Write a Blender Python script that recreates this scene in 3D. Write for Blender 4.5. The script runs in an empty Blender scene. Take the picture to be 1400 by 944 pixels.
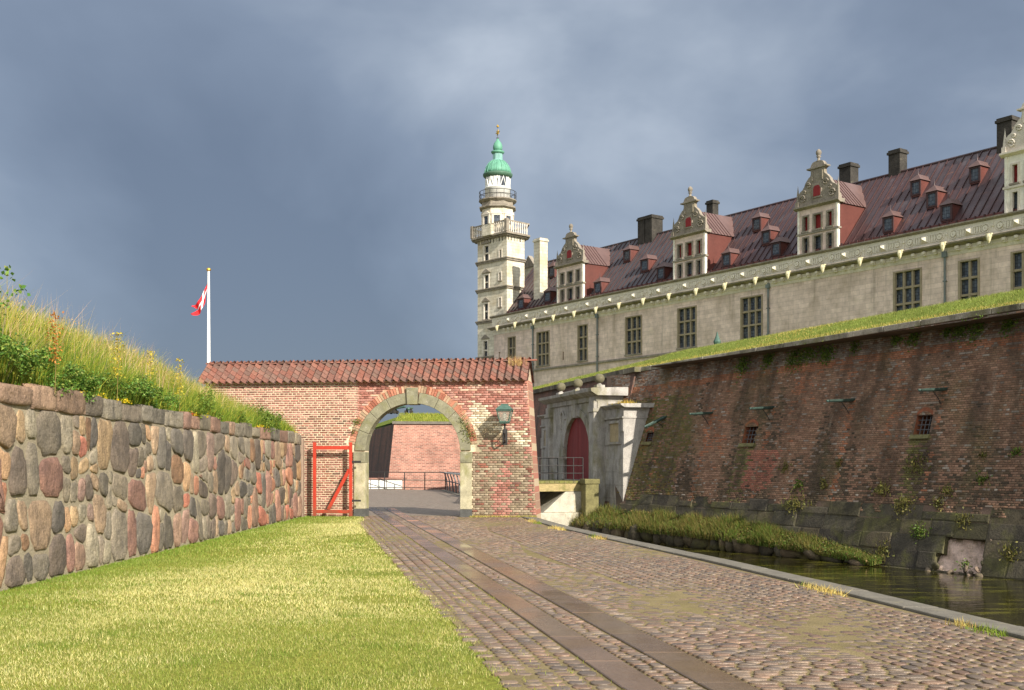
import bpy, bmesh, math, random
import numpy as np
from mathutils import Vector, Matrix

random.seed(7)
rng = np.random.default_rng(11)
R = math.radians
scene = bpy.context.scene
C = scene.collection

# ------------------------------------------------------------------ camera
F_PX, CX, HY, EYE = 1500.0, 700.0, 636.0, 1.6      # calibrated on the 1400 x 944 photograph
cam_d = bpy.data.cameras.new('camera')
cam_d.sensor_width = 36.0
cam_d.lens = F_PX / 1400.0 * 36.0
cam_d.shift_y = (HY - 472.0) / 1400.0
cam_d.clip_start = 0.1
cam_d.clip_end = 5000.0
cam = bpy.data.objects.new('camera', cam_d)
cam.location = (0, 0, EYE)
cam.rotation_euler = (R(90), 0, 0)
C.objects.link(cam)
scene.camera = cam

# ------------------------------------------------------------------ light
SUN_AZ = Vector((0.55, -0.835))                   # horizontal direction towards the sun
SUN_EL = R(28.5)
sv = Vector((SUN_AZ.x * math.cos(SUN_EL), SUN_AZ.y * math.cos(SUN_EL), math.sin(SUN_EL)))
sun_d = bpy.data.lights.new('sun', 'SUN')
sun_d.energy = 4.2
sun_d.angle = R(0.55)
sun_d.color = (1.0, 0.93, 0.84)
sun = bpy.data.objects.new('sun', sun_d)
sun.rotation_euler = (-sv).to_track_quat('-Z', 'Y').to_euler()
sun.location = (20, -30, 40)
C.objects.link(sun)

world = bpy.data.worlds.new('World')
scene.world = world
world.use_nodes = True
wn, wl = world.node_tree.nodes, world.node_tree.links
wn.clear()
def wnode(t, **kw):
    n = wn.new(t)
    for k, v in kw.items():
        setattr(n, k, v)
    return n
w_out = wnode('ShaderNodeOutputWorld')
w_bg = wnode('ShaderNodeBackground')
w_bg.inputs['Strength'].default_value = 0.1
wl.new(w_bg.outputs[0], w_out.inputs[0])
sky = wnode('ShaderNodeTexSky', sky_type='NISHITA')
sky.sun_disc = False
sky.sun_elevation = SUN_EL
sky.sun_rotation = math.atan2(SUN_AZ.x, SUN_AZ.y)
tc = wnode('ShaderNodeTexCoord')
mp = wnode('ShaderNodeMapping')
mp.inputs['Scale'].default_value = (1.0, 1.0, 1.7)
mp.inputs['Location'].default_value = (0.35, 0.0, 0.1)
wl.new(tc.outputs['Generated'], mp.inputs[0])
n1 = wnode('ShaderNodeTexNoise')
n1.inputs['Scale'].default_value = 2.0
n1.inputs['Detail'].default_value = 6
n1.inputs['Roughness'].default_value = 0.5
n1.inputs['Distortion'].default_value = 0.35
wl.new(mp.outputs[0], n1.inputs['Vector'])
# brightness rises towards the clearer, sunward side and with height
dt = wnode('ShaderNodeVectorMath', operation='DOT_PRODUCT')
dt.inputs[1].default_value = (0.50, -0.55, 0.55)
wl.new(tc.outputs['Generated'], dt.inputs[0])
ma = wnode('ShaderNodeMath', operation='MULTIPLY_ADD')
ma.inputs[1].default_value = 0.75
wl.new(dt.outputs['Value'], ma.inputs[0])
nm = wnode('ShaderNodeMath', operation='MULTIPLY_ADD')
nm.inputs[1].default_value = 1.5
nm.inputs[2].default_value = 0.01
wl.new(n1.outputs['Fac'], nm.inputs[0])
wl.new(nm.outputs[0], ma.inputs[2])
rp = wnode('ShaderNodeValToRGB')
el = rp.color_ramp.elements
def setramp(el, stops):
    while len(el) < len(stops):
        el.new(0.5)
    for e, (p, c) in zip(el, stops):
        e.position = p
        e.color = (c[0], c[1], c[2], 1)
K = 14.6
setramp(el, [(0.20, (0.060*K, 0.077*K, 0.109*K)), (0.42, (0.090*K, 0.112*K, 0.150*K)),
             (0.58, (0.136*K, 0.160*K, 0.198*K)), (0.80, (0.236*K, 0.262*K, 0.298*K)), (1.0, (0.46*K, 0.48*K, 0.50*K))])
# broad cloud masses: a paler break high over the castle, heavy slate cloud low on the left
def lobe(src, px, py, c0, amt):
    v = Vector(((px-CX)/F_PX, 1.0, (HY-py)/F_PX)).normalized()
    nv = wnode('ShaderNodeVectorMath', operation='NORMALIZE'); wl.new(tc.outputs['Generated'], nv.inputs[0])
    wv = wnode('ShaderNodeVectorMath', operation='DOT_PRODUCT'); wl.new(nv.outputs[0], wv.inputs[0]); wv.inputs[1].default_value = v
    mr = wnode('ShaderNodeMapRange', interpolation_type='SMOOTHSTEP'); wl.new(wv.outputs['Value'], mr.inputs[0])
    mr.inputs['From Min'].default_value = c0; mr.inputs['From Max'].default_value = 1.0
    q = wnode('ShaderNodeMath', operation='MULTIPLY_ADD'); q.inputs[1].default_value = amt
    wl.new(mr.outputs[0], q.inputs[0]); wl.new(src, q.inputs[2])
    return q.outputs[0]
fin = lobe(ma.outputs[0], 900, 170, 0.95, 0.11)
fin = lobe(fin, 620, 70, 0.96, 0.02)
fin = lobe(fin, 150, 390, 0.93, -0.14)
fin = lobe(fin, 520, 420, 0.97, -0.07)
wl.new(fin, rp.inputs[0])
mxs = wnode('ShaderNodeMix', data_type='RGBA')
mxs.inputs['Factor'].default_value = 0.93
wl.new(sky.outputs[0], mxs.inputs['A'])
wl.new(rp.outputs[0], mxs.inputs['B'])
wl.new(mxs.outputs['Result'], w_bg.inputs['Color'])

vs = scene.view_settings
vs.view_transform = 'Standard'
vs.look = 'None'
vs.gamma = 1.0
vs.use_curve_mapping = False
vs.exposure = 0.82
scene.cycles.max_bounces = 6
scene.cycles.diffuse_bounces = 3
scene.cycles.use_denoising = True

# ------------------------------------------------------------------ helpers
def A(r, g, b, k=1.0):
    """sRGB 0-255 to linear"""
    def f(c):
        c /= 255.0
        return (c / 12.92 if c <= 0.04045 else ((c + 0.055) / 1.055) ** 2.4) * k
    return (f(r), f(g), f(b))

def ray(px, py=HY):
    return (px - CX) / F_PX, (HY - py) / F_PX

def ground_pt(px, py, z=0.0):
    rx, rz = ray(px, py)
    d = (z - EYE) / rz
    return Vector((rx * d, d, z))

def at(px, py, d):
    rx, rz = ray(px, py)
    return Vector((rx * d, d, EYE + rz * d))

class Frame:
    """a vertical plane in the place: origin, x axis along it (to the right), y axis into it"""
    def __init__(s, ox, oy, ux, uy):
        l = math.hypot(ux, uy)
        s.o = (ox, oy); s.u = (ux / l, uy / l); s.v = (-uy / l, ux / l)
    def sz(s, px, py, w=0.0):
        rx, rz = ray(px, py)
        n = s.v
        den = rx * n[0] + n[1]
        d = (s.o[0] * n[0] + s.o[1] * n[1] + w) / den
        x, y = rx * d - s.o[0], d - s.o[1]
        return x * s.u[0] + y * s.u[1], EYE + rz * d
    def s_(s, px, w=0.0):
        return s.sz(px, HY, w)[0]
    def P(s, a, w, z=0.0):
        return Vector((s.o[0] + a * s.u[0] + w * s.v[0], s.o[1] + a * s.u[1] + w * s.v[1], z))
    def place(s, o):
        o.location = (s.o[0], s.o[1], 0)
        o.rotation_euler = (0, 0, math.atan2(s.u[1], s.u[0]))
        return o

def tag(o, label=None, cat=None, group=None, kind=None):
    if label: o['label'] = label
    if cat: o['category'] = cat
    if group: o['group'] = group
    if kind: o['kind'] = kind
    return o

def empty(name, loc=(0, 0, 0), rz=0.0, parent=None):
    o = bpy.data.objects.new(name, None)
    o.empty_display_size = 0.2
    o.location = loc
    o.rotation_euler = (0, 0, rz)
    C.objects.link(o)
    if parent: o.parent = parent
    return o

def link(name, me, mat=None, parent=None, loc=None, rot=None, color=None):
    o = bpy.data.objects.new(name, me)
    if mat is not None and not me.materials:
        me.materials.append(mat)
    C.objects.link(o)
    if parent: o.parent = parent
    if loc is not None: o.location = loc
    if rot is not None: o.rotation_euler = rot
    if color is not None: o.color = (color[0], color[1], color[2], 1)
    return o

def np_mesh(name, V, Fc, mat, cols=None, smooth=False, parent=None):
    """V (n,3), Fc (m,k) of one face size, cols (n,3) per point"""
    V = np.asarray(V, dtype=np.float32); Fc = np.asarray(Fc, dtype=np.int32)
    me = bpy.data.meshes.new(name)
    n, (m, k) = len(V), Fc.shape
    me.vertices.add(n); me.vertices.foreach_set('co', V.ravel())
    me.loops.add(m * k); me.loops.foreach_set('vertex_index', Fc.ravel())
    me.polygons.add(m)
    me.polygons.foreach_set('loop_start', np.arange(0, m * k, k, dtype=np.int32))
    me.polygons.foreach_set('loop_total', np.full(m, k, dtype=np.int32))
    if smooth: me.polygons.foreach_set('use_smooth', np.ones(m, dtype=bool))
    me.update(calc_edges=True)
    if cols is not None:
        at_ = me.color_attributes.new('col', 'FLOAT_COLOR', 'POINT')
        c4 = np.ones((n, 4), dtype=np.float32); c4[:, :3] = cols
        at_.data.foreach_set('color', c4.ravel())
    me.materials.append(mat)
    return link(name, me, None, parent)

class MB:
    """collects faces; build() links ONE mesh object"""
    def __init__(s):
        s.v = []; s.f = []; s.c = []; s.cc = None
    def add(s, vs, fs):
        b = len(s.v)
        s.v.extend([tuple(v) for v in vs])
        s.f.extend([tuple(i + b for i in f) for f in fs])
        if s.cc is not None: s.c.extend([s.cc] * len(vs))
        return s
    def box(s, x0, x1, y0, y1, z0, z1):
        return s.add([(x0,y0,z0),(x1,y0,z0),(x1,y1,z0),(x0,y1,z0),(x0,y0,z1),(x1,y0,z1),(x1,y1,z1),(x0,y1,z1)],
                     [(0,3,2,1),(4,5,6,7),(0,1,5,4),(1,2,6,5),(2,3,7,6),(3,0,4,7)])
    def hexa(s, p):
        """8 points ordered as in box"""
        return s.add(p, [(0,3,2,1),(4,5,6,7),(0,1,5,4),(1,2,6,5),(2,3,7,6),(3,0,4,7)])
    def quad(s, a, b, c, d):
        return s.add([a, b, c, d], [(0, 1, 2, 3)])
    def prism_y(s, poly, y0, y1):
        """polygon in x,z (ccw seen from -y) extruded along y"""
        n = len(poly)
        vs = [(x, y0, z) for x, z in poly] + [(x, y1, z) for x, z in poly]
        fs = [tuple(range(n)), tuple(reversed(range(n, 2 * n)))]
        for i in range(n):
            j = (i + 1) % n
            fs.append((j, i, i + n, j + n))
        return s.add(vs, fs)
    def prism_x(s, prof, x0, x1):
        """profile in y,z extruded along x"""
        n = len(prof)
        vs = [(x0, y, z) for y, z in prof] + [(x1, y, z) for y, z in prof]
        fs = [tuple(range(n)), tuple(reversed(range(n, 2 * n)))]
        for i in range(n):
            j = (i + 1) % n
            fs.append((i, i + n, j + n, j))
        return s.add(vs, fs)
    def prism_z(s, poly, z0, z1):
        n = len(poly)
        vs = [(x, y, z0) for x, y in poly] + [(x, y, z1) for x, y in poly]
        fs = [tuple(reversed(range(n))), tuple(range(n, 2 * n))]
        for i in range(n):
            j = (i + 1) % n
            fs.append((i, j, j + n, i + n))
        return s.add(vs, fs)
    def lathe(s, prof, seg=16, cx=0.0, cy=0.0, a0=0.0):
        """profile (r,z) bottom to top round the z axis"""
        vs = []; fs = []
        for r, z in prof:
            for k in range(seg):
                a = a0 + 2 * math.pi * k / seg
                vs.append((cx + r * math.cos(a), cy + r * math.sin(a), z))
        m = len(prof)
        for i in range(m - 1):
            for k in range(seg):
                k2 = (k + 1) % seg
                fs.append((i*seg+k, i*seg+k2, (i+1)*seg+k2, (i+1)*seg+k))
        fs.append(tuple(reversed(range(seg))))
        fs.append(tuple(range((m-1)*seg, m*seg)))
        return s.add(vs, fs)
    def tube(s, pts, r, seg=6, r1=None):
        pts = [Vector(p) for p in pts]
        n = len(pts); vs = []; fs = []
        for i, p in enumerate(pts):
            t = (pts[min(i+1, n-1)] - pts[max(i-1, 0)])
            t = t.normalized() if t.length > 1e-9 else Vector((0,0,1))
            a = Vector((0,0,1)) if abs(t.z) < 0.9 else Vector((1,0,0))
            e1 = t.cross(a).normalized(); e2 = t.cross(e1)
            rr = r if r1 is None else r + (r1 - r) * i / max(1, n - 1)
            for k in range(seg):
                q = 2 * math.pi * k / seg
                vs.append(p + e1 * (rr * math.cos(q)) + e2 * (rr * math.sin(q)))
        for i in range(n - 1):
            for k in range(seg):
                k2 = (k + 1) % seg
                fs.append((i*seg+k, (i+1)*seg+k, (i+1)*seg+k2, i*seg+k2))
        fs.append(tuple(range(seg))); fs.append(tuple(reversed(range((n-1)*seg, n*seg))))
        return s.add(vs, fs)
    def bar(s, p, q, wx, wy):
        """square bar between two points"""
        p, q = Vector(p), Vector(q)
        t = (q - p).normalized()
        a = Vector((0,1,0)) if abs(t.y) < 0.9 else Vector((1,0,0))
        e1 = t.cross(a).normalized() * wx / 2; e2 = a * wy / 2
        e2 = t.cross(e1).normalized() * wy / 2
        return s.hexa([p-e1-e2, p+e1-e2, p+e1+e2, p-e1+e2, q-e1-e2, q+e1-e2, q+e1+e2, q-e1+e2])
    def mesh(s, name, smooth=False, fix=True):
        me = bpy.data.meshes.new(name)
        me.from_pydata(s.v, [], s.f)
        if s.c and len(s.c) == len(s.v):
            a_ = me.color_attributes.new('col', 'FLOAT_COLOR', 'POINT')
            c4 = np.ones((len(s.v), 4), dtype=np.float32); c4[:, :3] = s.c
            a_.data.foreach_set('color', c4.ravel())
        if fix:
            bm = bmesh.new(); bm.from_mesh(me)
            bmesh.ops.recalc_face_normals(bm, faces=bm.faces)
            bm.to_mesh(me); bm.free()
        if smooth:
            me.polygons.foreach_set('use_smooth', np.ones(len(me.polygons), dtype=bool))
        me.update()
        return me
    def build(s, name, mat, parent=None, smooth=False, fix=True, loc=None, rot=None, color=None, bevel=0.0):
        me = s.mesh(name, smooth, fix)
        o = link(name, me, mat, parent, loc, rot, color)
        if bevel:
            m = o.modifiers.new('bevel', 'BEVEL'); m.width = bevel; m.segments = 2; m.limit_method = 'ANGLE'
        return o

def copy_tree(o, parent=None):
    c = o.copy(); C.objects.link(c)
    if parent: c.parent = parent
    for ch in o.children:
        copy_tree(ch, c)
    return c

# ------------------------------------------------------------------ materials
class NG:
    def __init__(s, name):
        s.m = bpy.data.materials.new(name); s.m.use_nodes = True
        s.t = s.m.node_tree; s.t.nodes.clear()
        s.out = s.n('ShaderNodeOutputMaterial'); s.b = s.n('ShaderNodeBsdfPrincipled')
        s.l(s.b.outputs[0], s.out.inputs[0])
        s.coords = {}
    def n(s, t, **kw):
        q = s.t.nodes.new(t)
        for k, v in kw.items(): setattr(q, k, v)
        return q
    def l(s, a, b): s.t.links.new(a, b)
    def co(s, stretch=(1,1,1), src='Object'):
        key = (tuple(stretch), src)
        if key in s.coords: return s.coords[key]
        if src == 'Position':
            o = s.n('ShaderNodeNewGeometry').outputs['Position']
        else:
            o = s.n('ShaderNodeTexCoord').outputs[src]
        if tuple(stretch) != (1,1,1):
            m = s.n('ShaderNodeMapping'); m.inputs['Scale'].default_value = stretch
            s.l(o, m.inputs[0]); o = m.outputs[0]
        s.coords[key] = o
        return o
    def noise(s, scale, detail=5, rough=0.6, stretch=(1,1,1), src='Object', dist=0.0):
        q = s.n('ShaderNodeTexNoise')
        q.inputs['Scale'].default_value = scale; q.inputs['Detail'].default_value = detail
        q.inputs['Roughness'].default_value = rough; q.inputs['Distortion'].default_value = dist
        s.l(s.co(stretch, src), q.inputs['Vector'])
        return q.outputs['Fac']
    def ramp(s, fac, stops):
        q = s.n('ShaderNodeValToRGB'); setramp(q.color_ramp.elements, stops)
        s.l(fac, q.inputs[0]); return q.outputs[0]
    def mix(s, fac, a, b, mode='MIX'):
        q = s.n('ShaderNodeMix', data_type='RGBA', blend_type=mode)
        for inp, v in (('Factor', fac), ('A', a), ('B', b)):
            if isinstance(v, (int, float)): q.inputs[inp].default_value = v
            elif isinstance(v, tuple): q.inputs[inp].default_value = (v[0], v[1], v[2], 1)
            else: s.l(v, q.inputs[inp])
        return q.outputs['Result']
    def math(s, op, a, b=0.0):
        q = s.n('ShaderNodeMath', operation=op)
        for i, v in enumerate((a, b)):
            if isinstance(v, (int, float)): q.inputs[i].default_value = v
            else: s.l(v, q.inputs[i])
        return q.outputs[0]

def mk(name, base=(0.5,0.5,0.5), src='rgb', mul=(), over=(), rough=0.85, bump=None, metal=0.0, spec=0.35,
       coord='Object', rough_var=None, jitter=0.0, bumps=()):
    g = NG(name)
    if src == 'obj':
        col = g.n('ShaderNodeObjectInfo').outputs['Color']
    elif src == 'attr':
        q = g.n('ShaderNodeVertexColor', layer_name='col'); col = q.outputs['Color']
    else:
        q = g.n('ShaderNodeRGB'); q.outputs[0].default_value = (*base, 1); col = q.outputs[0]
    for m in mul:
        sc, lo, hi = m[:3]; st = m[3] if len(m) > 3 else (1,1,1)
        f = g.noise(sc, 6, 0.62, st, coord)
        lo3 = lo if isinstance(lo, tuple) else (lo,)*3
        hi3 = hi if isinstance(hi, tuple) else (hi,)*3
        col = g.mix(1.0, col, g.ramp(f, [(0.3, lo3), (0.7, hi3)]), 'MULTIPLY')
    for o in over:
        c, sc, t0, t1 = o[:4]
        st = o[4] if len(o) > 4 else (1,1,1)
        amt = o[5] if len(o) > 5 else 1.0
        f = g.noise(sc, 7, 0.65, st, coord)
        fac = g.ramp(f, [(t0, (0,0,0)), (t1, (amt,)*3)])
        if len(o) > 6 and o[6]:                     # limited to a stretch along one axis of the thing
            for ax, lo, hi, soft in o[6]:
                sp = g.n('ShaderNodeSeparateXYZ'); g.l(g.co((1,1,1), coord), sp.inputs[0])
                a = sp.outputs[ax]
                wob = g.math('MULTIPLY', g.math('SUBTRACT', g.noise(1.7, 5, 0.6, (1,1,1), coord), 0.5), soft * 3.0)
                a = g.math('ADD', a, wob)
                for edge, sgn in ((lo, 1), (hi, -1)):
                    if edge is None: continue
                    mr = g.n('ShaderNodeMapRange'); g.l(a, mr.inputs[0])
                    mr.inputs['From Min'].default_value = edge - sgn * soft
                    mr.inputs['From Max'].default_value = edge + sgn * soft
                    fac = g.math('MULTIPLY', fac, mr.outputs[0])
        col = g.mix(fac, col, c)
    g.l(col, g.b.inputs['Base Color'])
    g.b.inputs['Roughness'].default_value = rough
    if rough_var:
        f = g.noise(rough_var[0], 5, 0.6, (1,1,1), coord)
        lo, hi = rough_var[1:3]
        g.l(g.ramp(f, [(0.35, (lo,)*3), (0.65, (hi,)*3)]), g.b.inputs['Roughness'])
    g.b.inputs['Metallic'].default_value = metal
    g.b.inputs['Specular IOR Level'].default_value = spec
    last = None
    for bp in ([bump] if bump else []) + list(bumps):
        st_, sc, dist = bp[:3]; stc = bp[3] if len(bp) > 3 else (1,1,1)
        q = g.n('ShaderNodeBump'); q.inputs['Strength'].default_value = st_; q.inputs['Distance'].default_value = dist
        g.l(g.noise(sc, 6, 0.65, stc, coord), q.inputs['Height'])
        if last is not None: g.l(last, q.inputs['Normal'])
        last = q.outputs[0]
    if last is not None: g.l(last, g.b.inputs['Normal'])
    return g.m

def leafmat(name, rough=0.55, trans=0.25):
    g = NG(name)
    q = g.n('ShaderNodeVertexColor', layer_name='col')
    g.l(q.outputs['Color'], g.b.inputs['Base Color'])
    g.b.inputs['Roughness'].default_value = rough
    g.b.inputs['Specular IOR Level'].default_value = 0.25
    tr = g.n('ShaderNodeBsdfTranslucent'); g.l(q.outputs['Color'], tr.inputs['Color'])
    mx = g.n('ShaderNodeMixShader'); mx.inputs[0].default_value = trans
    g.l(g.b.outputs[0], mx.inputs[1]); g.l(tr.outputs[0], mx.inputs[2]); g.l(mx.outputs[0], g.out.inputs[0])
    return g.m

M = {}
M['blade'] = leafmat('grass_blade', 0.6, 0.3)
M['leaf'] = leafmat('leaf', 0.5, 0.25)
M['soil'] = mk('soil', A(120,112,70), mul=[(3, 0.6, 1.3), (30, 0.7, 1.2)], bump=(0.5, 40, 0.02), coord='Position')
M['lawn'] = mk('lawn', A(128,132,58), mul=[(0.9, (0.75,0.85,0.7), (1.25,1.12,1.0)), (14, 0.7, 1.25), (90, 0.6, 1.3)],
               over=[(A(120,104,66), 3.2, 0.62, 0.75, (1,1,1), 0.6)], rough=0.95, bump=(0.7, 120, 0.02), coord='Position', spec=0.1)
M['sand_joint'] = mk('sand_joint', A(128,114,82), mul=[(2, 0.7, 1.2), (60, 0.6, 1.3)],
                     over=[(A(124,116,62), 2.2, 0.54, 0.68, (1,1,1), 0.5)], rough=0.95, bump=(0.6, 90, 0.01), coord='Position', spec=0.1)
M['cobble_obj'] = mk('cobble_obj', src='obj', mul=[(9, 0.75, 1.2), (70, 0.75, 1.25)], rough=0.6, bump=(0.5, 45, 0.012), coord='Position', spec=0.4, rough_var=(1.2, 0.22, 0.5))
M['cobble_attr'] = mk('cobble_attr', src='attr', mul=[(9, 0.75, 1.2), (70, 0.75, 1.25)], rough=0.6, bump=(0.5, 45, 0.012), coord='Position', spec=0.4, rough_var=(1.2, 0.22, 0.5))
M['flag'] = mk('flagstone', src='obj', mul=[(1.3, 0.85, 1.12), (25, 0.85, 1.15)], rough=0.3, bump=(0.12, 60, 0.004), coord='Position', spec=0.5, rough_var=(0.9, 0.10, 0.34))
M['kerb'] = mk('kerb_stone', A(110,104,92), mul=[(4, 0.75, 1.2), (60, 0.7, 1.25)], over=[(A(150,140,96), 2.4, 0.6, 0.75, (1,1,1), 0.5)], bump=(0.5, 50, 0.015), coord='Position')
M['quay'] = mk('quay_stone', A(95,90,76), mul=[(3, 0.6, 1.2), (40, 0.7, 1.2)], bump=(0.6, 20, 0.03), coord='Position')
M['stone_obj'] = mk('field_stone', src='obj', mul=[(3.5, (0.62,0.62,0.64), (1.32,1.28,1.22)), (9, 0.78, 1.2, (1,2.5,.5)), (38, 0.7, 1.3), (150, 0.75, 1.25)],
                    over=[(A(186,176,150), 7, 0.66, 0.78, (1,1,1), 0.55), (A(70,66,58), 4, 0.66, 0.8, (1,1,1), 0.5)], rough=0.85, bump=(0.55, 6, 0.10), bumps=[(0.7, 26, 0.03), (0.5, 110, 0.008)], coord='Position')
M['mortar'] = mk('wall_mortar', A(156,144,120), mul=[(2, 0.75, 1.15), (30, 0.75, 1.2)], over=[(A(118,108,86), 5, 0.58, 0.7, (1,1,1), 0.5)], bump=(0.8, 40, 0.03), rough=0.95, coord='Position')
M['brick_obj'] = mk('brick_obj', src='obj', mul=[(22, 0.75, 1.2), (120, 0.8, 1.2)], over=[(A(186,174,150), 15, 0.6, 0.7, (1,1,1), 0.55), (A(84,76,62), 9, 0.62, 0.74, (1,1,1), 0.45)], rough=0.9, bump=(0.5, 80, 0.006), coord='Position', spec=0.2)
M['brick_attr'] = mk('brick_attr', src='attr', mul=[(22, 0.75, 1.2), (120, 0.8, 1.2)], over=[(A(186,174,150), 15, 0.6, 0.7, (1,1,1), 0.55), (A(84,76,62), 9, 0.62, 0.74, (1,1,1), 0.45)], rough=0.9, bump=(0.5, 80, 0.006), coord='Position', spec=0.2)
M['ramp_brick_obj'] = mk('rampart_brick_obj', src='obj', mul=[(22, 0.75, 1.2), (1.1, 0.8, 1.2)], over=[(A(150,138,122), 13, 0.64, 0.72, (1,1,1), 0.45), (A(100,94,56), 0.55, 0.54, 0.68, (1,1,.5), 0.55), (A(56,50,40), 1.0, 0.47, 0.63, (1.3,1.3,.13), 0.62), (A(166,152,134), 1.6, 0.62, 0.74, (1.6,1.6,.14), 0.45)], rough=0.9, bump=(0.5, 80, 0.006), coord='Position', spec=0.2)
M['ramp_brick_attr'] = mk('rampart_brick_attr', src='attr', mul=[(22, 0.75, 1.2), (1.1, 0.8, 1.2)], over=[(A(150,138,122), 13, 0.64, 0.72, (1,1,1), 0.45), (A(100,94,56), 0.55, 0.54, 0.68, (1,1,.5), 0.55), (A(56,50,40), 1.0, 0.47, 0.63, (1.3,1.3,.13), 0.62), (A(166,152,134), 1.6, 0.62, 0.74, (1.6,1.6,.14), 0.45)], rough=0.9, bump=(0.5, 80, 0.006), coord='Position', spec=0.2)
M['tile'] = mk('roof_tile', src='obj', mul=[(14, 0.75, 1.2), (70, 0.8, 1.2)], over=[(A(120,110,80), 9, 0.6, 0.72, (1,1,1), 0.7)], rough=0.8, bump=(0.4, 60, 0.006), coord='Position')
M['tile_attr'] = mk('roof_tile_back', src='attr', mul=[(14, 0.75, 1.2)], rough=0.8, coord='Position')
M['arch_stone'] = mk('arch_stone', A(132,128,104), mul=[(5, 0.7, 1.2), (45, 0.75, 1.2)], over=[(A(120,118,70), 3, 0.5, 0.68, (1,1,1), 0.6), (A(196,190,168), 4, 0.6, 0.72, (1,1,1), 0.7)], bump=(0.5, 30, 0.015), coord='Position')
M['pier_stone'] = mk('pier_stone', A(176,168,138), mul=[(4, 0.7, 1.2), (45, 0.75, 1.2)], over=[(A(126,124,74), 2.6, 0.48, 0.64, (1,1,0.5), 0.75)], bump=(0.5, 30, 0.015), coord='Position')
M['dark_plinth'] = mk('dark_plinth', A(84,84,80), mul=[(6, 0.7, 1.2), (50, 0.7, 1.2)], bump=(0.5, 30, 0.01), coord='Position')
M['red_paint'] = mk('red_paint', A(178,58,38), mul=[(7, 0.82, 1.1)], over=[(A(112,62,46), 14, 0.56, 0.7, (1,1,1), 0.6), (A(150,130,110), 30, 0.66, 0.72, (1,1,1), 0.5), (A(92,80,56), 5, 0.3, 0.6, (1,1,1), 0.6, [(2, None, 0.35, 0.2)])], rough=0.6, coord='Position')
M['iron'] = mk('iron', A(58,56,54), mul=[(20, 0.7, 1.2)], over=[(A(110,72,48), 12, 0.58, 0.72, (1,1,1), 0.6)], rough=0.6, metal=0.3, coord='Position')
M['grey_rail'] = mk('grey_rail', A(112,112,112), mul=[(20, 0.8, 1.15)], rough=0.5, metal=0.5, coord='Position')
M['copper'] = mk('green_copper', A(68,94,82), mul=[(12, 0.75, 1.2)], over=[(A(52,62,58), 8, 0.55, 0.7, (1,1,1), 0.7)], rough=0.55, coord='Position')
M['glass'] = mk('lamp_glass', A(196,196,184), rough=0.15, spec=0.6)
M['white_paint'] = mk('white_paint', A(232,230,222), mul=[(2, 0.88, 1.05), (20, 0.92, 1.05)], rough=0.6, coord='Position')
M['flag_red'] = mk('flag_red', A(214,40,44), rough=0.8); M['flag_white'] = mk('flag_white', A(238,236,232), rough=0.8)
M['gold'] = mk('gold', A(232,186,84), rough=0.3, metal=0.9)
# ------------------------------------------------------------------ ground, road, quay, water
QUAY = [(11.5,-40), (7.1,-1.0), (5.02,10.76), (4.54,13.6), (3.65,18.25), (1.506,28.2), (0.755,33.3), (-0.4,42), (-1.6,52), (-4.2,70), (-9,75.5), (-22,77)]
EDGE = [(2.4,-8), (1.35,0), (0.32,6.2), (-0.016,7.79), (-0.366,9.9), (-0.63,11.3), (-0.97,13.06), (-1.52,15.8), (-2.43,20.8), (-3.37,25.5), (-4.25,30.5), (-4.52,33.6)]
def poly_at(poly, y):
    for (x0, y0), (x1, y1) in zip(poly, poly[1:]):
        if y0 <= y <= y1:
            return x0 + (x1 - x0) * (y - y0) / (y1 - y0)
    return poly[0][0] if y < poly[0][1] else poly[-1][0]
def quay_x(y): return poly_at(QUAY, y)
def edge_x(y): return poly_at(EDGE, y)
def off_line(poly, d):
    out = []
    for i, (x, y) in enumerate(poly):
        a = poly[max(i-1, 0)]; b = poly[min(i+1, len(poly)-1)]
        tx, ty = b[0]-a[0], b[1]-a[1]; l = math.hypot(tx, ty)
        out.append((x - ty/l*d, y + tx/l*d))
    return out
ZW = -1.2
def sheet(name, pts, z, mat, kind='structure'):
    mb = MB(); mb.add([(x, y, z) for x, y in pts], [tuple(range(len(pts)))])
    o = mb.build(name, mat)
    me = o.data
    if me.polygons[0].normal.z < 0: me.flip_normals()
    tag(o, kind=kind)
    return o

inner = off_line(QUAY, 0.46)
g_pts = off_line(QUAY, 0.2) + [(-22, 400), (-420, 400), (-420, -60), (11.5, -60)]
sheet('ground', g_pts, -0.03, M['soil'])

g = NG('water')
g.b.inputs['Roughness'].default_value = 0.06
g.b.inputs['Specular IOR Level'].default_value = 0.5
f1 = g.noise(0.45, 5, 0.6, (1, 1, 1), 'Position')
f2 = g.noise(1.6, 6, 0.65, (0.45, 1.6, 1), 'Position')
wc = g.ramp(f1, [(0.3, A(26,25,10)), (0.7, A(46,43,18))])
alg = g.ramp(f2, [(0.53, (0,0,0)), (0.63, (0.75,)*3)])
g.l(g.mix(alg, wc, A(110,106,36)), g.b.inputs['Base Color'])
q = g.n('ShaderNodeBump'); q.inputs['Strength'].default_value = 0.12; q.inputs['Distance'].default_value = 0.05
g.l(g.noise(3.5, 3, 0.5, (1, 2.2, 1), 'Position'), q.inputs['Height']); g.l(q.outputs[0], g.b.inputs['Normal'])
M['water'] = g.m
sheet('water', [(-40,-60), (60,-60), (60,110), (-40,110)], ZW, M['water'])

# lawn
lw = [(x, y) for x, y in EDGE]
lw = lw + [(-4.75, 34.6), (-6.6, 34.6), (-6.6, -8)]
sheet('lawn', lw, -0.008, M['lawn'])

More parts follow.
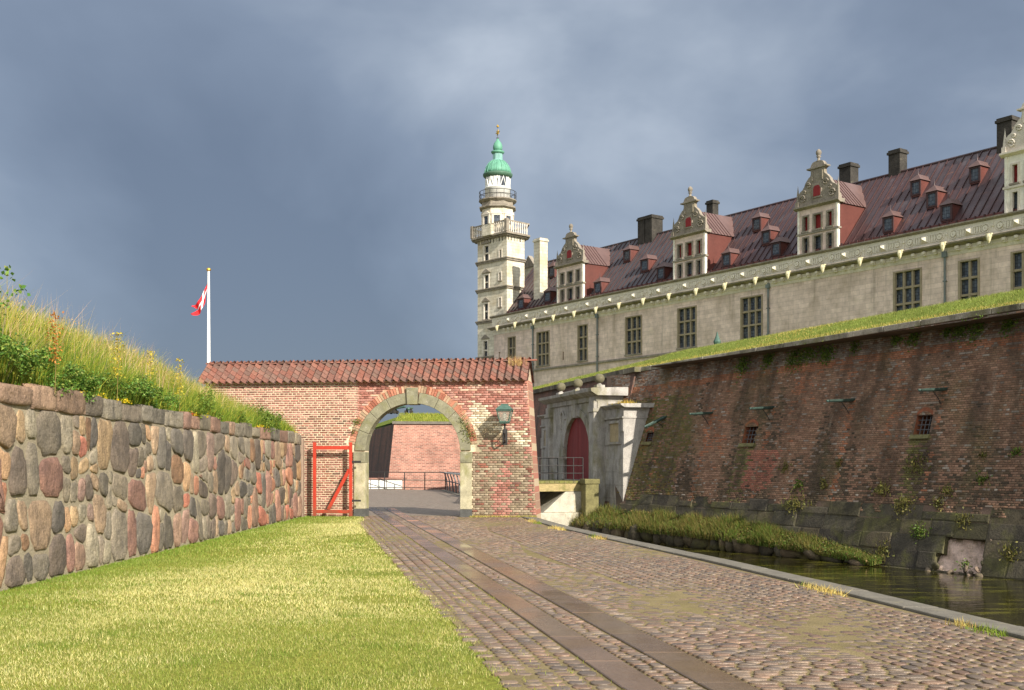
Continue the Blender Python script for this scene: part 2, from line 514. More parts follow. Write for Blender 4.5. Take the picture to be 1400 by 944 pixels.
# road base and cobbles
road_pts = [(x+0.0, y) for x, y in EDGE] + [(-4.66, 34.6)] + [p for p in reversed(inner) if p[1] < 34.4 and p[1] > -8]
road_pts = road_pts[:len(EDGE)+1] + [(0.35, 34.6)] + road_pts[len(EDGE)+1:] + [(7.5, -8)]
road = sheet('road', road_pts, -0.001, M['sand_joint'])

g = NG('far_cobbles')
v = g.n('ShaderNodeTexVoronoi', feature='F1'); v.inputs['Scale'].default_value = 5.5
g.l(g.co((1, 1.5, 1), 'Position'), v.inputs['Vector'])
v2 = g.n('ShaderNodeTexVoronoi', feature='DISTANCE_TO_EDGE'); v2.inputs['Scale'].default_value = 5.5
g.l(g.co((1, 1.5, 1), 'Position'), v2.inputs['Vector'])
sp = g.n('ShaderNodeSeparateColor'); g.l(v.outputs['Color'], sp.inputs[0])
cc = g.ramp(sp.outputs[0], [(0.0, A(112,96,84)), (0.5, A(136,122,108)), (1.0, A(126,108,96))])
cc = g.mix(g.ramp(v2.outputs[0], [(0.0, (1,1,1)), (0.07, (0,0,0))]), cc, A(96,90,64))
g.l(cc, g.b.inputs['Base Color']); g.b.inputs['Roughness'].default_value = 0.6
q = g.n('ShaderNodeBump'); q.inputs['Strength'].default_value = 0.5; q.inputs['Distance'].default_value = 0.03
g.l(g.ramp(v2.outputs[0], [(0.0, (0,0,0)), (0.15, (1,1,1))]), q.inputs['Height']); g.l(q.outputs[0], g.b.inputs['Normal'])
M['far_cobble'] = g.m
sheet('road_beyond_gate', [(-4.66,34.6)] + [(0.35,34.6)] + [p for p in inner if 35 < p[1] < 74.5] + [(-12,74.6), (-14,60), (-10,42)], -0.004, M['far_cobble'])

def xl(y): return 0.795 - 0.187 * (y - 7.79)        # left edge of the left flagstone strip

COB = [A(150,124,102), A(156,132,108), A(144,122,102), A(132,114,96), A(156,126,102), A(150,130,108), A(140,112,92), A(126,110,96), A(154,132,110), A(146,117,95)]
cob = []                                            # (x, y, wx, wy)
def add_cob(X0, X1, y0, y1):
    y = (y0 + y1) / 2
    cob.append((xl(y) + (X0+X1)/2, y, X1-X0-0.011, y1-y0-0.012))
Y0, Y1 = 4.6, 34.2
# strip between lawn and the left flagstones: blocks in columns
for ci in range(6):
    X1 = -0.02 - ci * 0.165; X0 = X1 - 0.165
    y = Y0 + random.random() * 0.1
    while y < Y1:
        h = random.uniform(0.10, 0.18) if ci else random.uniform(0.12, 0.22)
        if xl(y) + X1 - 0.10 + random.uniform(-.05,.05) > edge_x(y):
            add_cob(X0, X1, y, y + h)
        y += h
# between the strips, and the belt right of them: rows across
def rows(Xa, Xb, wl_, wh_):
    y = Y0
    while y < Y1:
        h = random.uniform(0.088, 0.125)
        x = Xa
        lim = Xb(y) if callable(Xb) else Xb
        while x < lim - 0.02:
            w = random.uniform(wl_, wh_)
            if lim - (x + w) < 0.09: w = lim - x
            add_cob(x, x + w, y + random.uniform(-.006, .006), y + h)
            x += w
        y += h
rows(0.325, 0.585, 0.10, 0.18)
XB = lambda y: 2.15 + 0.35 * math.sin(y * 0.22 + 0.8) + 0.12 * math.sin(y * 0.9)
rows(0.97, XB, 0.12, 0.25)
# the belt along the quay: stepped columns running with the canal
k = 0
X = 1.9
while X < 4.6:
    w = random.uniform(0.115, 0.145)
    y = Y0 - (k % 2) * 0.09
    while y < Y1:
        h = random.uniform(0.12, 0.20)
        Xc = X + w/2
        if Xc > XB(y) + 0.045:
            gx = xl(y) + X + w
            if gx < quay_x(y) - 0.45:
                add_cob(X, X + w, y, y + h)
        y += h
    X += w; k += 1

def cob_template(seed):
    r = random.Random(seed)
    n = 10; vs = []; fs = []
    base = []
    for k in range(n):
        a = 2 * math.pi * (k + 0.5) / n
        c, s_ = math.cos(a), math.sin(a)
        p = r.choice([5.0, 8.0, 12.0])
        rr = 1.0 / (abs(c)**p + abs(s_)**p) ** (1/p)
        base.append((0.5 * rr * c * r.uniform(0.88, 1.0), 0.5 * rr * s_ * r.uniform(0.88, 1.0)))
    rings = [(1.0, -0.05), (1.0, 0.0), (0.92, 0.005), (0.5, 0.0065)]
    for sc, z in rings:
        for (x, y) in base:
            vs.append((x*sc, y*sc, z + r.uniform(-.002, .002)))
    vs.append((0, 0, 0.0065))
    m = len(rings)
    for i in range(m-1):
        for k in range(n):
            k2 = (k+1) % n
            fs.append((i*n+k, i*n+k2, (i+1)*n+k2, (i+1)*n+k))
    for k in range(n):
        fs.append(((m-1)*n+k, (m-1)*n+(k+1) % n, m*n))
    return vs, fs
TPL = [cob_template(i) for i in range(8)]
TPLM = []
for i, (vs_, fs_) in enumerate(TPL):
    mb = MB(); mb.add(vs_, fs_); me = mb.mesh('cobble', smooth=True, fix=False); me.materials.append(M['cobble_obj']); TPLM.append(me)
def dip(x, y): return 0.0035*(math.sin(1.7*x+0.6*y)+math.sin(2.9*x-1.1*y+1)+math.sin(0.8*y+0.5*x))
def cob_col():
    c = random.choice(COB); f = random.uniform(0.54, 0.72)
    return (c[0]*f, c[1]*f, c[2]*f)
def visible(x, y, m=0):
    px = CX + x / y * F_PX; py = HY + EYE / y * F_PX
    return -10-m < px < 1390+m and py < 940+m
cob = [c for c in cob if visible(c[0], c[1], 420)]
cob.sort(key=lambda c: c[1] + (0 if visible(c[0], c[1]) else 1000))
for c in cob[:300]:
    o = link('cobble', random.choice(TPLM), None, road, (c[0], c[1], random.uniform(-0.003, 0.005) + dip(c[0], c[1])), (random.uniform(-.02,.02), random.uniform(-.02,.02), math.atan(0.187*0.4)), cob_col())
    o.scale = (c[2], c[3], random.uniform(0.8, 1.2))
rest = cob[300:]
VV = []; TT = []; CC = []; b = 0
for c in rest:
    vs_, fs_ = random.choice(TPL)
    col = cob_col()
    ox, oy, oz = c[0], c[1], random.uniform(-0.004, 0.005) + dip(c[0], c[1]); tx, ty = random.uniform(-.02,.02), random.uniform(-.02,.02)
    for (x, y, z) in vs_:
        X_, Y_ = x*c[2], y*c[3]
        VV.append((ox+X_, oy+Y_, oz+z+X_*tx+Y_*ty)); CC.append(col)
    for f in fs_:
        if len(f) == 4:
            TT.append((f[0]+b, f[1]+b, f[2]+b)); TT.append((f[0]+b, f[2]+b, f[3]+b))
        else: TT.append(tuple(i+b for i in f))
    b += len(vs_)
o = np_mesh('cobbles', VV, TT, M['cobble_attr'], CC, smooth=True, parent=road); o['kind'] = 'stuff'

# the two smooth flagstone strips
for Xa, Xb in ((0.0, 0.31), (0.60, 0.95)):
    y = 4.0 + Xa
    while y < 40.0:
        L = random.uniform(0.95, 1.5)
        y1 = min(y + L, 40.5)
        ga = 0.006
        mb = MB()
        p = [(xl(y+ga)+Xa, y+ga), (xl(y+ga)+Xb, y+ga), (xl(y1-ga)+Xb, y1-ga), (xl(y1-ga)+Xa, y1-ga)]
        zt = 0.016 + random.uniform(-.002, .002)
        ins = 0.008
        pi_ = [(p[0][0]+ins,p[0][1]+ins/2),(p[1][0]-ins,p[1][1]+ins/2),(p[2][0]-ins,p[2][1]-ins/2),(p[3][0]+ins,p[3][1]-ins/2)]
        vs_ = [(a, b_, -0.05) for a, b_ in p] + [(a, b_, zt-0.006) for a, b_ in p] + [(a, b_, zt) for a, b_ in pi_]
        mb.add(vs_, [(0,1,5,4),(1,2,6,5),(2,3,7,6),(3,0,4,7),(4,5,9,8),(5,6,10,9),(6,7,11,10),(7,4,8,11),(8,9,10,11)])
        f = random.uniform(0.82, 1.1)
        cc_ = A(108,88,70)
        mb.build('flagstone', M['flag'], road, color=(cc_[0]*f, cc_[1]*f*random.uniform(.97,1.03), cc_[2]*f))
        y = y1

# kerb stones along the canal
kerb = empty('kerb'); tag(kerb, kind='structure')
qd = [Vector(p) for p in QUAY]
seglen = [0]
for a, b_ in zip(qd, qd[1:]): seglen.append(seglen[-1] + (b_-a).length)
def along(poly, L):
    acc = 0
    for a, b_ in zip(poly, poly[1:]):
        a, b_ = Vector(a), Vector(b_); l = (b_-a).length
        if acc + l >= L: return a + (b_-a) * ((L-acc)/l)
        acc += l
    return Vector(poly[-1])
L = 40.0
while L < seglen[9]:
    ln = random.uniform(1.2, 1.9)
    a = along(QUAY, L+0.006); b_ = along(QUAY, L+ln-0.006)
    t = (b_-a).normalized(); nrm = Vector((-t.y, t.x))
    wd = 0.45
    p = [a, a+nrm*wd, b_+nrm*wd, b_]
    zt = 0.035 + random.uniform(-.006, .006)
    mb = MB()
    mb.hexa([(p[0].x,p[0].y,-0.3),(p[1].x,p[1].y,-0.3),(p[2].x,p[2].y,-0.3),(p[3].x,p[3].y,-0.3),
             (p[0].x,p[0].y,zt-.02),(p[1].x,p[1].y,zt),(p[2].x,p[2].y,zt),(p[3].x,p[3].y,zt-.02)])
    mb.build('kerb_stone', M['kerb'], kerb, bevel=0.02)
    L += ln
mb = MB()
q2 = off_line(QUAY, 0.05)
for a, b_ in zip(q2, q2[1:]):
    mb.quad((a[0],a[1],-1.8), (b_[0],b_[1],-1.8), (b_[0],b_[1],-0.05), (a[0],a[1],-0.05))
tag(mb.build('quay_wall', M['quay'], fix=False), 'weathered stone quay wall dropping from the kerb into the moat', 'wall')
# ------------------------------------------------------------------ vegetation generators
def blades(name, pos, h, w, cols, lean=0.35, seg3=True, mat=None, parent=None, flatten=None):
    """pos (n,3); h,w (n,) ; cols (n,3): one mesh of grass blades"""
    n = len(pos)
    a = rng.uniform(0, 2*np.pi, n); la = rng.uniform(0, 2*np.pi, n)
    ln = np.abs(rng.normal(0, lean, n)) * h
    dx, dy = np.cos(a)*w/2, np.sin(a)*w/2
    lx, ly = np.cos(la)*ln, np.sin(la)*ln
    z = np.zeros(n)
    P0 = pos + np.stack([-dx, -dy, z], 1); P1 = pos + np.stack([dx, dy, z], 1)
    tip = pos + np.stack([lx, ly, h*0.97], 1)
    if not seg3:
        V = np.stack([P0, P1, tip], 1).reshape(-1, 3)
        T = np.arange(3*n).reshape(-1, 3)
        cc = np.repeat(cols, 3, axis=0)
    else:
        mid = pos + np.stack([lx*0.35, ly*0.35, h*0.55], 1)
        M0 = mid + np.stack([-dx*.8, -dy*.8, z], 1); M1 = mid + np.stack([dx*.8, dy*.8, z], 1)
        V = np.stack([P0, P1, M0, M1, tip], 1).reshape(-1, 3)
        b = np.arange(n)*5
        T = np.concatenate([np.stack([b, b+1, b+3], 1), np.stack([b, b+3, b+2], 1), np.stack([b+2, b+3, b+4], 1)])
        cc = np.repeat(cols, 5, axis=0)
    return np_mesh(name, V, T, mat or M['blade'], cc, parent=parent)

def leaves(name, pos, size, cols, up=0.3, mat=None, parent=None, aspect=0.55, nrm=None):
    """diamond leaves folded along the middle"""
    n = len(pos)
    N = rng.normal(0, 1, (n, 3)); N[:, 2] = np.abs(N[:, 2]) + up
    if nrm is not None: N = N*0.6 + nrm
    N /= np.linalg.norm(N, axis=1)[:, None]
    Tn = rng.normal(0, 1, (n, 3)); Tn -= (Tn*N).sum(1)[:, None]*N
    Tn /= np.linalg.norm(Tn, axis=1)[:, None]
    B = np.cross(N, Tn)
    s = size[:, None]
    v0 = pos - Tn*s*0.5; v1 = pos + B*s*aspect*0.5 + N*s*0.08; v2 = pos + Tn*s*0.5 - N*s*0.1; v3 = pos - B*s*aspect*0.5 + N*s*0.08
    V = np.stack([v0, v1, v2, v3], 1).reshape(-1, 3)
    b = np.arange(n)*4
    T = np.concatenate([np.stack([b, b+1, b+2], 1), np.stack([b, b+2, b+3], 1)])
    return np_mesh(name, V, T, mat or M['leaf'], np.repeat(cols, 4, axis=0), parent=parent)

def pick(palette, n, v=0.2):
    p = np.array(palette)[rng.integers(0, len(palette), n)]
    return p * rng.uniform(1-v, 1+v, (n, 1)) * rng.uniform(0.94, 1.06, (n, 3))

# smooth random field for patchiness
_ph = rng.uniform(0, 6.28, (6, 2)); _fr = rng.normal(0, 1, (6, 2))
def field(x, y, k=1.0):
    s = 0
    for i in range(6):
        s = s + np.sin(k*(_fr[i,0]*x + _fr[i,1]*y) + _ph[i,0])
    return s / 6.0

# ------------------------------------------------------------------ the mown lawn
LG = [A(132,142,60), A(150,154,74), A(120,136,52), A(168,164,90)]
LD = [A(204,194,126), A(192,184,116), A(212,204,142)]
def lawn_part(y0, y1, dens, h, w):
    area = (y1-y0)*6.6
    n = int(area*dens)
    y = rng.uniform(y0, y1, n); xr = np.array([edge_x(v) for v in np.linspace(y0, y1, 60)])
    ex = np.interp(y, np.linspace(y0, y1, 60), xr) + 0.05*np.sin(y*9) + 0.05*np.sin(y*23+1) + rng.exponential(0.025, n)
    x = rng.uniform(-6.5, 3.0, n)
    keep = (x < ex) & (x > -0.4667*y - 2.4)
    x, y = x[keep], y[keep]
    n = len(x)
    dry = field(x, y*0.7, 0.9)*0.8 + field(x+7, y*1.7, 3.0)*0.45 + rng.normal(0, 0.32, n) + 0.27 - 0.42*np.clip((-4.2-x), 0, 1.5)
    c = np.where((dry > 0.22)[:, None], pick(LD, n), pick(LG, n))
    edge_green = (np.exp(-np.abs(x+6.4)/0.8))[:, None]
    c = c*(1-edge_green*0.55) + np.array(A(92,134,30))*edge_green*0.55
    bare = ((field(x*1.3+3, y*1.3, 2.3) > 0.36) & (rng.random(n) < 0.8) & (x > ex[keep]-1.1)) | ((field(x*2.1+9, y*1.9, 1.9) > 0.55) & (rng.random(n) < 0.6))
    clump = (field(x*3+1, y*3, 1.6) > 0.42)[:, None]
    c = np.where(clump & (rng.random((n,1)) < .35), pick([A(118,136,52), A(108,130,46)], n), c)
    hh = h*rng.uniform(0.5, 1.3, n)*np.where(clump[:,0], 1.15, 1.0)*(1+.35*field(x*2, y*2, 2.2))
    ok = ~bare
    return np.stack([x, y, np.full(n, -0.01)], 1)[ok], hh[ok], np.full(n, w)[ok]*rng.uniform(0.7, 1.4, ok.sum()), c[ok]
parts_ = [lawn_part(5.9, 12, 5200, 0.030, 0.0055), lawn_part(12, 19, 2600, 0.034, 0.009), lawn_part(19, 34.3, 1000, 0.04, 0.016)]
o = blades('grass', np.concatenate([p[0] for p in parts_]), np.concatenate([p[1] for p in parts_]), np.concatenate([p[2] for p in parts_]), np.concatenate([p[3] for p in parts_]), 0.55, False)
tag(o, 'short mown yellow-green grass of the lawn beside the cobbles', 'grass', kind='stuff')

# weeds along the quay kerb
n = 5200
y = rng.uniform(9.0, 33, n)
sel = (field(y*0.7, y*0.2+2, 2.0) + 0.6*np.sin(y*1.9) > 0.28)
y = y[sel]; x = np.array([quay_x(v) for v in y]) - 0.50 - np.abs(rng.normal(0, 0.09, len(y)))
n = len(y)
gr = (np.sin(y*1.3+1) > 0.75)
c = np.where(gr[:, None], pick([A(110,136,40), A(128,142,50)], n), pick([A(214,196,120), A(200,180,104), A(190,160,88)], n))
o = blades('grass', np.stack([x, y, np.full(n, 0.0)], 1), rng.uniform(0.03, 0.12, n), rng.uniform(0.006, 0.014, n), c, 0.8, False)
tag(o, 'straw-coloured weeds growing along the quay kerb', 'grass', kind='stuff')
# moss tufts and grass in the joints of the blocks beside the lawn
n = 5200
ci = rng.integers(0, 5, n); y = rng.uniform(7.0, 30, n)**1.0
x = np.array([xl(v) for v in y]) - 0.02 - ci*0.205 + rng.normal(0, 0.006, n)
sel = rng.random(n) < np.clip(0.25 + 0.5*field(x*2, y, 1.5) + 0.13*ci, 0.02, 1)
x, y = x[sel], y[sel]; n = len(x)
o = blades('grass', np.stack([x, y, np.full(n, 0.0)], 1), rng.uniform(0.012, 0.035, n), rng.uniform(0.004, 0.009, n), pick([A(150,158,60), A(124,132,52), A(176,164,86)], n), 0.8, False)
tag(o, 'thin moss and grass in the cobble joints beside the lawn', 'grass', kind='stuff')
# dry grass at the foot of the gate's right pier
n = 1500
x = rng.uniform(-1.3, 0.75, n); y = 33.9 - 0.13*(x+3.07) - np.abs(rng.normal(0.05, 0.07, n))
o = blades('grass', np.stack([x, y, np.zeros(n)], 1), rng.uniform(0.03, 0.09, n), rng.uniform(0.01, 0.02, n), pick([A(196,180,100), A(160,160,80), A(178,164,96)], n), 0.7, False)
tag(o, 'dry grass at the foot of the right gate pier', 'grass', kind='stuff')

# ------------------------------------------------------------------ field stone wall on the left
wall = empty('stone_wall', (-6.5, 11.0, 0)); tag(wall, 'tall wall of multicoloured field stones in mortar along the lawn', 'wall')
WL = 22.75                                          # runs from y = 11 to y = 33.75
mb = MB(); mb.hexa([(-.55,0,-.3),(0,0,-.3),(0,WL,-.3),(-.55,WL,-.3),(-.55,0,2.67),(0,0,2.67),(0,WL,2.5),(-.55,WL,2.5)])
core = mb.build('wall_core', M['mortar'], wall)
PAL = [A(154,126,106), A(164,124,106), A(142,116,103), A(132,122,106), A(120,110,94), A(150,140,120), A(150,128,104), A(162,138,106), A(126,118,104), A(112,106,96), A(142,132,114), A(104,98,90), A(130,102,78), A(166,142,116), A(138,126,110), A(146,112,98), A(158,148,126), A(112,100,88), A(146,118,86), A(132,112,100), A(120,112,98), A(134,124,106)]
def chaikin(p, it=2):
    for _ in range(it):
        q = []
        for i in range(len(p)):
            a, b_ = p[i], p[(i+1) % len(p)]
            q.append((a[0]*.79+b_[0]*.21, a[1]*.79+b_[1]*.21)); q.append((a[0]*.21+b_[0]*.79, a[1]*.21+b_[1]*.79))
        p = q
    return p
def clip(poly, a, b_, c):
    """keep a*x+b*y<=c"""
    out = []
    for i in range(len(poly)):
        p, q = poly[i], poly[(i+1) % len(poly)]
        dp, dq = a*p[0]+b_*p[1]-c, a*q[0]+b_*q[1]-c
        if dp <= 0: out.append(p)
        if (dp < 0 < dq) or (dq < 0 < dp):
            t = dp/(dp-dq); out.append((p[0]+(q[0]-p[0])*t, p[1]+(q[1]-p[1])*t))
    return out
def stone_cells(L, z0, z1, seed, tries, sizes):
    r = random.Random(seed)
    pts = []
    for rad, cnt in sizes:
        for _ in range(cnt):
            x, z = r.uniform(-0.2, L+0.2), r.uniform(z0+0.02, z1-0.02)
            if all(math.hypot((x-a)*1.03, (z-b_)*0.97) > (rad+rr)*0.9 for a, b_, rr in pts):
                pts.append((x, z, rad))
    cells = []
    for i, (x, z, rad) in enumerate(pts):
        poly = [(x-1.2, z0), (x+1.2, z0), (x+1.2, z1), (x-1.2, z1)]
        for j, (a, b_, rr) in enumerate(pts):
            if i == j or abs(a-x) > 2.4: continue
            # power diagram in a slightly stretched metric
            ax, bz = (a-x)*1.32, (b_-z)*0.72
            d2 = ax*1.15*0.0
            nx, nz = (a-x)*1.06, (b_-z)*0.94
            c = ((a*a-x*x)*1.06 + (b_*b_-z*z)*0.94 + rad*rad - rr*rr) / 2
            poly = clip(poly, nx, nz, c)
            if len(poly) < 3: break
        if len(poly) >= 3: cells.append((poly, rad))
    return cells
def poly_area(p):
    return 0.5*abs(sum(p[i][0]*p[(i+1) % len(p)][1]-p[(i+1) % len(p)][0]*p[i][1] for i in range(len(p))))
def stone_mesh(poly, proud, gap, r, name='stone', jag=0.010, it=2):
    cx = sum(p[0] for p in poly)/len(poly); cz = sum(p[1] for p in poly)/len(poly)
    ins = []
    for (x, z) in poly:
        d = math.hypot(x-cx, z-cz); k = max(0.35, 1-gap/max(d, 1e-3))
        ins.append((cx+(x-cx)*k, cz+(z-cz)*k))
    if it == 2:
        p = chaikin(ins, 1)
        q = []
        for i in range(len(p)):
            a, b_ = p[i], p[(i+1) % len(p)]
            q.append(a)
            if math.hypot(a[0]-b_[0], a[1]-b_[1]) > 0.14: q.append(((a[0]+b_[0])/2 + r.uniform(-.018,.018), (a[1]+b_[1])/2 + r.uniform(-.018,.018)))
        p = q
    else:
        p = chaikin(ins, it)
    p = [(x+r.uniform(-jag, jag), z+r.uniform(-jag, jag)) for x, z in p]
    n = len(p); vs = []
    tx, tz = r.uniform(-.05,.05), r.uniform(-.06,.06)
    rough_ = r.uniform(0.003, 0.012)
    for sc, h in ((1.0, -0.03), (0.985, proud*0.45), (0.925, proud*0.85), (0.62, proud), (0.3, proud*0.97)):
        for (x, z) in p:
            X, Z = cx+(x-cx)*sc, cz+(z-cz)*sc
            Zs = Z*(1+0.07*(1-X/22.75))
            vs.append((h + (tx*(X-cx)+tz*(Z-cz) + r.uniform(-rough_, rough_) if h > 0 else 0), X, Zs))
    vs.append((proud*0.97, cx, cz*(1+0.07*(1-cx/22.75))))
    fs = []
    for i in range(4):
        for k in range(n):
            k2 = (k+1) % n
            fs.append((i*n+k, i*n+k2, (i+1)*n+k2, (i+1)*n+k))
    for k in range(n): fs.append((4*n+k, 4*n+(k+1) % n, 5*n))
    m = MB(); m.add(vs, fs)
    return m.mesh(name, smooth=True, fix=False)
r_ = random.Random(5)
def split_cells(L, z0, z1, seed):
    r = random.Random(seed); out = []
    def rec(p):
        ar = poly_area(p)
        xs_ = [q[0] for q in p]; zs_ = [q[1] for q in p]
        w, h = max(xs_)-min(xs_), max(zs_)-min(zs_)
        lim = r.choice([r.uniform(.10, .24), r.uniform(.32, .62), r.uniform(.45, .85)])
        if ar < 0.035 or (ar < lim and max(w, h) < 1.25 and max(w, h) < 1.9*min(w, h)) or len(p) < 3:
            out.append((p, 0)); return
        t = r.uniform(.3, .7); an = r.uniform(-.30, .30)
        if w > h*r.uniform(.75, 1.15):
            a, b_ = math.cos(an), math.sin(an); x = min(xs_)+w*t; c = a*x + b_*(min(zs_)+h/2)
        else:
            a, b_ = math.sin(an), math.cos(an); z = min(zs_)+h*t; c = a*(min(xs_)+w/2) + b_*z
        p1 = clip(p, a, b_, c); p2 = clip(p, -a, -b_, -c)
        if len(p1) < 3 or len(p2) < 3: out.append((p, 0)); return
        rec(p1); rec(p2)
    n = 9
    cut = [L*i/n + (r.uniform(-.25, .25) if 0 < i < n else 0) for i in range(n+1)]; sh = [0]+[r.uniform(-.25, .25) for _ in range(n-1)]+[0]
    for i in range(n): rec([(cut[i]-sh[i], z0), (cut[i+1]-sh[i+1], z0), (cut[i+1]+sh[i+1], z1), (cut[i]+sh[i], z1)])
    return out
cells = split_cells(WL, 0.0, 2.24, 4)
nst = 0
for poly, rad in cells:
    ar = poly_area(poly)
    if ar < 0.010: continue
    cyy = sum(p[0] for p in poly)/len(poly)
    me = stone_mesh(poly, min(0.045, 0.022+ar*0.07)*r_.uniform(0.6, 1.2), r_.uniform(0.014, 0.042) if ar > 0.06 else 0.012, r_)
    me.flip_normals() if False else None
    c = r_.choice(PAL + [A(176,126,100), A(172,112,92), A(180,146,112)]); f = r_.uniform(0.64, 1.1)
    if ar > 0.22 and r_.random() < 0.12: c = r_.choice([A(104,96,86), A(116,102,90), A(122,112,96)])
    link('stone', me, M['stone_obj'], wall, color=(c[0]*f, c[1]*f, c[2]*f)); nst += 1
# flat coping course
y = -0.1
while y < WL - 0.05:
    L_ = r_.uniform(0.45, 1.25)
    y1 = min(y + L_, WL)
    z0, z1 = 2.24 + r_.uniform(-0.02, 0.02), 2.55 + r_.uniform(-0.05, 0.05)
    poly = [(y+.01, z0+.01), ((y+y1)/2, z0-r_.uniform(0,.03)), (y1-.01, z0+.01), (y1-.01, (z0+z1)/2), (y1-.012, z1-.02), ((y+y1)/2, z1), (y+.012, z1-.02), (y+.01, (z0+z1)/2)]
    me = stone_mesh(poly, 0.05*r_.uniform(0.5, 1.3), 0.006, r_, 'coping_stone', 0.008, 1)
    # give the coping depth: a block behind the face
    c = r_.choice([A(124,118,104), A(134,126,110), A(116,110,98), A(140,130,110), A(122,112,98), A(150,120,102), A(156,130,108), A(140,112,98)]); f = r_.uniform(0.6, 1.0)
    o = link('coping_stone', me, M['stone_obj'], wall, color=(c[0]*f, c[1]*f, c[2]*f))
    m2 = MB(); m2.box(-0.5, 0.02, y+.008, y1-.008, (z0+.01)*(1+.07*(1-y/WL)), (z1-.01)*(1+.07*(1-y/WL)))
    nb = m2.mesh('t'); bm = bmesh.new(); bm.from_mesh(me); bm.from_mesh(nb); bm.to_mesh(me); bm.free(); bpy.data.meshes.remove(nb)
    y = y1
print('stones', nst)
# end quoin of the wall next to the gate
mb = MB(); mb.box(-0.5, 0.07, WL, WL+0.28, -0.2, 2.42)
mb.build('end_pier', mk('quoin', A(142,122,104), mul=[(4, 0.75, 1.2), (40, 0.75, 1.25)], bump=(0.6, 30, 0.02), coord='Position'), wall, bevel=0.03)

# ------------------------------------------------------------------ overgrown bank behind the wall
def bank_rise(y):
    return np.interp(y, [10, 20, 24, 28, 31, 34], [1.05, 1.0, 0.80, 0.50, 0.20, 0.0])
def bank_z(x, y):
    t = np.clip((-6.65 - x)/1.5, 0, 1); t = t*t*(3-2*t)
    t2 = np.clip((-8.5 - x)/14.0, 0, 1)
    return 2.47 + 0.17*np.clip((33.75-y)/22.75, 0, 1) + bank_rise(y)*t + 0.25*t2 + 0.05*field(x, y, 1.3)*t
xs = np.concatenate([np.linspace(-6.62, -10, 24), np.linspace(-10.6, -60, 16)]); ys = np.linspace(4, 40, 60)
XX, YY = np.meshgrid(xs, ys); ZZ = bank_z(XX, YY)
ZZ = np.where(YY > 33.6, np.minimum(ZZ, 2.4), ZZ)
V = np.stack([XX, YY, ZZ], 2).reshape(-1, 3); nx = len(xs)
Fq = [(j*nx+i, (j+1)*nx+i, (j+1)*nx+i+1, j*nx+i+1) for j in range(len(ys)-1) for i in range(nx-1)]
o = np_mesh('bank', V, Fq, mk('bank_soil', A(116,108,56), mul=[(2, 0.6, 1.3), (20, 0.7, 1.3)], bump=(0.5, 20, 0.05), coord='Position'), smooth=True)
tag(o, kind='structure')

STRAW = [A(206,184,116), A(188,166,98), A(214,196,136), A(176,152,92)]
YG = [A(160,160,56), A(176,168,66), A(140,148,48)]
GR = [A(92,124,36), A(76,106,34), A(110,136,44)]
def bank_pts(n, xlo=-9.6, xhi=-6.62, y0=11.0, y1=33.4, power=1.5):
    y = rng.uniform(y0, y1, n); x = xhi - (xhi-xlo)*rng.random(n)**power
    return x, y
x, y = bank_pts(85000)
n = len(x); f = field(x*0.8, y*0.8, 1.3)
hs = np.interp(y, [11, 18, 22, 27, 31, 33.5], [0.92, 0.90, 0.86, 0.78, 0.64, 0.48])*rng.uniform(0.45, 1.15, n)
hs = hs*(0.85+0.45*field(x*1.6+4, y*1.3, 1.7))*np.clip(0.72 + (-6.62-x)*0.9, 0.72, 1.0)
u = rng.random(n)
gl = np.clip(1.0-(-6.62-x)/1.1, 0, 1)*0.5
c = np.where((u < 0.34+0.2*f-gl)[:, None], pick(STRAW, n), np.where((u < 0.76+0.1*f-gl*.8)[:, None], pick(YG, n), pick(GR, n)))
o = blades('grass', np.stack([x, y, bank_z(x, y)-0.02], 1), hs, rng.uniform(0.006, 0.014, n), c, 0.40)
tag(o, 'tall unmown yellow-green grass on the bank behind the stone wall', 'grass', kind='stuff')
# thin tall seed stalks on the crest
x, y = bank_pts(2600, -9.4, -6.8, 12, 31.5, 1.0); n = len(x)
hs = np.interp(y, [11, 20, 24, 28, 32], [0.95, 0.95, 0.85, 0.6, 0.4])*rng.uniform(0.55, 1.25, n)
o = blades('grass', np.stack([x, y, bank_z(x, y)], 1), hs, rng.uniform(0.006, 0.011, n), pick([A(206,180,140), A(196,166,126), A(184,150,116)], n), 0.32)
tag(o, 'tall bleached seed stalks standing along the crest of the bank', 'grass', kind='stuff')
# seed heads: small leaf clusters on stalks and golden flower heads
n = 2600; x, y = bank_pts(n, -9.2, -6.8, 12, 32, 1.0)
z = bank_z(x, y) + np.interp(y, [11, 20, 24, 28, 32], [0.58, 0.6, 0.55, 0.4, 0.28])*rng.uniform(0.7, 1.3, n)
o = leaves('seed_heads', np.stack([x, y, z], 1), rng.uniform(0.02, 0.05, n), pick([A(206,186,120), A(196,170,96), A(206,176,56), A(176,140,96)], n), 0.0, aspect=0.4)
tag(o, 'pale seed heads and dry flower heads in the bank grass', 'seed heads', kind='stuff')

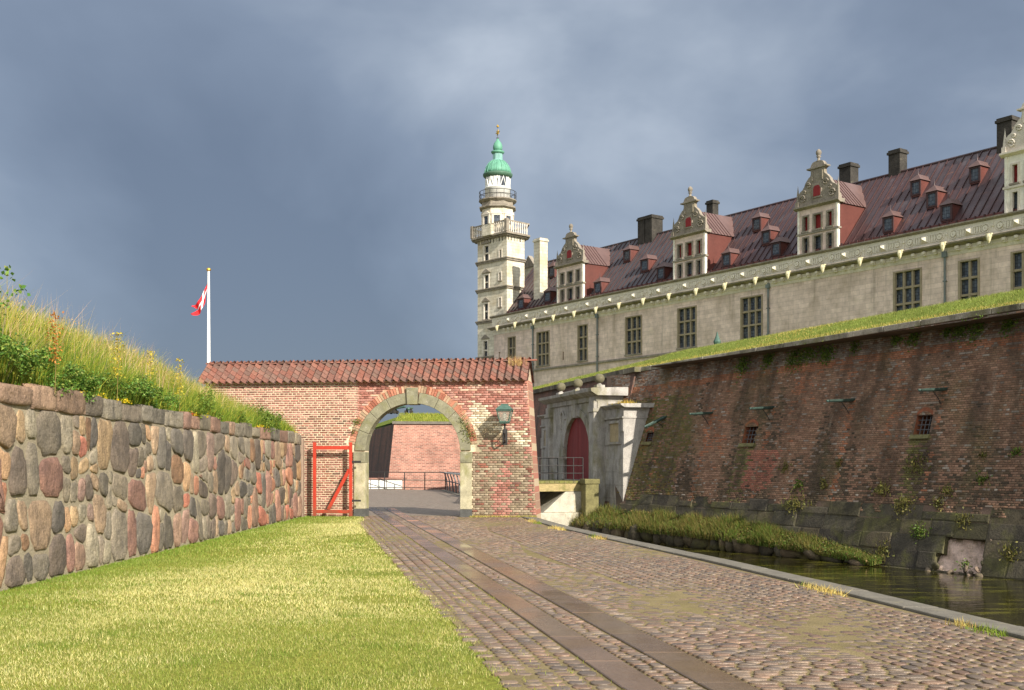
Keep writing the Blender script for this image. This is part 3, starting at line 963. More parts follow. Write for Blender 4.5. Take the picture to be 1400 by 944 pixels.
n = 15000; x, y = bank_pts(n, -9.0, -6.6, 12, 33, 1.3)
z = bank_z(x, y) + rng.random(n)**0.8*np.interp(y, [11, 20, 24, 28, 32], [0.55, 0.55, 0.5, 0.42, 0.3])
fl_ = field(x*1.5, y, 1.5)
sel = fl_ + rng.normal(0, .25, n) > 0.0
o = leaves('herbs', np.stack([x, y, z], 1)[sel], rng.uniform(0.03, 0.075, sel.sum()), pick([A(150,156,60), A(120,140,50), A(170,164,70), A(100,126,44), A(186,170,84)], sel.sum(), .25), 0.3, aspect=0.35)
tag(o, 'leafy herbs mixed into the tall grass of the bank', 'herbs', kind='stuff')
def shrub(name, label, cx, cy, rx, ry, rz, nleaf, size, pal, cat='shrub', group=None, z0=None, stems=7):
    zb = float(bank_z(np.array(cx), np.array(cy))) if z0 is None else z0
    root = empty(name, (cx, cy, zb)); tag(root, label, cat, group)
    # several lobes so that the outline is uneven
    lob = []
    for _ in range(44):
        a_, b0_ = rng.uniform(-.8,.8), rng.uniform(-1,1)
        lob.append((a_*rx, b0_*ry, rng.uniform(0.1,0.8)*rz*(1-0.55*b0_*b0_), rng.uniform(0.10, 0.24)))
    P = []
    for (a, b_, c_, s) in lob:
        m = nleaf//44
        d = rng.normal(0, 1, (m, 3)); d /= np.linalg.norm(d, axis=1)[:, None]
        rad = rng.uniform(0.15, 1.15, m)[:, None]
        P.append(np.array([a, b_, c_]) + d*rad*np.array([rx*s*1.3, (rx+ry)*.5*s, rz*s*1.2]))
    P = np.concatenate(P); P = P[P[:, 2] > -0.05]
    leaves('foliage', P, rng.uniform(0.7, 1.3, len(P))*size, pick(pal, len(P), 0.25), 0.5, parent=root)['kind'] = 'stuff'
    mb = MB()
    for k in range(stems):
        a = random.uniform(0, 6.28); e = random.uniform(0.3, 0.7)
        mb.tube([(0.05*math.cos(a), 0.05*math.sin(a), -0.05), (rx*e*.4*math.cos(a), ry*e*.4*math.sin(a), rz*.4), (rx*e*math.cos(a), ry*e*math.sin(a), rz*random.uniform(.7, .95))], 0.008, 5, 0.003)
    mb.build('stems', mk('stem_'+name, A(110,100,60), rough=0.8), root)
    return root
GL = [A(92,128,48), A(78,112,42), A(112,144,60), A(64,94,36), A(126,150,68), A(140,150,70)]
OL = [A(110,132,48), A(92,116,40), A(132,148,60)]
shrub('shrub', 'broad leafy green shrub spilling over the wall top at the left edge', -6.68, 14.2, 0.5, 2.9, 0.80, 11000, 0.05, GL, group='shrubs on the bank')
shrub('shrub', 'low leafy green shrub hugging the wall top right of the broad one', -6.66, 18.6, 0.42, 2.6, 0.62, 9000, 0.048, GL, group='shrubs on the bank')
shrub('shrub', 'olive green shrub in the tall grass below the flagpole', -6.8, 23.4, 0.5, 0.9, 0.7, 3200, 0.05, OL, group='shrubs on the bank')
shrub('shrub', 'small green shrub between the olive shrub and the gate-end shrub', -6.8, 26.6, 0.4, 0.6, 0.42, 1700, 0.05, OL, group='shrubs on the bank')
shrub('shrub', 'dense green shrub at the gate end of the bank', -6.8, 29.6, 0.5, 1.0, 0.78, 3200, 0.055, [A(96,120,44), A(80,104,38), A(120,138,54)], group='shrubs on the bank')
# the sapling twig against the sky
root = empty('sapling', (-6.65, 14.3, 3.25)); tag(root, 'thin sapling with round green leaves against the sky at the left edge', 'sapling')
mb = MB(); mb.tube([(0,0,0), (0.05,0.05,0.5), (0.02,0.1,0.95)], 0.008, 5, 0.003); mb.tube([(0.04,0.04,0.4), (0.2,0.05,0.62)], 0.005, 4, 0.002); mb.tube([(0.04,0.05,0.55), (-0.15,0.1,0.8)], 0.005, 4, 0.002)
mb.build('stem', mk('twig', A(120,112,76)), root)
P = np.concatenate([np.array([0.03,0.08,0.9])+rng.normal(0, .06, (14,3)), np.array([0.19,0.05,0.64])+rng.normal(0, .06, (14,3)), np.array([-0.13,0.1,0.78])+rng.normal(0, .06, (12,3)), np.array([0.04,0.05,0.45])+rng.normal(0, .08, (22,3))])
leaves('foliage', P, rng.uniform(.05, .08, len(P)), pick(GL, len(P)), 0.3, parent=root, aspect=0.8)['kind'] = 'stuff'
# yellow stonecrop along the coping
n = 2600
y = rng.uniform(15, 33.2, n); sel = np.sin(y*1.15+0.4)+0.5*np.sin(y*3.1) > 0.55; y = y[sel]; n = len(y)
x = -6.47 - np.abs(rng.normal(0, 0.06, n)); z = 2.53 + 0.17*(33.75-y)/22.75 + np.abs(rng.normal(0, 0.03, n))
red = (np.abs(y-20.3) < 0.5) | (np.abs(y-22.2) < 0.25)
c = np.where(red[:, None], pick([A(170,84,52), A(190,110,64)], n), pick([A(222,190,34), A(232,204,52), A(170,164,50)], n))
o = leaves('stonecrop', np.stack([x, y, z], 1), rng.uniform(0.025, 0.05, n), c, 0.5, aspect=0.8)
tag(o, 'yellow flowering stonecrop cushions on the coping of the stone wall', 'flowers', kind='stuff')
# golden weeds standing in the bank
for i, (px, py, d, lab) in enumerate([(205, 470, 20.5, 'yellow-green weed spike beside the tallest seed stalks'), (245, 487, 21.6, 'small yellow-green weed spike left of the flagpole'), (75, 412, 15.4, 'orange-brown dock plant on the crest near the left edge'), (160, 450, 17.6, 'pair of golden weed heads midway along the crest')]):
    p = at(px, py, d); zb = float(bank_z(np.array(p.x), np.array(p.y)))
    root = empty('weed', (p.x, p.y, zb)); tag(root, lab, 'weed', 'weeds on the bank')
    H = min(p.z - zb + 0.1, 1.15)
    mb = MB(); mb.tube([(0,0,0), (0.02,0,H*.6), (0,0,H)], 0.006, 4, 0.003); mb.build('stem', mk('weed_stem%d' % i, A(120,104,56)), root)
    nl = 150; t = rng.random(nl); P = np.stack([rng.normal(0, .05, nl), rng.normal(0, .05, nl), H*(0.35+0.65*t)], 1)
    leaves('foliage', P, rng.uniform(.03, .06, nl), pick([A(186,120,50), A(170,104,48)] if i == 2 else [A(176,164,52), A(196,172,60)], nl), 0.3, parent=root)['kind'] = 'stuff'
# ------------------------------------------------------------------ brick gateway with arch and tiled roof
GF = Frame(-3.07, 33.9, 0.9917, -0.1288)
gate = GF.place(empty('gateway')); tag(gate, 'red brick gateway with stone arch and pantiled roof across the road', 'gateway')
RI, ZC = 1.507, 2.01                               # intrados radius, springing height
RO = RI + 0.32
TH = 1.30                                          # wall thickness
XR0 = GF.s_(733.5); XR1 = GF.sz(721, 520)[0]
XL = GF.s_(285) - 0.1
ZT = 4.20
def xr(z): return XR0 + (XR1 - XR0) * z / 4.2
arc = [(RI*math.cos(a), ZC + RI*math.sin(a)) for a in np.linspace(0, math.pi, 33)]
poly = [(XL, -0.2), (-RI, -0.2)] + list(reversed(arc)) + [(RI, -0.2), (XR0, -0.2), (XR1, ZT), (XL, ZT)]
mb = MB(); mb.prism_y(poly, 0.012, 0.44)
RB2 = RI + 0.28
arc2 = [(RB2*math.cos(a), ZC + RB2*math.sin(a)) for a in np.linspace(0, math.pi, 33)]
mb.prism_y([(XL, -0.2), (-RB2, -0.2)] + list(reversed(arc2)) + [(RB2, -0.2), (XR0, -0.2), (XR1, ZT), (XL, ZT)], 0.442, TH)
M['gate_mortar'] = mk('gate_mortar', A(214,196,164), mul=[(3, 0.85, 1.1), (40, 0.8, 1.15)],
    over=[(A(176,112,86), 3.0, 0.25, 0.5, (1,1,1), 0.85, [(0, -1.75, None, 0.03), (2, 3.1, None, 0.12)]),
          (A(150,140,112), 5, 0.2, 0.45, (1,1,1), 0.9, [(0, 1.95, None, 0.05), (2, None, 3.2, 0.12)])], rough=0.95, bump=(0.7, 60, 0.012))
mb.build('wall_core', M['gate_mortar'], gate)

# bricks, English bond: stretcher courses and header courses
H_ = 0.0714
bricks = []
rb = random.Random(3)
RED = [A(166,114,100), A(154,103,90), A(174,125,111), A(146,98,87), A(160,107,93), A(180,135,120)]
BRN = [A(140,92,76), A(128,84,70), A(112,82,72), A(150,98,80)]
LICH = [A(152,134,112), A(146,128,106), A(162,146,122), A(136,118,98), A(128,110,90), A(142,126,102), A(156,140,116), A(150,120,100)]
def fnoise(x, z, s):
    return 0.5*math.sin(1.9*s*x+0.7*z*s+s)+0.5*math.sin(2.3*s*z-1.3*x*s+2*s)+0.35*math.sin(4.1*s*x+3.3*s*z)
for ci in range(int(4.16/H_)):
    z0 = 0.01 + ci*H_
    hdr = ci % 2
    wid = 0.135 if hdr else 0.27
    x = XL + 0.02 - (0.0 if hdr else 0.067) + (0.135 if (ci//2) % 2 and not hdr else 0)
    while x < XR0:
        x0, x1 = x, x + wid
        x += wid
        lim = xr(z0 + H_/2)
        if x0 > lim - 0.03: break
        x1 = min(x1, lim)
        cx, cz = (x0+x1)/2, z0 + H_/2
        if cz <= ZC:
            if abs(cx) < RI + 0.36: continue
            j = RI + 0.355
            if x0 < j < x1 and cx > 0: x0 = j
            if x0 < -j < x1 and cx < 0: x1 = -j
        else:
            if math.hypot(cx, cz - ZC) < RO + 0.235: continue
        if x1 - x0 < 0.05: continue
        bricks.append((x0, x1, z0, z0 + H_))
def brick_col(cx, cz):
    r = rb.random
    lich_edge = 2.95 + 0.35*fnoise(cx, cz, 1.1) + (0.25 if cx < 2.4 else 0)
    if cx > 1.85 and cz < lich_edge:
        redz = abs(cx - (2.86 + 0.10*(cz-1))) < 0.17 + 0.10*(1.4-cz) + 0.10*fnoise(cx, cz, 2.2) and cz < 2.0
        if redz and r() < 0.85: c = rb.choice(RED[:4])
        elif cx > xr(cz) - 0.22 and r() < 0.5: c = rb.choice(RED)
        elif cz > 2.35 + 0.3*fnoise(cx, cz, 1.9): c = rb.choice([A(206,192,164), A(190,176,146), A(214,202,176), A(170,150,120)])
        else: c = rb.choice(LICH) if r() < 0.86 else rb.choice(BRN)
    elif cx < -1.75 and cz > 0:
        dark = cz < 3.2 and r() < 0.35
        c = rb.choice(BRN) if dark else rb.choice(RED)
    else:
        c = rb.choice(RED + [A(168,113,99), A(176,125,111), A(192,158,140)]) if r() < 0.86 else rb.choice([A(206,176,150), A(196,160,134)])
    f = rb.uniform(0.78, 1.12)
    return (c[0]*f, c[1]*f, c[2]*f)
def brick_mesh_unit():
    """unit brick 1 x 1 in x,z with a proud worn face at y = -1"""
    m = MB(); e = 0.06
    m.add([(-.5,0.6,-.5),(.5,0.6,-.5),(.5,0.6,.5),(-.5,0.6,.5),(-.5,-.7,-.5),(.5,-.7,-.5),(.5,-.7,.5),(-.5,-.7,.5),
           (-.5+e*.5,-1,-.5+e*2),(.5-e*.5,-1,-.5+e*2),(.5-e*.5,-1,.5-e*2),(-.5+e*.5,-1,.5-e*2)],
          [(0,1,5,4),(1,2,6,5),(2,3,7,6),(3,0,4,7),(4,5,9,8),(5,6,10,9),(6,7,11,10),(7,4,8,11),(8,9,10,11)])
    return m
BU = brick_mesh_unit()
BV = np.array(BU.v); BFq = np.array(BU.f)
me_b = BU.mesh('brick', fix=False); me_b.materials.append(M['brick_obj'])
def brick_objects(items, parent, tf=None):
    for (x0, x1, z0, z1, jz, jx, dep, col) in items:
        o = link('brick', me_b, None, parent, ((x0+x1)/2, 0.0, (z0+z1)/2), None, col)
        o.scale = (x1-x0-jx, dep, z1-z0-jz)
def brick_stuff(name, items, parent, mat=None):
    n = len(items)
    arr = np.array([[ (a+b)/2, (c+d)/2, b-a-jx, d-c-jz, dep] for (a,b,c,d,jz,jx,dep,col) in items])
    V = np.empty((n, 12, 3))
    V[:,:,0] = arr[:,0,None] + BV[None,:,0]*arr[:,2,None]
    V[:,:,1] = BV[None,:,1]*arr[:,4,None]
    V[:,:,2] = arr[:,1,None] + BV[None,:,2]*arr[:,3,None]
    F_ = (BFq[None,:,:] + (np.arange(n)*12)[:,None,None]).reshape(-1, 4)
    cc = np.repeat(np.array([it[7] for it in items]), 12, axis=0)
    o = np_mesh(name, V.reshape(-1,3), F_, mat or M['brick_attr'], cc, parent=parent); o['kind'] = 'stuff'
    return o
items = []
for (x0, x1, z0, z1) in bricks:
    cx, cz = (x0+x1)/2, (z0+z1)/2
    left = cx < -1.75
    jz = rb.uniform(0.026, 0.034) if left else rb.uniform(0.012, 0.020)
    jx = rb.uniform(0.020, 0.034) if left else rb.uniform(0.012, 0.020)
    items.append((x0, x1, z0, z1, jz, jx, rb.uniform(0.008, 0.016) - (0.004 if left else 0), brick_col(cx, cz)))
# the widest visible ones as single pieces
front = [it for it in items if GF.s_(352) < it[0]]
front.sort(key=lambda it: -(it[1]-it[0]) + 0.004*abs((it[0]+it[1])/2 + 2.6))
ids = set(id(it) for it in front[:300])
brick_objects(front[:300], gate)
brick_stuff('bricks', [it for it in items if id(it) not in ids], gate)

# stone arch ring and keystone
def arc_block(a0, a1, r0, r1, y0, y1):
    m = MB(); n = max(2, int(abs(a1-a0)/0.09)+1)
    po = []
    for a in np.linspace(a0, a1, n): po.append((r0*math.cos(a), ZC + r0*math.sin(a)))
    for a in np.linspace(a1, a0, n): po.append((r1*math.cos(a), ZC + r1*math.sin(a)))
    m.prism_y(po, y0, y1); return m
na = 9
kh = 0.115
for side in (0, 1):
    a_lo, a_hi = (0.02, math.pi/2 - kh) if side == 0 else (math.pi/2 + kh, math.pi - 0.02)
    aa = np.linspace(a_lo, a_hi, 5)
    for i in range(4):
        arc_block(aa[i]+0.003, aa[i+1]-0.003, RI-0.012, RO, -0.05, 0.42).build('arch_stone', M['arch_stone'], gate, bevel=0.012)
mb = MB(); mb.prism_y([(-0.165, ZC+RI-0.05), (0.165, ZC+RI-0.05), (0.185, ZC+RI+0.47), (-0.185, ZC+RI+0.47)], -0.11, 0.4)
mb.build('keystone', M['arch_stone'], gate, bevel=0.015)
# rim of bricks on edge over the stone ring
nb = 64
for i in range(nb):
    a0 = 0.12 + (math.pi-0.24)*i/nb; a1 = 0.12 + (math.pi-0.24)*(i+1)/nb
    if abs((a0+a1)/2 - math.pi/2) < 0.10: continue
    c = rb.choice([A(172,116,92), A(184,130,104), A(156,98,78), A(186,150,122), A(164,140,112)])
    m = arc_block(a0+0.004, a1-0.004, RO+0.008, RO+0.215+rb.uniform(-.012,.012), -0.016+rb.uniform(-.006,.004), 0.02)
    f = rb.uniform(.8, 1.1); m.build('arch_brick', M['brick_obj'], gate, color=(c[0]*f, c[1]*f, c[2]*f))
# piers: impost, shaft, dark plinth
for sgn in (-1, 1):
    a, b_ = (RI-0.012, RI+0.345)
    x0, x1 = (a, b_) if sgn > 0 else (-b_, -a)
    mb = MB(); mb.box(x0, x1, -0.05, 0.40, 0.24, 1.66); mb.build('pier_shaft', M['pier_stone'], gate, bevel=0.012)
    mb = MB(); mb.box(x0-0.02*(sgn<0), x1+0.02*(sgn>0), -0.07, 0.40, 1.664, ZC-0.006); mb.build('impost', M['arch_stone'], gate, bevel=0.015)
    mb = MB(); mb.box(x0-0.01, x1+0.01, -0.065, 0.40, -0.1, 0.236); mb.build('plinth', M['dark_plinth'], gate, bevel=0.015)

# pantile roof
EY, EZ = -0.20, 4.17                                # front eave
RY, RZ = TH/2, 4.84                                 # ridge
SL = math.hypot(RY-EY, RZ-EZ); SA = math.atan2(RZ-EZ, RY-EY)
def pantile(w=0.232, l=0.36, n=13):
    m = MB(); vs = []; fs = []
    prof = []
    for k in range(n):
        u = k/(n-1)
        prof.append((u*w*1.14 - w*0.57, 0.054*math.sin(2*math.pi*(u*1.0+0.05)) + 0.016*math.sin(4*math.pi*u)))
    for (yy, dz) in ((0, 0.0), (l, -0.002)):
        for (x, z) in prof: vs.append((x, yy, z+dz+0.030*(1-yy/l)))
    for (x, z) in prof: vs.append((x, 0, z-0.024+0.030))
    for k in range(n-1):
        fs.append((k, k+1, n+k+1, n+k)); fs.append((2*n+k, 2*n+k+1, k+1, k))
    m.add(vs, fs); return m
PT = pantile()
me_t = PT.mesh('roof_tile', smooth=False, fix=False); me_t.materials.append(M['tile'])
XT0, XT1 = GF.s_(285, RY), XR1 + 0.03
nrow = 5; ncol = int((XT1-XT0)/0.232); pit = (XT1-XT0)/ncol
TC = [A(128,86,72), A(120,80,67), A(134,91,75), A(114,78,66), A(106,80,69), A(118,84,71), A(126,80,65), A(112,86,74), A(128,92,78)]
tiles = []
for j in range(nrow):
    for i in range(ncol):
        t = j*(SL-0.05)/nrow
        tiles.append((XT0+(i+.5)*pit, EY + t*math.cos(SA), EZ + t*math.sin(SA), random.choice(TC), random.uniform(.9, 1.04)))
for (x, y, z, c, f) in tiles:
    o = link('roof_tile', me_t, None, gate, (x+random.uniform(-.006,.006), y, z+random.uniform(-.004,.006)), (SA+random.uniform(-.02,.02), random.uniform(-.03,.03), random.uniform(-.02,.02)), (c[0]*f, c[1]*f, c[2]*f))
bv = np.array(PT.v); VV = []; FF = []; CC = []; b = 0
for j in range(nrow):
    for i in range(ncol):
        t = j*(SL-0.05)/nrow; c = random.choice(TC)
        ca, sa = math.cos(SA), math.sin(SA)
        for (x, y, z) in PT.v:
            yy = (t+y)*ca - z*sa; zz = (t+y)*sa + z*ca
            VV.append((XT1-(i+.5)*pit - x, 2*RY-EY-yy, EZ+zz)); CC.append(c)
        FF += [tuple(q+b for q in f) for f in PT.f]; b += len(PT.v)
o = np_mesh('rear_tiles', VV, FF, M['tile_attr'], CC, parent=gate); o['kind'] = 'stuff'
# ridge tiles
m = MB()
for k in range(7):
    a = math.pi*k/6
prof = [(0.085*math.cos(math.pi*k/6), 0.06*math.sin(math.pi*k/6)) for k in range(7)]
mr_ = MB()
vs = [(-.18, y, z) for y, z in prof] + [(.20, y*.9, z*.92) for y, z in prof]
mr_.add(vs, [(k+1, k, k+7, k+8) for k in range(6)] + [tuple(range(7)), tuple(range(13, 6, -1))])
me_r = mr_.mesh('ridge_tile', fix=True); me_r.materials.append(M['tile'])
x = XT0 + 0.12
while x < XT1:
    c = random.choice(TC); f = random.uniform(.8, 1.1)
    link('ridge_tile', me_r, None, gate, (x, RY, RZ-0.01+random.uniform(-.008,.008)), (0, random.uniform(-.03,.03), 0), (c[0]*f, c[1]*f, c[2]*f))
    x += 0.345
# boards closing the gap below the tiles, and the mortared eave
mb = MB(); mb.prism_x([(0.0, ZT-0.02), (TH, ZT-0.02), (TH+0.12, EZ+0.02), (RY, RZ-0.06), (-0.12, EZ+0.02)], XT0+0.05, XT1-0.05)
mb.build('roof_core', mk('eave_mortar', A(196,176,148), mul=[(8, 0.7, 1.15)], bump=(0.6, 30, 0.02)), gate)

# dry grass tuft on the roof
P = GF.P(XT1-0.42, RY-0.25, 4.66); n = 120
o = blades('grass_tuft', np.array(P)+rng.normal(0, 1, (n,3))*np.array([.12,.06,.01]), rng.uniform(.15,.42,n), rng.uniform(.006,.014,n), pick([A(206,176,116), A(190,156,96), A(170,140,90)], n), 0.3)
tag(o, 'dry straw-coloured grass tuft growing on the gateway roof ridge', 'grass')

# ivy and moss on the arch
def ivy(label, cx, cz, rx, rz, n, pal):
    p = np.stack([cx+rng.normal(0, rx, n), -0.05-np.abs(rng.normal(0, .03, n)), cz+rng.normal(0, rz, n)], 1)
    W = np.array([GF.P(a[0], a[1], a[2]) for a in p])
    ro = empty('wall_plant', GF.P(cx, -.05, cz)); o = leaves('foliage', W-np.array(GF.P(cx, -.05, cz)), rng.uniform(.03, .065, n), pick(pal, n), 0.2, parent=ro); o['kind'] = 'stuff'
    tag(ro, label, 'plant', 'plants on the gateway')
ivy('green plant rooted in the left haunch of the arch', -1.75, 2.95, .07, .06, 90, [A(84,112,40), A(104,126,52)])
ivy('small plant lower on the left haunch of the arch', -1.86, 2.65, .05, .06, 40, [A(100,118,56), A(120,126,70)])
for k, (cx, cz) in enumerate([(1.58, 2.98), (1.70, 2.74), (1.80, 2.52)]):
    ivy(['uppermost mossy plant on the right haunch of the arch', 'middle mossy plant on the right haunch of the arch', 'lowest and largest mossy plant on the right haunch of the arch'][k], cx, cz, .06+.02*k, .09+.02*k, 70+40*k, [A(120,126,66), A(96,106,50), A(140,138,84)])

# wall lantern on a bracket
lx, lz = GF.sz(690, 577, -0.55)
lamp = GF.place(empty('wall_lantern')); tag(lamp, 'green copper lantern with clear panes on an iron wall bracket', 'lantern')
LW = -0.55
mb = MB(); mb.tube([(lx, LW, lz-0.02), (lx, LW, lz-0.34), (lx-0.03, LW+0.12, lz-0.52), (lx-0.06, -0.02, lz-0.6)], 0.028, 8)
mb.tube([(lx-0.06, -0.02, lz-0.28), (lx-0.03, LW+0.2, lz-0.36), (lx, LW, lz-0.30)], 0.018, 6)
mb.box(lx-0.13, lx+0.01, -0.035, 0.0, lz-0.68, lz-0.2)
mb.build('bracket', M['iron'], lamp)
b0, b1, hh = 0.13, 0.215, 0.34
mb = MB()
for sx in (-1, 1):
    for sy in (-1, 1): mb.bar((lx+sx*b0, LW+sy*b0, lz), (lx+sx*b1, LW+sy*b1, lz+hh), 0.03, 0.03)
for q_, zz in ((b0, lz), (b1, lz+hh)):
    for s_ in (-1, 1):
        mb.box(lx-q_-.02, lx+q_+.02, LW+s_*q_-.018, LW+s_*q_+.018, zz-.018, zz+.018)
        mb.box(lx+s_*q_-.018, lx+s_*q_+.018, LW-q_+.02, LW+q_-.02, zz-.015, zz+.015)
mb.box(lx-b0, lx+b0, LW-b0, LW+b0, lz-0.05, lz-.02)
mb.build('lantern_frame', M['copper'], lamp)
mb = MB(); e = 0.255
mb.add([(lx-e,LW-e,lz+hh+.02),(lx+e,LW-e,lz+hh+.02),(lx+e,LW+e,lz+hh+.02),(lx-e,LW+e,lz+hh+.02),(lx-.13,LW-.13,lz+hh+.15),(lx+.13,LW-.13,lz+hh+.15),(lx+.13,LW+.13,lz+hh+.15),(lx-.13,LW+.13,lz+hh+.15)],
       [(0,3,2,1),(4,5,6,7),(0,1,5,4),(1,2,6,5),(2,3,7,6),(3,0,4,7)])
mb.box(lx-.1, lx+.1, LW-.1, LW+.1, lz+hh+.15, lz+hh+.20)
mb.build('lantern_roof', M['copper'], lamp)
g = NG('pane_glass'); g.b.inputs['Roughness'].default_value = 0.05; g.b.inputs['Transmission Weight'].default_value = 0.75; g.b.inputs['Base Color'].default_value = (*A(226,222,204), 1); g.b.inputs['IOR'].default_value = 1.1
M['pane'] = g.m
mb = MB()
for k in range(4):
    c4 = [(-1,-1),(1,-1),(1,1),(-1,1)]
    (ax, ay), (bx_, by_) = c4[k], c4[(k+1) % 4]
    i0, i1 = b0-.006, b1-.006
    mb = MB(); mb.quad((lx+ax*i0, LW+ay*i0, lz), (lx+bx_*i0, LW+by_*i0, lz), (lx+bx_*i1, LW+by_*i1, lz+hh), (lx+ax*i1, LW+ay*i1, lz+hh))
    mb.build('pane', M['pane'], lamp, fix=False)
mb = MB(); mb.lathe([(0.03, lz), (0.03, lz+.1), (0.06, lz+.14), (0.07, lz+.22), (0.04, lz+.28)], 10, lx, LW); mb.build('bulb', M['white_paint'], lamp, smooth=True)

# red frame gate leaf folded against the wall
gx0, gx1 = GF.s_(428.5, -0.3), GF.s_(481.5, -0.3)
zt0 = GF.sz(455, 606, -0.3)[1]
leaf = GF.place(empty('gate_leaf')); tag(leaf, 'red painted wooden gate frame with diagonal brace beside the arch', 'gate')
w_ = 0.085
for x in (gx0+w_/2, gx1-w_/2):
    mb = MB(); mb.box(x-w_/2, x+w_/2, -0.36, -0.27, 0.02, zt0+0.02); mb.build('post', M['red_paint'], leaf, bevel=0.006)
for z in (zt0-0.15, 0.16):
    mb = MB(); mb.box(gx0+w_, gx1-w_, -0.345, -0.285, z-w_/2-.012, z+w_/2+.012); mb.build('rail', M['red_paint'], leaf, bevel=0.006)
mb = MB(); mb.bar((gx0+0.48, -0.315, 0.22), (gx1-w_, -0.315, zt0-0.82), 0.10, 0.05); mb.build('brace', M['red_paint'], leaf, bevel=0.006)
mb = MB()
for z in (0.5, 1.7): mb.box(gx1-.01, gx1+0.28, -0.33, -0.31, z-.03, z+.03)
mb.build('strap_hinge', M['iron'], leaf)

g = NG('gate_end_brick'); br = g.n('ShaderNodeTexBrick'); br.inputs['Scale'].default_value = 1; br.inputs['Brick Width'].default_value = .25; br.inputs['Row Height'].default_value = H_; br.inputs['Mortar Size'].default_value = .008
br.inputs['Color1'].default_value = (*A(168,104,86),1); br.inputs['Color2'].default_value = (*A(150,120,98),1); br.inputs['Mortar'].default_value = (*A(180,160,130),1)
mpn = g.n('ShaderNodeMapping'); mpn.inputs['Rotation'].default_value = (R(90), 0, R(90)); g.l(g.co(), mpn.inputs[0]); g.l(mpn.outputs[0], br.inputs['Vector']); g.l(br.outputs['Color'], g.b.inputs['Base Color']); g.b.inputs['Roughness'].default_value = .9
mb = MB(); mb.hexa([(XR0+.001,.014,-.1),(XR0+.012,.014,-.1),(XR0+.012,TH-.01,-.1),(XR0+.001,TH-.01,-.1),(XR1+.001,.014,ZT-.01),(XR1+.012,.014,ZT-.01),(XR1+.012,TH-.01,ZT-.01),(XR1+.001,TH-.01,ZT-.01)])
mb.build('end_face', g.m, gate)
# ------------------------------------------------------------------ the brick rampart across the moat
BAT = 0.30; TH_ = math.atan(BAT); CT, ST = math.cos(TH_), math.sin(TH_)
RF = Frame(12.4, 26.6, 0.486, -0.874)
def on_bat(px, py, fr=RF, b=BAT):
    """pixel ray onto the battered face: s along, zz up the slope"""
    rx, rz = ray(px, py); n = fr.v
    k = fr.o[0]*n[0] + fr.o[1]*n[1]
    d = (k + b*(EYE - ZW)) / (rx*n[0] + n[1] - b*rz)
    x, y, z = rx*d - fr.o[0], d - fr.o[1], EYE + rz*d
    return x*fr.u[0] + y*fr.u[1], (z - ZW)/CT if b else z - ZW, z
def top_z(s):
    return np.interp(s, [sT0, sT1], [zT0, zT1])
sT0, _, zT0 = on_bat(860, 511); sT1, _, zT1 = on_bat(1400, 423)
print('rampart top', sT0, zT0, sT1, zT1)
ramp = RF.place(empty('rampart')); ramp.location.z = 0
tag(ramp, 'tall battered dark red brick rampart rising from the moat', 'rampart')
SA_, SB_ = -17.0, 26.0                              # whole length built
SV0, SV1 = -20.8, on_bat(1412, 600)[0] + 4.0        # bricks one by one where they are in view
def face(s, zz, out=0.0):
    """point of the battered face, in rampart coordinates"""
    return (s, zz*ST - out*CT, ZW + zz*CT + out*ST)

def s_left(zz): return -17.0 - 3.6*zz/6.8
FZ = 1.78                                           # slope height of the stone footing
wins = []
for (px0, py0, px1, py1) in ((883, 592, 891, 604), (1019, 584, 1031.5, 606), (1254, 568.5, 1270, 594)):
    a, z1_, _ = on_bat(px0, py0); b_, z0_, _ = on_bat(px1, py1)
    wins.append((a, b_, z0_, z1_))
print('wins', [(round(w[1]-w[0], 2), round(w[3]-w[2], 2)) for w in wins])
hole = (on_bat(1277, 760)[0], on_bat(1350, 760)[0], 0.0, on_bat(1300, 731)[1])

# backing with window openings, in slope coordinates
xsb = sorted(set([SA_, SB_] + [w[0] for w in wins] + [w[1] for w in wins] + [hole[0], hole[1]] + list(np.arange(SA_, SB_, 2.0))))
mb = MB()
for a, b_ in zip(xsb, xsb[1:]):
    zt = lambda s: (float(top_z(s)) - ZW)/CT
    cuts = [-0.8, 0.0]
    for w in wins:
        if a >= w[0]-1e-6 and b_ <= w[1]+1e-6: cuts += [w[2], w[3]]
    inhole = a >= hole[0]-1e-6 and b_ <= hole[1]+1e-6
    if inhole: cuts += [hole[3]]
    cuts = sorted(cuts)
    for c0, c1 in zip(cuts, cuts[1:] + [None]):
        mid = (c0 + (c1 if c1 is not None else c0 + 1))/2
        if c1 is not None and any(a >= w[0]-1e-6 and b_ <= w[1]+1e-6 and w[2] <= mid <= w[3] for w in wins): continue
        if inhole and c1 is not None and 0 <= mid <= hole[3]: continue
        A1, B1 = (c1, c1) if c1 is not None else (zt(a), zt(b_))
        mb.quad(face(a, c0), face(b_, c0), face(b_, B1), face(a, A1))
mb.add([face(SA_, -.3), face(SA_, (float(top_z(SA_))-ZW)/CT), face(-20.9, (float(top_z(-20.9))-ZW)/CT)], [(0,1,2)])
# top and end return
mb.quad((SA_, 1.2, float(top_z(SA_))), (SB_, 1.2, float(top_z(SB_))), (SB_, 4.0, float(top_z(SB_))), (SA_, 4.0, float(top_z(SA_))))
M['ramp_core'] = mk('rampart_mortar', A(112,92,78), mul=[(1.2, 0.7, 1.2), (30, 0.7, 1.2)], over=[(A(92,88,56), 0.9, 0.5, 0.66, (1,1,0.4), 0.6), (A(60,56,50), 0.7, 0.5, 0.66, (1.4,1,0.3), 0.7)], rough=0.95, bump=(0.5, 40, 0.02))
mb.build('wall_core', M['ramp_core'], ramp, fix=False)

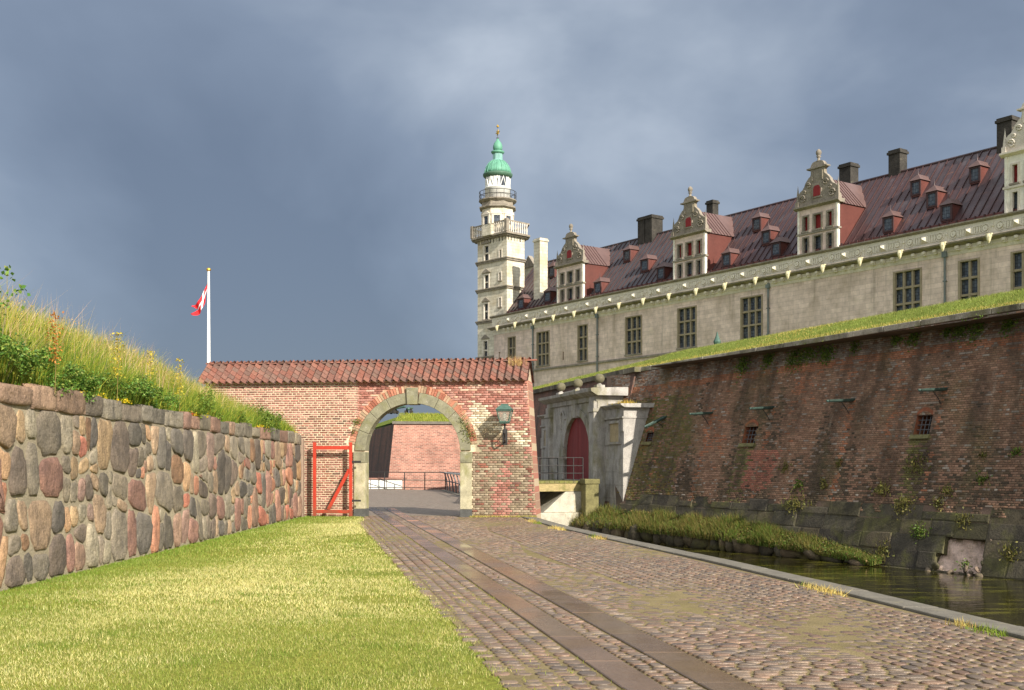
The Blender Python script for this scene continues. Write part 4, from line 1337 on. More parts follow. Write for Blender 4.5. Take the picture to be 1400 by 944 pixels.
rr = random.Random(9)
spouts = [((1056.5, 555.4), 0.95), ((1165.8, 545), 1.02), ((1292, 530), 1.0), ((910, 568), 0.95), ((973, 563), 0.95)]
sp_s = []
for (p, L_) in spouts:
    s_, zz_, _ = on_bat(*p); sp_s.append((s_, zz_, L_))
# five sine waves stand in for the stain pattern
def stain(s, zz):
    return (math.sin(s*1.7+1)+math.sin(s*3.1+0.3*zz)+0.8*math.sin(s*5.9+2+0.2*zz)+0.6*math.sin(s*0.8+0.9*zz)+0.5*math.sin(zz*1.4+s*0.5))/3.9
RB = [A(136,105,83), A(128,98,78), A(144,112,91), A(121,93,74), A(134,107,86)]
RR_ = [A(154,104,76), A(150,98,71), A(160,112,85)]
RDK = [A(96,80,62), A(86,72,57), A(104,87,69), A(78,67,54)]
RMS = [A(104,98,60), A(94,90,54), A(116,104,66)]
RGY = [A(140,126,112), A(150,138,124), A(128,114,102)]
ztop = lambda s: (float(top_z(s)) - ZW)/CT
def ramp_col(s, zz):
    T = ztop(s); t = zz/T
    n = stain(s, zz) + rr.uniform(-.45, .45)
    dk = 0.30 - 0.55*t + 0.62*n + (0.18 if t < 0.46 else 0)
    if t > 0.90: c = rr.choice(RGY) if rr.random() < .6 else rr.choice(RB)
    elif t > 0.865: c = rr.choice(RR_)
    elif dk > 0.33: c = rr.choice(RDK)
    elif dk < -0.42 and rr.random() < .6: c = rr.choice(RR_)
    else: c = rr.choice(RB)
    if rr.random() < 0.07: c = rr.choice(RGY)
    for (w0, w1, z0_, z1_) in wins:                 # mossy run below each barred window
        if w0-0.12 < s < w1+0.1 and zz < z0_ and rr.random() < 0.75 - 0.16*(z0_-zz):
            c = rr.choice(RMS)
    for (s_, zz_, L_) in sp_s:                      # washed streak below each spout
        if abs(s - s_ - 0.02) < 0.10 and zz < zz_ and zz > zz_-3.4 and rr.random() < .7: c = rr.choice(RR_ + RGY[:1])
    if s < -14.6 + 0.5*stain(zz, s) and t < 0.82 and rr.random() < 0.7: c = rr.choice(RMS + [A(112,92,50)])
    if -10.9 < s < -10.1+0.2*zz and 2.0 < zz < 3.4 and rr.random() < .8: c = rr.choice([A(156,104,84), A(148,96,78), A(140,92,76)])
    f = rr.uniform(0.95, 1.42)
    return (c[0]*f, c[1]*f, c[2]*f)
HC = 0.0635
items = []
ci = 0
zz = FZ - 0.25
while zz < ztop(SV1) - 0.02:
    hdr = ci % 2; wid = 0.112 if hdr else 0.224
    s = SV0 + (0.0 if hdr else 0.056) + (0.112 if (ci//2) % 2 and not hdr else 0)
    while s < SV1:
        s0, s1 = s, s + wid; s += wid
        c_s = (s0+s1)/2
        if zz + HC > ztop(c_s): continue
        if c_s < s_left(zz): continue
        if any(w[0]-0.02 < c_s < w[1]+0.02 and w[2]-.02 < zz+HC/2 < w[3]+.02 for w in wins): continue
        if zz < FZ - 0.02 and stain(c_s*1.3, 2) < 0.12: continue
        dep = rr.uniform(0.006, 0.016)
        if rr.random() < 0.02: dep = 0.001
        items.append((s0, s1, zz, zz+HC, rr.uniform(.010,.018), rr.uniform(.010,.018), dep, ramp_col(c_s, zz)))
    zz += HC; ci += 1
print('rampart bricks', len(items))
me_br = me_b.copy(); me_br.materials.clear(); me_br.materials.append(M['ramp_brick_obj'])
# the nearest stretchers are single pieces, the rest one mesh
near = sorted([it for it in items if it[1]-it[0] > 0.2 and it[1] < on_bat(1395, 600)[0]], key=lambda it: -it[0])[:300]
ids = set(id(i) for i in near)
for (x0, x1, z0, z1, jz, jx, dep, col) in near:
    o = link('brick', me_br, None, ramp, face((x0+x1)/2, (z0+z1)/2), (-TH_, 0, 0), col); o.scale = (x1-x0-jx, dep, z1-z0-jz)
o = brick_stuff('bricks', [it for it in items if id(it) not in ids], ramp, M['ramp_brick_attr'])
o.rotation_euler = (-TH_, 0, 0); o.location = (0, 0, ZW)

# stone footing, block by block; some blocks have fallen out
FB = [A(88,82,66), A(76,70,58), A(94,86,70), A(70,64,54), A(98,88,68), A(84,78,56)]
M['foot_stone'] = mk('footing_stone', src='obj', mul=[(3, 0.65, 1.25), (26, 0.7, 1.25)], over=[(A(100,98,52), 1.3, 0.5, 0.66, (1,1,1), 0.7), (A(52,48,40), 0.9, 0.5, 0.66, (1.5,1.5,.5), 0.75), (A(128,116,92), 2.5, 0.62, 0.74, (1,1,.5), .5)], rough=0.85, bump=(0.6, 18, 0.04), coord='Position')
zrow = [-0.5, 0.02, 0.50, 0.96, 1.38, FZ]
for ri in range(5):
    s = -17.2 - rr.random()*0.5
    while s < SV1 + 1.0:
        L_ = rr.uniform(0.6, 1.25)
        s0, s1 = s, s + L_; s += L_
        z0_, z1_ = zrow[ri], zrow[ri+1]
        c_s = (s0+s1)/2
        if ri in (1, 2) and hole[0]+0.05+0.3*(ri == 2) < c_s < hole[1]-0.1-0.25*(ri == 2): continue
        if ri in (1,) and s0 < hole[1] and s1 > hole[0]:
            if c_s < hole[0]: s1 = min(s1, hole[0]+0.05)
            else: s0 = max(s0, hole[1]-0.1)
        if ri == 4 and stain(c_s*1.3, 2) >= 0.12: z1_ = z0_ + 0.24
        g_ = 0.004; pr = rr.uniform(0.0, 0.035); z0_ += rr.uniform(-.03,.0); z1_ += rr.uniform(-.02,.03)
        mbk = MB(); j = lambda: rr.uniform(-.012, .012)
        base = [(s0+g_, z0_+g_), (s1-g_, z0_+g_), (s1-g_, z1_-g_), (s0+g_, z1_-g_)]
        frontp = [(s0+g_+.04+2*j(), z0_+g_+.03+2*j()), (s1-g_-.04+2*j(), z0_+g_+.03+2*j()), (s1-g_-.04+2*j(), z1_-g_-.03+2*j()), (s0+g_+.04+2*j(), z1_-g_-.03+2*j())]
        vs_ = [face(a, b_, -0.35) for a, b_ in base] + [face(a, b_, pr*.4) for a, b_ in base] + [face(a, b_, pr) for a, b_ in frontp]
        mbk.add(vs_, [(0,1,5,4),(1,2,6,5),(2,3,7,6),(3,0,4,7),(4,5,9,8),(5,6,10,9),(6,7,11,10),(7,4,8,11),(8,9,10,11)])
        c = rr.choice(FB); f = rr.uniform(.8, 1.05)
        mbk.build('footing_stone', M['foot_stone'], ramp, color=(c[0]*f, c[1]*f, c[2]*f))
# exposed pinkish core in the gap
n1_, n2_ = 26, 18
V = []
for j in range(n2_+1):
    for i in range(n1_+1):
        s = hole[0]-0.3 + (hole[1]-hole[0]+0.6)*i/n1_; zz = -0.2 + (hole[3]+0.35)*j/n2_
        d_ = -0.20 + 0.07*math.sin(7*s+3*zz)*math.sin(5*zz+2*s) + rr.uniform(-.02, .02) + 0.22*max(0, 0.32-zz)
        V.append(face(s, zz, d_))
Fq = [(j*(n1_+1)+i, j*(n1_+1)+i+1, (j+1)*(n1_+1)+i+1, (j+1)*(n1_+1)+i) for j in range(n2_) for i in range(n1_)]
np_mesh('exposed_core', V, Fq, mk('rubble_core', A(216,188,170), mul=[(4, 0.7, 1.15), (30, 0.75, 1.2)], over=[(A(112,100,62), 3, 0.5, 0.64, (1,1,1), .8)], bump=(0.7, 20, 0.04), rough=0.95), smooth=True, parent=ramp)

# cap stones
s = -19.6
while s < SB_:
    L_ = rr.uniform(0.8, 1.5); s1 = min(s+L_, SB_)
    a, b_ = s+.008, s1-.008
    za, zb = float(top_z(a)), float(top_z(b_))
    wa = (za-ZW)*BAT; wb = (zb-ZW)*BAT
    pr = 0.05 + rr.uniform(-.01, .015)
    hh_ = 0.17
    mbk = MB(); mbk.hexa([(a,wa-pr,za),(b_,wb-pr,zb),(b_,wb+.5,zb),(a,wa+.5,za),(a,wa-pr,za+hh_),(b_,wb-pr,zb+hh_),(b_,wb+.5,zb+hh_+.02),(a,wa+.5,za+hh_+.02)])
    c = rr.choice([A(168,160,142), A(156,148,130), A(176,168,148)]); f = rr.uniform(.8, 1.1)
    mbk.build('cap_stone', M['foot_stone'], ramp, color=(c[0]*f, c[1]*f, c[2]*f), bevel=0.015 if s > SV0 and s < SV1 else 0)
    s = s1

# barred windows in deep reveals
M['dark_iron'] = mk('dark_iron', A(92,90,90), rough=0.6, metal=0.2)
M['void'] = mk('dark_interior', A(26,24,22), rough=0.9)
M['win_brick'] = mk('reveal_brick', A(140,84,58), mul=[(6, 0.7, 1.2), (40, 0.75, 1.2)], over=[(A(110,104,52), 3, 0.55, 0.7, (1,1,1), .7)], bump=(0.5, 30, 0.02))
M['moss_sill'] = mk('mossy_sill', A(118,112,72), mul=[(3, 0.7, 1.2), (14, 0.7, 1.2)], bump=(0.5, 30, 0.02))
for (a, b_, z0_, z1_) in wins:
    wroot = empty('window', (0, 0, 0), 0, ramp)
    dpt = 0.55
    mbk = MB()
    y_at = lambda zz: zz*ST
    P = lambda s, zz, dy: (s, zz*ST + dy, ZW + zz*CT)
    mbk.quad(P(a, z0_, 0), P(a, z0_, dpt), P(a, z1_, dpt), P(a, z1_, 0))
    mbk.quad(P(b_, z0_, 0), P(b_, z0_, dpt), P(b_, z1_, dpt), P(b_, z1_, 0))
    mbk.quad(P(a, z1_, 0), P(b_, z1_, 0), P(b_, z1_, dpt), P(a, z1_, dpt))
    mbk.build('reveal', M['win_brick'], wroot, fix=False)
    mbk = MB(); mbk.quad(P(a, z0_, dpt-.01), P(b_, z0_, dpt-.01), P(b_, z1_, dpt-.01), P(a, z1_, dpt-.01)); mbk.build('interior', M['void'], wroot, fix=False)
    mbk = MB(); mbk.hexa([P(a-.06, z0_-.12, -.08), P(b_+.05, z0_-.12, -.08), P(b_+.05, z0_-.12, dpt), P(a-.06, z0_-.12, dpt), P(a-.06, z0_, -.05), P(b_+.05, z0_, -.05), P(b_+.05, z0_+.02, dpt), P(a-.06, z0_+.02, dpt)]); mbk.build('sill', M['moss_sill'], wroot)
    # segmental head
    mbk = MB(); w_ = b_-a; nseg = 6
    top = [(a + w_*k/nseg, z1_ + 0.10*math.sin(math.pi*k/nseg)*w_/0.4) for k in range(nseg+1)]
    for k in range(nseg):
        (p0, q0), (p1, q1) = top[k], top[k+1]
        mbk.hexa([face(p0, q0-.01, -.05), face(p1, q1-.01, -.05), face(p1, q1-.01, .02), face(p0, q0-.01, .02), face(p0, q0+.10, -.05), face(p1, q1+.10, -.05), face(p1, q1+.10, .02), face(p0, q0+.10, .02)])
    mbk.build('brick_head', M['win_brick'], wroot)
    for k in range(1, 4):
        mbk = MB(); s = a + w_*k/4; mbk.tube([P(s, z0_, .1), P(s, z1_, .1)], 0.014, 5); mbk.build('bar', M['dark_iron'], wroot)
    for k in range(1, 4):
        mbk = MB(); zz = z0_ + (z1_-z0_)*k/4; mbk.tube([P(a, zz, .1), P(b_, zz, .1)], 0.014, 5); mbk.build('bar', M['dark_iron'], wroot)

# copper water spouts
M['old_copper'] = mk('tarnished_copper', A(62,80,72), mul=[(12,.7,1.2)], over=[(A(96,124,110), 10, .56, .7, (1,1,1), .7)], rough=.6, coord='Position')
for i, (s_, zz_, L_) in enumerate(sp_s):
    lab = ['green copper waterspout above the middle barred window', 'green copper waterspout between the two larger barred windows', 'green copper waterspout above the rightmost barred window',
           'steeply drooping copper waterspout nearest the portal', 'thin copper waterspout second from the portal'][i]
    sp = RF.place(empty('waterspout')); tag(sp, lab, 'waterspout', 'waterspouts on the rampart')
    p0 = Vector(face(s_, zz_)); drop = 0.42 if i == 3 else 0.07
    p1 = p0 + Vector((0, -L_, -drop))
    mbk = MB()
    d = (p1-p0).normalized(); side = Vector((1,0,0)); up = side.cross(d)
    if up.z < 0: up = -up
    sec = []
    nk = 5
    for t, w_ in ((-.12, .085), (0.5, .08), (1.0, .055)):
        c = p0 + (p1-p0)*t
        for k in range(nk+1):
            q = math.pi*k/nk
            sec.append(c + side*(w_*math.cos(q)) - up*(w_*0.9*math.sin(q)))
    fs = []
    for j in range(2):
        for k in range(nk): fs.append((j*(nk+1)+k, j*(nk+1)+k+1, (j+1)*(nk+1)+k+1, (j+1)*(nk+1)+k))
    mbk.add(sec, fs); o = mbk.build('trough', M['old_copper'], sp, fix=False)
    sm = o.modifiers.new('solid', 'SOLIDIFY'); sm.thickness = 0.03
    mbk = MB(); mbk.tube([p0 + (p1-p0)*.55, p0 + (p1-p0)*.3 - up*.28, Vector(face(s_, zz_-.5, .0))], 0.014, 5); mbk.build('stay', M['iron'], sp)

# plants rooted in the wall
GP = [A(96,120,44), A(78,104,38), A(116,132,54)]; YP = [A(112,108,54), A(124,116,62), A(100,102,48)]
def wall_plant(px, py, rad, n, pal, label, hang=0.0, grass=0):
    s, zz, z = on_bat(px, py)
    P = RF.P(s, zz*ST, z); root = empty('wall_plant', P); tag(root, label, 'plant', 'plants on the rampart wall')
    nrm = np.array([-RF.v[0], -RF.v[1], 0.35])
    u = np.array([RF.u[0], RF.u[1], 0])
    a = rng.normal(0, rad, n); b_ = rng.normal(0, rad*0.8, n) - hang*np.abs(rng.normal(0, rad, n))
    pos = u*a[:, None] + np.array([0, 0, 1])*b_[:, None]
    pos[:, :2] += (np.array(RF.v)*(BAT))*b_[:, None]
    pos += nrm*(0.02 + np.abs(rng.normal(0, rad*0.35, n)))[:, None]
    leaves('foliage', pos, rng.uniform(.045, .10, n), pick(pal, n), 0.2, parent=root)['kind'] = 'stuff'
    if grass:
        bp = pos[:grass] if grass <= n else pos
        blades('blades', bp, rng.uniform(.06, .2, len(bp)), rng.uniform(.008, .016, len(bp)), pick(YP, len(bp)), 0.5, parent=root)['kind'] = 'stuff'
TOPS = [(1018,494,.22,150), (1053,487,.18,110), (1091,483,.26,190), (1107,479,.2,130), (1133,477,.24,170), (1172,470,.14,60), (1228,461,.12,60), (1251,457,.16,90), (1297,450,.1,50), (1314,449,.15,90), (1338,443,.22,150), (1382,439,.16,100)]
for i, (px, py, rad, n) in enumerate(TOPS):
    wall_plant(px, py+1.5, rad*.8, int(n*2.2), GP, ['leftmost', 'second', 'third', 'fourth', 'fifth', 'sixth', 'seventh', 'eighth', 'ninth', 'tenth', 'eleventh', 'rightmost'][i] + ' green plant hanging below the rampart cap, counted from the portal' if i not in (0, 11) else ['leftmost green plant hanging below the rampart cap', 'rightmost green plant hanging below the rampart cap'][i == 11], hang=1.0)
LOW = [(1258,727,.16,160,GP,'bright green plant on the footing left of the pink gap',20), (1093,664,.14,90,GP,'green rosette high above the grass ledge',10), (1090,690,.26,150,YP,'yellow-green grass clump on the footing above the ledge',80), (1075,640,.12,60,YP,'thin yellow weed streak left of the green rosette',25),
       (1128,662,.12,60,YP,'small yellow weed right of the green rosette',20), (1148,636,.11,50,YP,'small yellow weed high between the two larger barred windows',15), (1237,690,.22,160,YP,'mossy yellow grass patch below the rightmost barred window',70), (1252,635,.28,170,YP,'straggling weeds just below the sill of the rightmost window',60),
       (1389,618,.12,70,GP,'green weed near the right edge at window level',15), (1345,656,.13,80,GP,'bright weed clump right of the rightmost window and below it',15), (1345,622,.08,40,YP,'tiny yellow weed below the red brick patch',10), (1296,672,.15,80,YP,'yellow weed clump above the footing left of the gap',25), (1285,688,.13,80,YP,'mossy weed cushion just above the footing',15),
       (1320,712,.15,80,YP,'rust-tipped weed above the pink gap',30), (1382,757,.16,110,YP,'grassy weed low on the footing at the right edge',50), (1208,668,.2,110,YP,'weeds on the footing joint left of the mossy patch',60), (1321,774,.12,80,GP,'green plant growing at the foot of the pink gap',10), (1208,757,.2,120,YP,'grass tuft at the waterline right of the ledge',60)]
for (px, py, rad, n, pal, lab, gr) in LOW: wall_plant(px, py, rad*.8, n, pal, lab, 0.2, gr)

# ------------------------------------------------------------------ boulder ledge at the water
FL = [(800,725), (845,733), (883,741.5), (917,746.5), (966,751.5), (1019,756.6), (1064,759.5), (1109,762.6), (1154,768), (1195,775)]
fl = [ground_pt(a, b_, ZW) for a, b_ in FL]
ledge = empty('ledge'); tag(ledge, kind='structure')
mbk = MB()
lv = []
for p in fl:
    s, w = (p.x-RF.o[0])*RF.u[0]+(p.y-RF.o[1])*RF.u[1], (p.x-RF.o[0])*RF.v[0]+(p.y-RF.o[1])*RF.v[1]
    tt_ = len(lv)/(len(fl)-1); w = min(w, -0.62+0.42*tt_)
    lv.append((s, w))
def ledge_h(t): return np.interp(t, [0, 0.5, 0.8, 1.0], [0.86, 0.70, 0.46, 0.08])
for k in range(len(fl)-1):
    pts = []
    for kk in (k, k+1):
        s, w = lv[kk]; h = float(ledge_h(kk/(len(fl)-1)))
        ww = max(0.9, w + 0.5)
        A0 = RF.P(s, w+.12, ZW-.4); A1 = RF.P(s, w+.14, ZW+h*.55); A2 = RF.P(s, w+.35, ZW+h*.9); A3 = RF.P(s, max(w+.8, 0.75), ZW+h*1.25)
        pts.append((A0, A1, A2, A3))
    for i in range(3): mbk.quad(pts[0][i], pts[1][i], pts[1][i+1], pts[0][i+1])
mbk.build('earth', mk('ledge_earth', A(92,84,48), mul=[(4, .6, 1.3)], bump=(.6, 20, .04), coord='Position'), ledge, fix=False)
def boulder_mesh(seed):
    r = random.Random(seed); bm = bmesh.new(); bmesh.ops.create_icosphere(bm, subdivisions=2, radius=0.5)
    ph = [r.uniform(0, 6) for _ in range(6)]
    for v in bm.verts:
        c = v.co; d = 1 + .16*math.sin(5*c.x+ph[0])+.14*math.sin(6*c.y+ph[1])+.13*math.sin(5*c.z+ph[2]) + .08*math.sin(11*c.x+7*c.z+ph[3])
        v.co = Vector((max(-.42, min(.42, c.x*d)), c.y*d, max(-.4, min(.38, c.z*d))))
    me = bpy.data.meshes.new('boulder'); bm.to_mesh(me); bm.free()
    me.polygons.foreach_set('use_smooth', np.ones(len(me.polygons), dtype=bool)); me.materials.append(M['foot_stone']); return me
BM_ = [boulder_mesh(i) for i in range(6)]
fl = [RF.P(s, w, ZW) for s, w in lv]
tl = [0]
for a, b_ in zip(fl, fl[1:]): tl.append(tl[-1] + (b_-a).length)
L_ = 0.1
while L_ < tl[-1]-0.2:
    sz_ = rr.choice([rr.uniform(0.35, 0.5), rr.uniform(0.55, 0.95)])
    k = max(i for i in range(len(tl)) if tl[i] <= L_); k = min(k, len(fl)-2)
    p = fl[k] + (fl[k+1]-fl[k])*((L_-tl[k])/(tl[k+1]-tl[k]))
    t = L_/tl[-1]; hgt = float(ledge_h(t))*rr.uniform(.6, 1.0) + .14
    c = rr.choice([A(86,78,62), A(98,86,66), A(76,70,54), A(108,92,70), A(88,82,58)]); f = rr.uniform(.6, 1.0)
    o = link('boulder', rr.choice(BM_), None, ledge, (p.x+.12, p.y+.12, ZW + hgt*.36), (0, 0, math.atan2(RF.u[1], RF.u[0])+rr.uniform(-.25,.25)), (c[0]*f, c[1]*f, c[2]*f))
    o.scale = (sz_*1.2, rr.uniform(.4,.6), hgt*1.1); o.rotation_euler.x = rr.uniform(-.2,.2); o.rotation_euler.y = rr.uniform(-.25,.25)
    L_ += sz_*0.92
# broken masonry lying in and round the gap of the footing
for k in range(12):
    s = rr.uniform(hole[0]-.1, hole[1]+.1); zz = rr.choice([rr.uniform(-.05, .16), rr.uniform(-.05, .16), rr.uniform(.3, hole[3])])
    if zz > .25: s = rr.choice([hole[0]+rr.uniform(-.02,.14), hole[1]-rr.uniform(-.02,.16)])
    c = rr.choice([A(112,98,80), A(96,86,66), A(88,82,58), A(128,110,94)])
    o = link('rubble', rr.choice(BM_), None, ramp, face(s, zz, -.02 if zz > .25 else .08), (rr.uniform(0,3), rr.uniform(0,3), rr.uniform(0,3)), c)
    q_ = rr.uniform(.10, .20); o.scale = (q_*1.3, q_, q_*.8)
# grass and herbs on the ledge
n = 30000
t = rng.random(n)**1.05; k = t*(len(fl)-1); ki = np.minimum(k.astype(int), len(fl)-2); fr_ = k-ki
sw = np.array(lv); s = sw[ki,0]+(sw[ki+1,0]-sw[ki,0])*fr_; w = sw[ki,1]+(sw[ki+1,1]-sw[ki,1])*fr_
dw = rng.random(n); wide = np.interp(t, [0, .4, .8, 1], [.9, .8, .6, .3])
hz = ledge_h(t)
W = w - .12 + dw*(wide+.12)
z = ZW + hz*(0.50 + 0.7*dw) - 0.02
pos = np.stack([RF.o[0]+s*RF.u[0]+W*RF.v[0], RF.o[1]+s*RF.u[1]+W*RF.v[1], z], 1)
f = field(s*1.4, W, 1.2)
c = np.where((rng.random(n) < .42+.55*f)[:, None], pick([A(92,112,42), A(78,100,38), A(108,122,48)], n), pick([A(122,114,58), A(138,124,68), A(108,102,52)], n))
o = blades('grass', pos, rng.uniform(.10, .40, n)*np.interp(t, [0, .7, 1], [1.1, .9, .7])*(1+.75*field(s*2.6, W*2, 1.6)), rng.uniform(.010, .02, n), c, 0.5)
tag(o, 'rough grass and herbs on the boulder ledge above the moat', 'grass', kind='stuff')
n = 16000; idx = rng.integers(0, len(pos), n)
o = leaves('herbs', pos[idx] + np.stack([rng.normal(0,.03,n), rng.normal(0,.03,n), rng.uniform(.02,.2,n)], 1), rng.uniform(.03,.085,n), pick([A(86,108,40), A(72,94,36), A(112,116,50), A(128,108,62), A(96,84,50)], n), .4)
tag(o, 'low leafy herbs among the grass of the boulder ledge', 'herbs', kind='stuff')

# ------------------------------------------------------------------ second stretch of rampart, left of the portal
SF = Frame(3.5, 44.05, 0.27, -0.963); BAT1 = 0.2
r2 = SF.place(empty('rampart')); tag(r2, 'shaded stretch of brick rampart left of the portal behind the bridge', 'rampart')
g = NG('rampart_far_brick')
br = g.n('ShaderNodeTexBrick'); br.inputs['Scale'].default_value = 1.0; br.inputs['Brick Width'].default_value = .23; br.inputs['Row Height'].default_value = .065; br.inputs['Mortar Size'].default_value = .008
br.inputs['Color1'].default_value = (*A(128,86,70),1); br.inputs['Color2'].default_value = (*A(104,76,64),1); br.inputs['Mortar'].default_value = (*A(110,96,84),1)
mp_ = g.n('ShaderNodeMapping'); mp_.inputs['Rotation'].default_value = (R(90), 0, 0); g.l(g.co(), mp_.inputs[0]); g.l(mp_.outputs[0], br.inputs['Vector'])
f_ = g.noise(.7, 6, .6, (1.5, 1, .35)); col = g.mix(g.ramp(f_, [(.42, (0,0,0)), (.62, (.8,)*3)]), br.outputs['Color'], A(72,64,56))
col = g.mix(1.0, col, g.ramp(g.noise(7, 6, .6), [(.3, (.75,)*3), (.7, (1.2,)*3)]), 'MULTIPLY')
g.l(col, g.b.inputs['Base Color']); g.b.inputs['Roughness'].default_value = .95
q = g.n('ShaderNodeBump'); q.inputs['Strength'].default_value = .5; q.inputs['Distance'].default_value = .015; g.l(br.outputs['Fac'], q.inputs['Height']); q.invert = True; g.l(q.outputs[0], g.b.inputs['Normal'])
M['far_brick'] = g.m
Z1 = 5.30; S0_, S1_ = -26.0, 0.6
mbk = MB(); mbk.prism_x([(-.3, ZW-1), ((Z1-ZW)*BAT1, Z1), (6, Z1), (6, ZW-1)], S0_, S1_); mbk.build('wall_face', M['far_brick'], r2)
s = S0_
while s < S1_ - 0.1:
    s1 = min(s + rr.uniform(.9, 1.5), S1_+.3); w0 = (Z1-ZW)*BAT1
    mbk = MB(); mbk.box(s+.008, s1-.008, w0-.14, w0+.5, Z1+.002, Z1+.20); c = rr.choice([A(122,114,98), A(112,104,90)])
    mbk.build('cap_stone', M['foot_stone'], r2, color=c); s = s1

# ------------------------------------------------------------------ grass slope and terrace above the rampart
M['terrace'] = mk('terrace_turf', A(112,124,50), mul=[(1.0, .75, 1.2), (14, .7, 1.25)], rough=.95, bump=(.6, 30, .05), coord='Position', spec=.1)
top = []
for s in (24.0, 10.0, 5.5, 1.2, -3.0, -8.0, -13.0, -19.0):
    z = float(top_z(s)); top.append((s, z))
ridge_pts = []
for s, z in top:
    w0 = (z-ZW)*BAT
    ridge_pts.append([RF.P(s, w0+.42, z+.19), RF.P(s, w0+.9, z+.42), RF.P(s, w0+1.9, z+.86), RF.P(s, w0+3.0, z+1.10), RF.P(s, w0+4.2, z+1.13), RF.P(s, w0+16, z+1.0), RF.P(s, w0+60, z+.9)])
cornr = ridge_pts[-1]
for s in (-2.0, -8.0, -16.0, -26.5):
    w0 = (Z1-ZW)*BAT1
    ridge_pts.append([SF.P(s, w0+.42, Z1+.19), SF.P(s, w0+.9, Z1+.42), SF.P(s, w0+1.9, Z1+.80), SF.P(s, w0+3.0, Z1+1.04), SF.P(s, w0+4.2, Z1+1.08), SF.P(s, w0+16, Z1+1.0), SF.P(s, w0+60, Z1+.9)])
V = [tuple(p) for rowp in ridge_pts for p in rowp]; m_ = 7
Fq = [(i*m_+j, i*m_+j+1, (i+1)*m_+j+1, (i+1)*m_+j) for i in range(len(ridge_pts)-1) for j in range(m_-1)]
tr_o = np_mesh('terrace', V, Fq, M['terrace'], smooth=True); tag(tr_o, kind='structure')
mbk = MB()
for k_, zz_ in ((0, 0),):
    mbk.quad(tuple(RF.P(80, 2, 5.6)), tuple(RF.P(80, 140, 5.6)), tuple(RF.P(-190, 140, 5.2)), tuple(RF.P(-60, 22, 5.2)))
tag(mbk.build('castle_ground', M['terrace'], fix=False), kind='structure')
# blades on the slope
VR = np.array(ridge_pts if False else [[tuple(p) for p in rowp] for rowp in ridge_pts])
n = 80000
ri = rng.uniform(2.0, len(ridge_pts)-1.05, n); i0 = ri.astype(int); fi = (ri-i0)[:, None]
rj = rng.random(n)**1.1*4.0; j0 = np.minimum(rj.astype(int), 3); fj = (rj-j0)[:, None]
p00, p01, p10, p11 = VR[i0, j0], VR[i0, j0+1], VR[i0+1, j0], VR[i0+1, j0+1]
pos = (p00*(1-fj)+p01*fj)*(1-fi) + (p10*(1-fj)+p11*fj)*fi
f = field(pos[:,0]*.9, pos[:,1]*.9, .9) + rng.normal(0, .3, n)
dry = (rj < 0.9) | (f > .55)
c = np.where((dry & (rng.random(n) < .75))[:, None], pick([A(188,168,88), A(172,156,76), A(196,176,104)], n), pick([A(126,136,62), A(142,146,72), A(114,126,56)], n))
o = blades('grass', pos - np.array([0,0,.02]), rng.uniform(.03, .11, n), rng.uniform(.012, .028, n), c, 0.8, False)
tag(o, 'grass on the slope above the rampart cap', 'grass', kind='stuff')

# ------------------------------------------------------------------ stone portal
PF = Frame(4.295, 42.1, 0.27, -0.963)
por = PF.place(empty('portal')); tag(por, 'weathered grey stone portal with arched red door and three stone balls', 'portal')
WM = -0.34
M['portal_stone'] = mk('portal_stone', A(178,172,162), mul=[(2.2, .66, 1.12), (22, .75, 1.12)], over=[(A(122,116,70), 1.1, .5, .66, (1,1,.5), .75), (A(104,100,92), 1.6, .5, .68, (1.6,1.6,.4), .65)], rough=.9, bump=(.6, 16, .03))
M['door_red'] = mk('door_red', src='obj', mul=[(3, .82, 1.12, (2,1,.4))], rough=.6)
sR, sL = PF.s_(817, WM), PF.s_(750, WM)
z_th = PF.sz(795, 656, WM)[1]
z_cor = PF.sz(817, 531, WM)[1]                      # cornice top
aL, aR = PF.s_(768.5, WM), PF.s_(811.5, WM)
cA = (aL+aR)/2; RA = (aR-aL)/2; ri_ = RA - 0.32
z_sp = z_th + (PF.sz(790, 569, WM)[1] - z_th) - ri_
print('portal', round(sR-sL,2), 'door', round(2*ri_,2), 'zth', round(z_th,2), 'zcor', round(z_cor,2), 'zsp', round(z_sp,2))
arcp = [(cA + ri_*math.cos(a), z_sp + ri_*math.sin(a)) for a in np.linspace(0, math.pi, 25)]
poly = [(sL, ZW-.5), (sR, ZW-.5), (sR, z_cor-.45), (sL, z_cor-.45)]
outer = [(sL, z_th), (cA-ri_, z_th)] + list(reversed(arcp)) + [(cA+ri_, z_th), (sR, z_th), (sR, z_cor-.5), (sL, z_cor-.5)]
mbk = MB(); mbk.prism_y(outer, WM, .8); mbk.build('main_block', M['portal_stone'], por)
mbk = MB(); mbk.box(sL, sR, WM+.01, .8, ZW-.6, z_th-.002); mbk.build('base_block', M['portal_stone'], por)
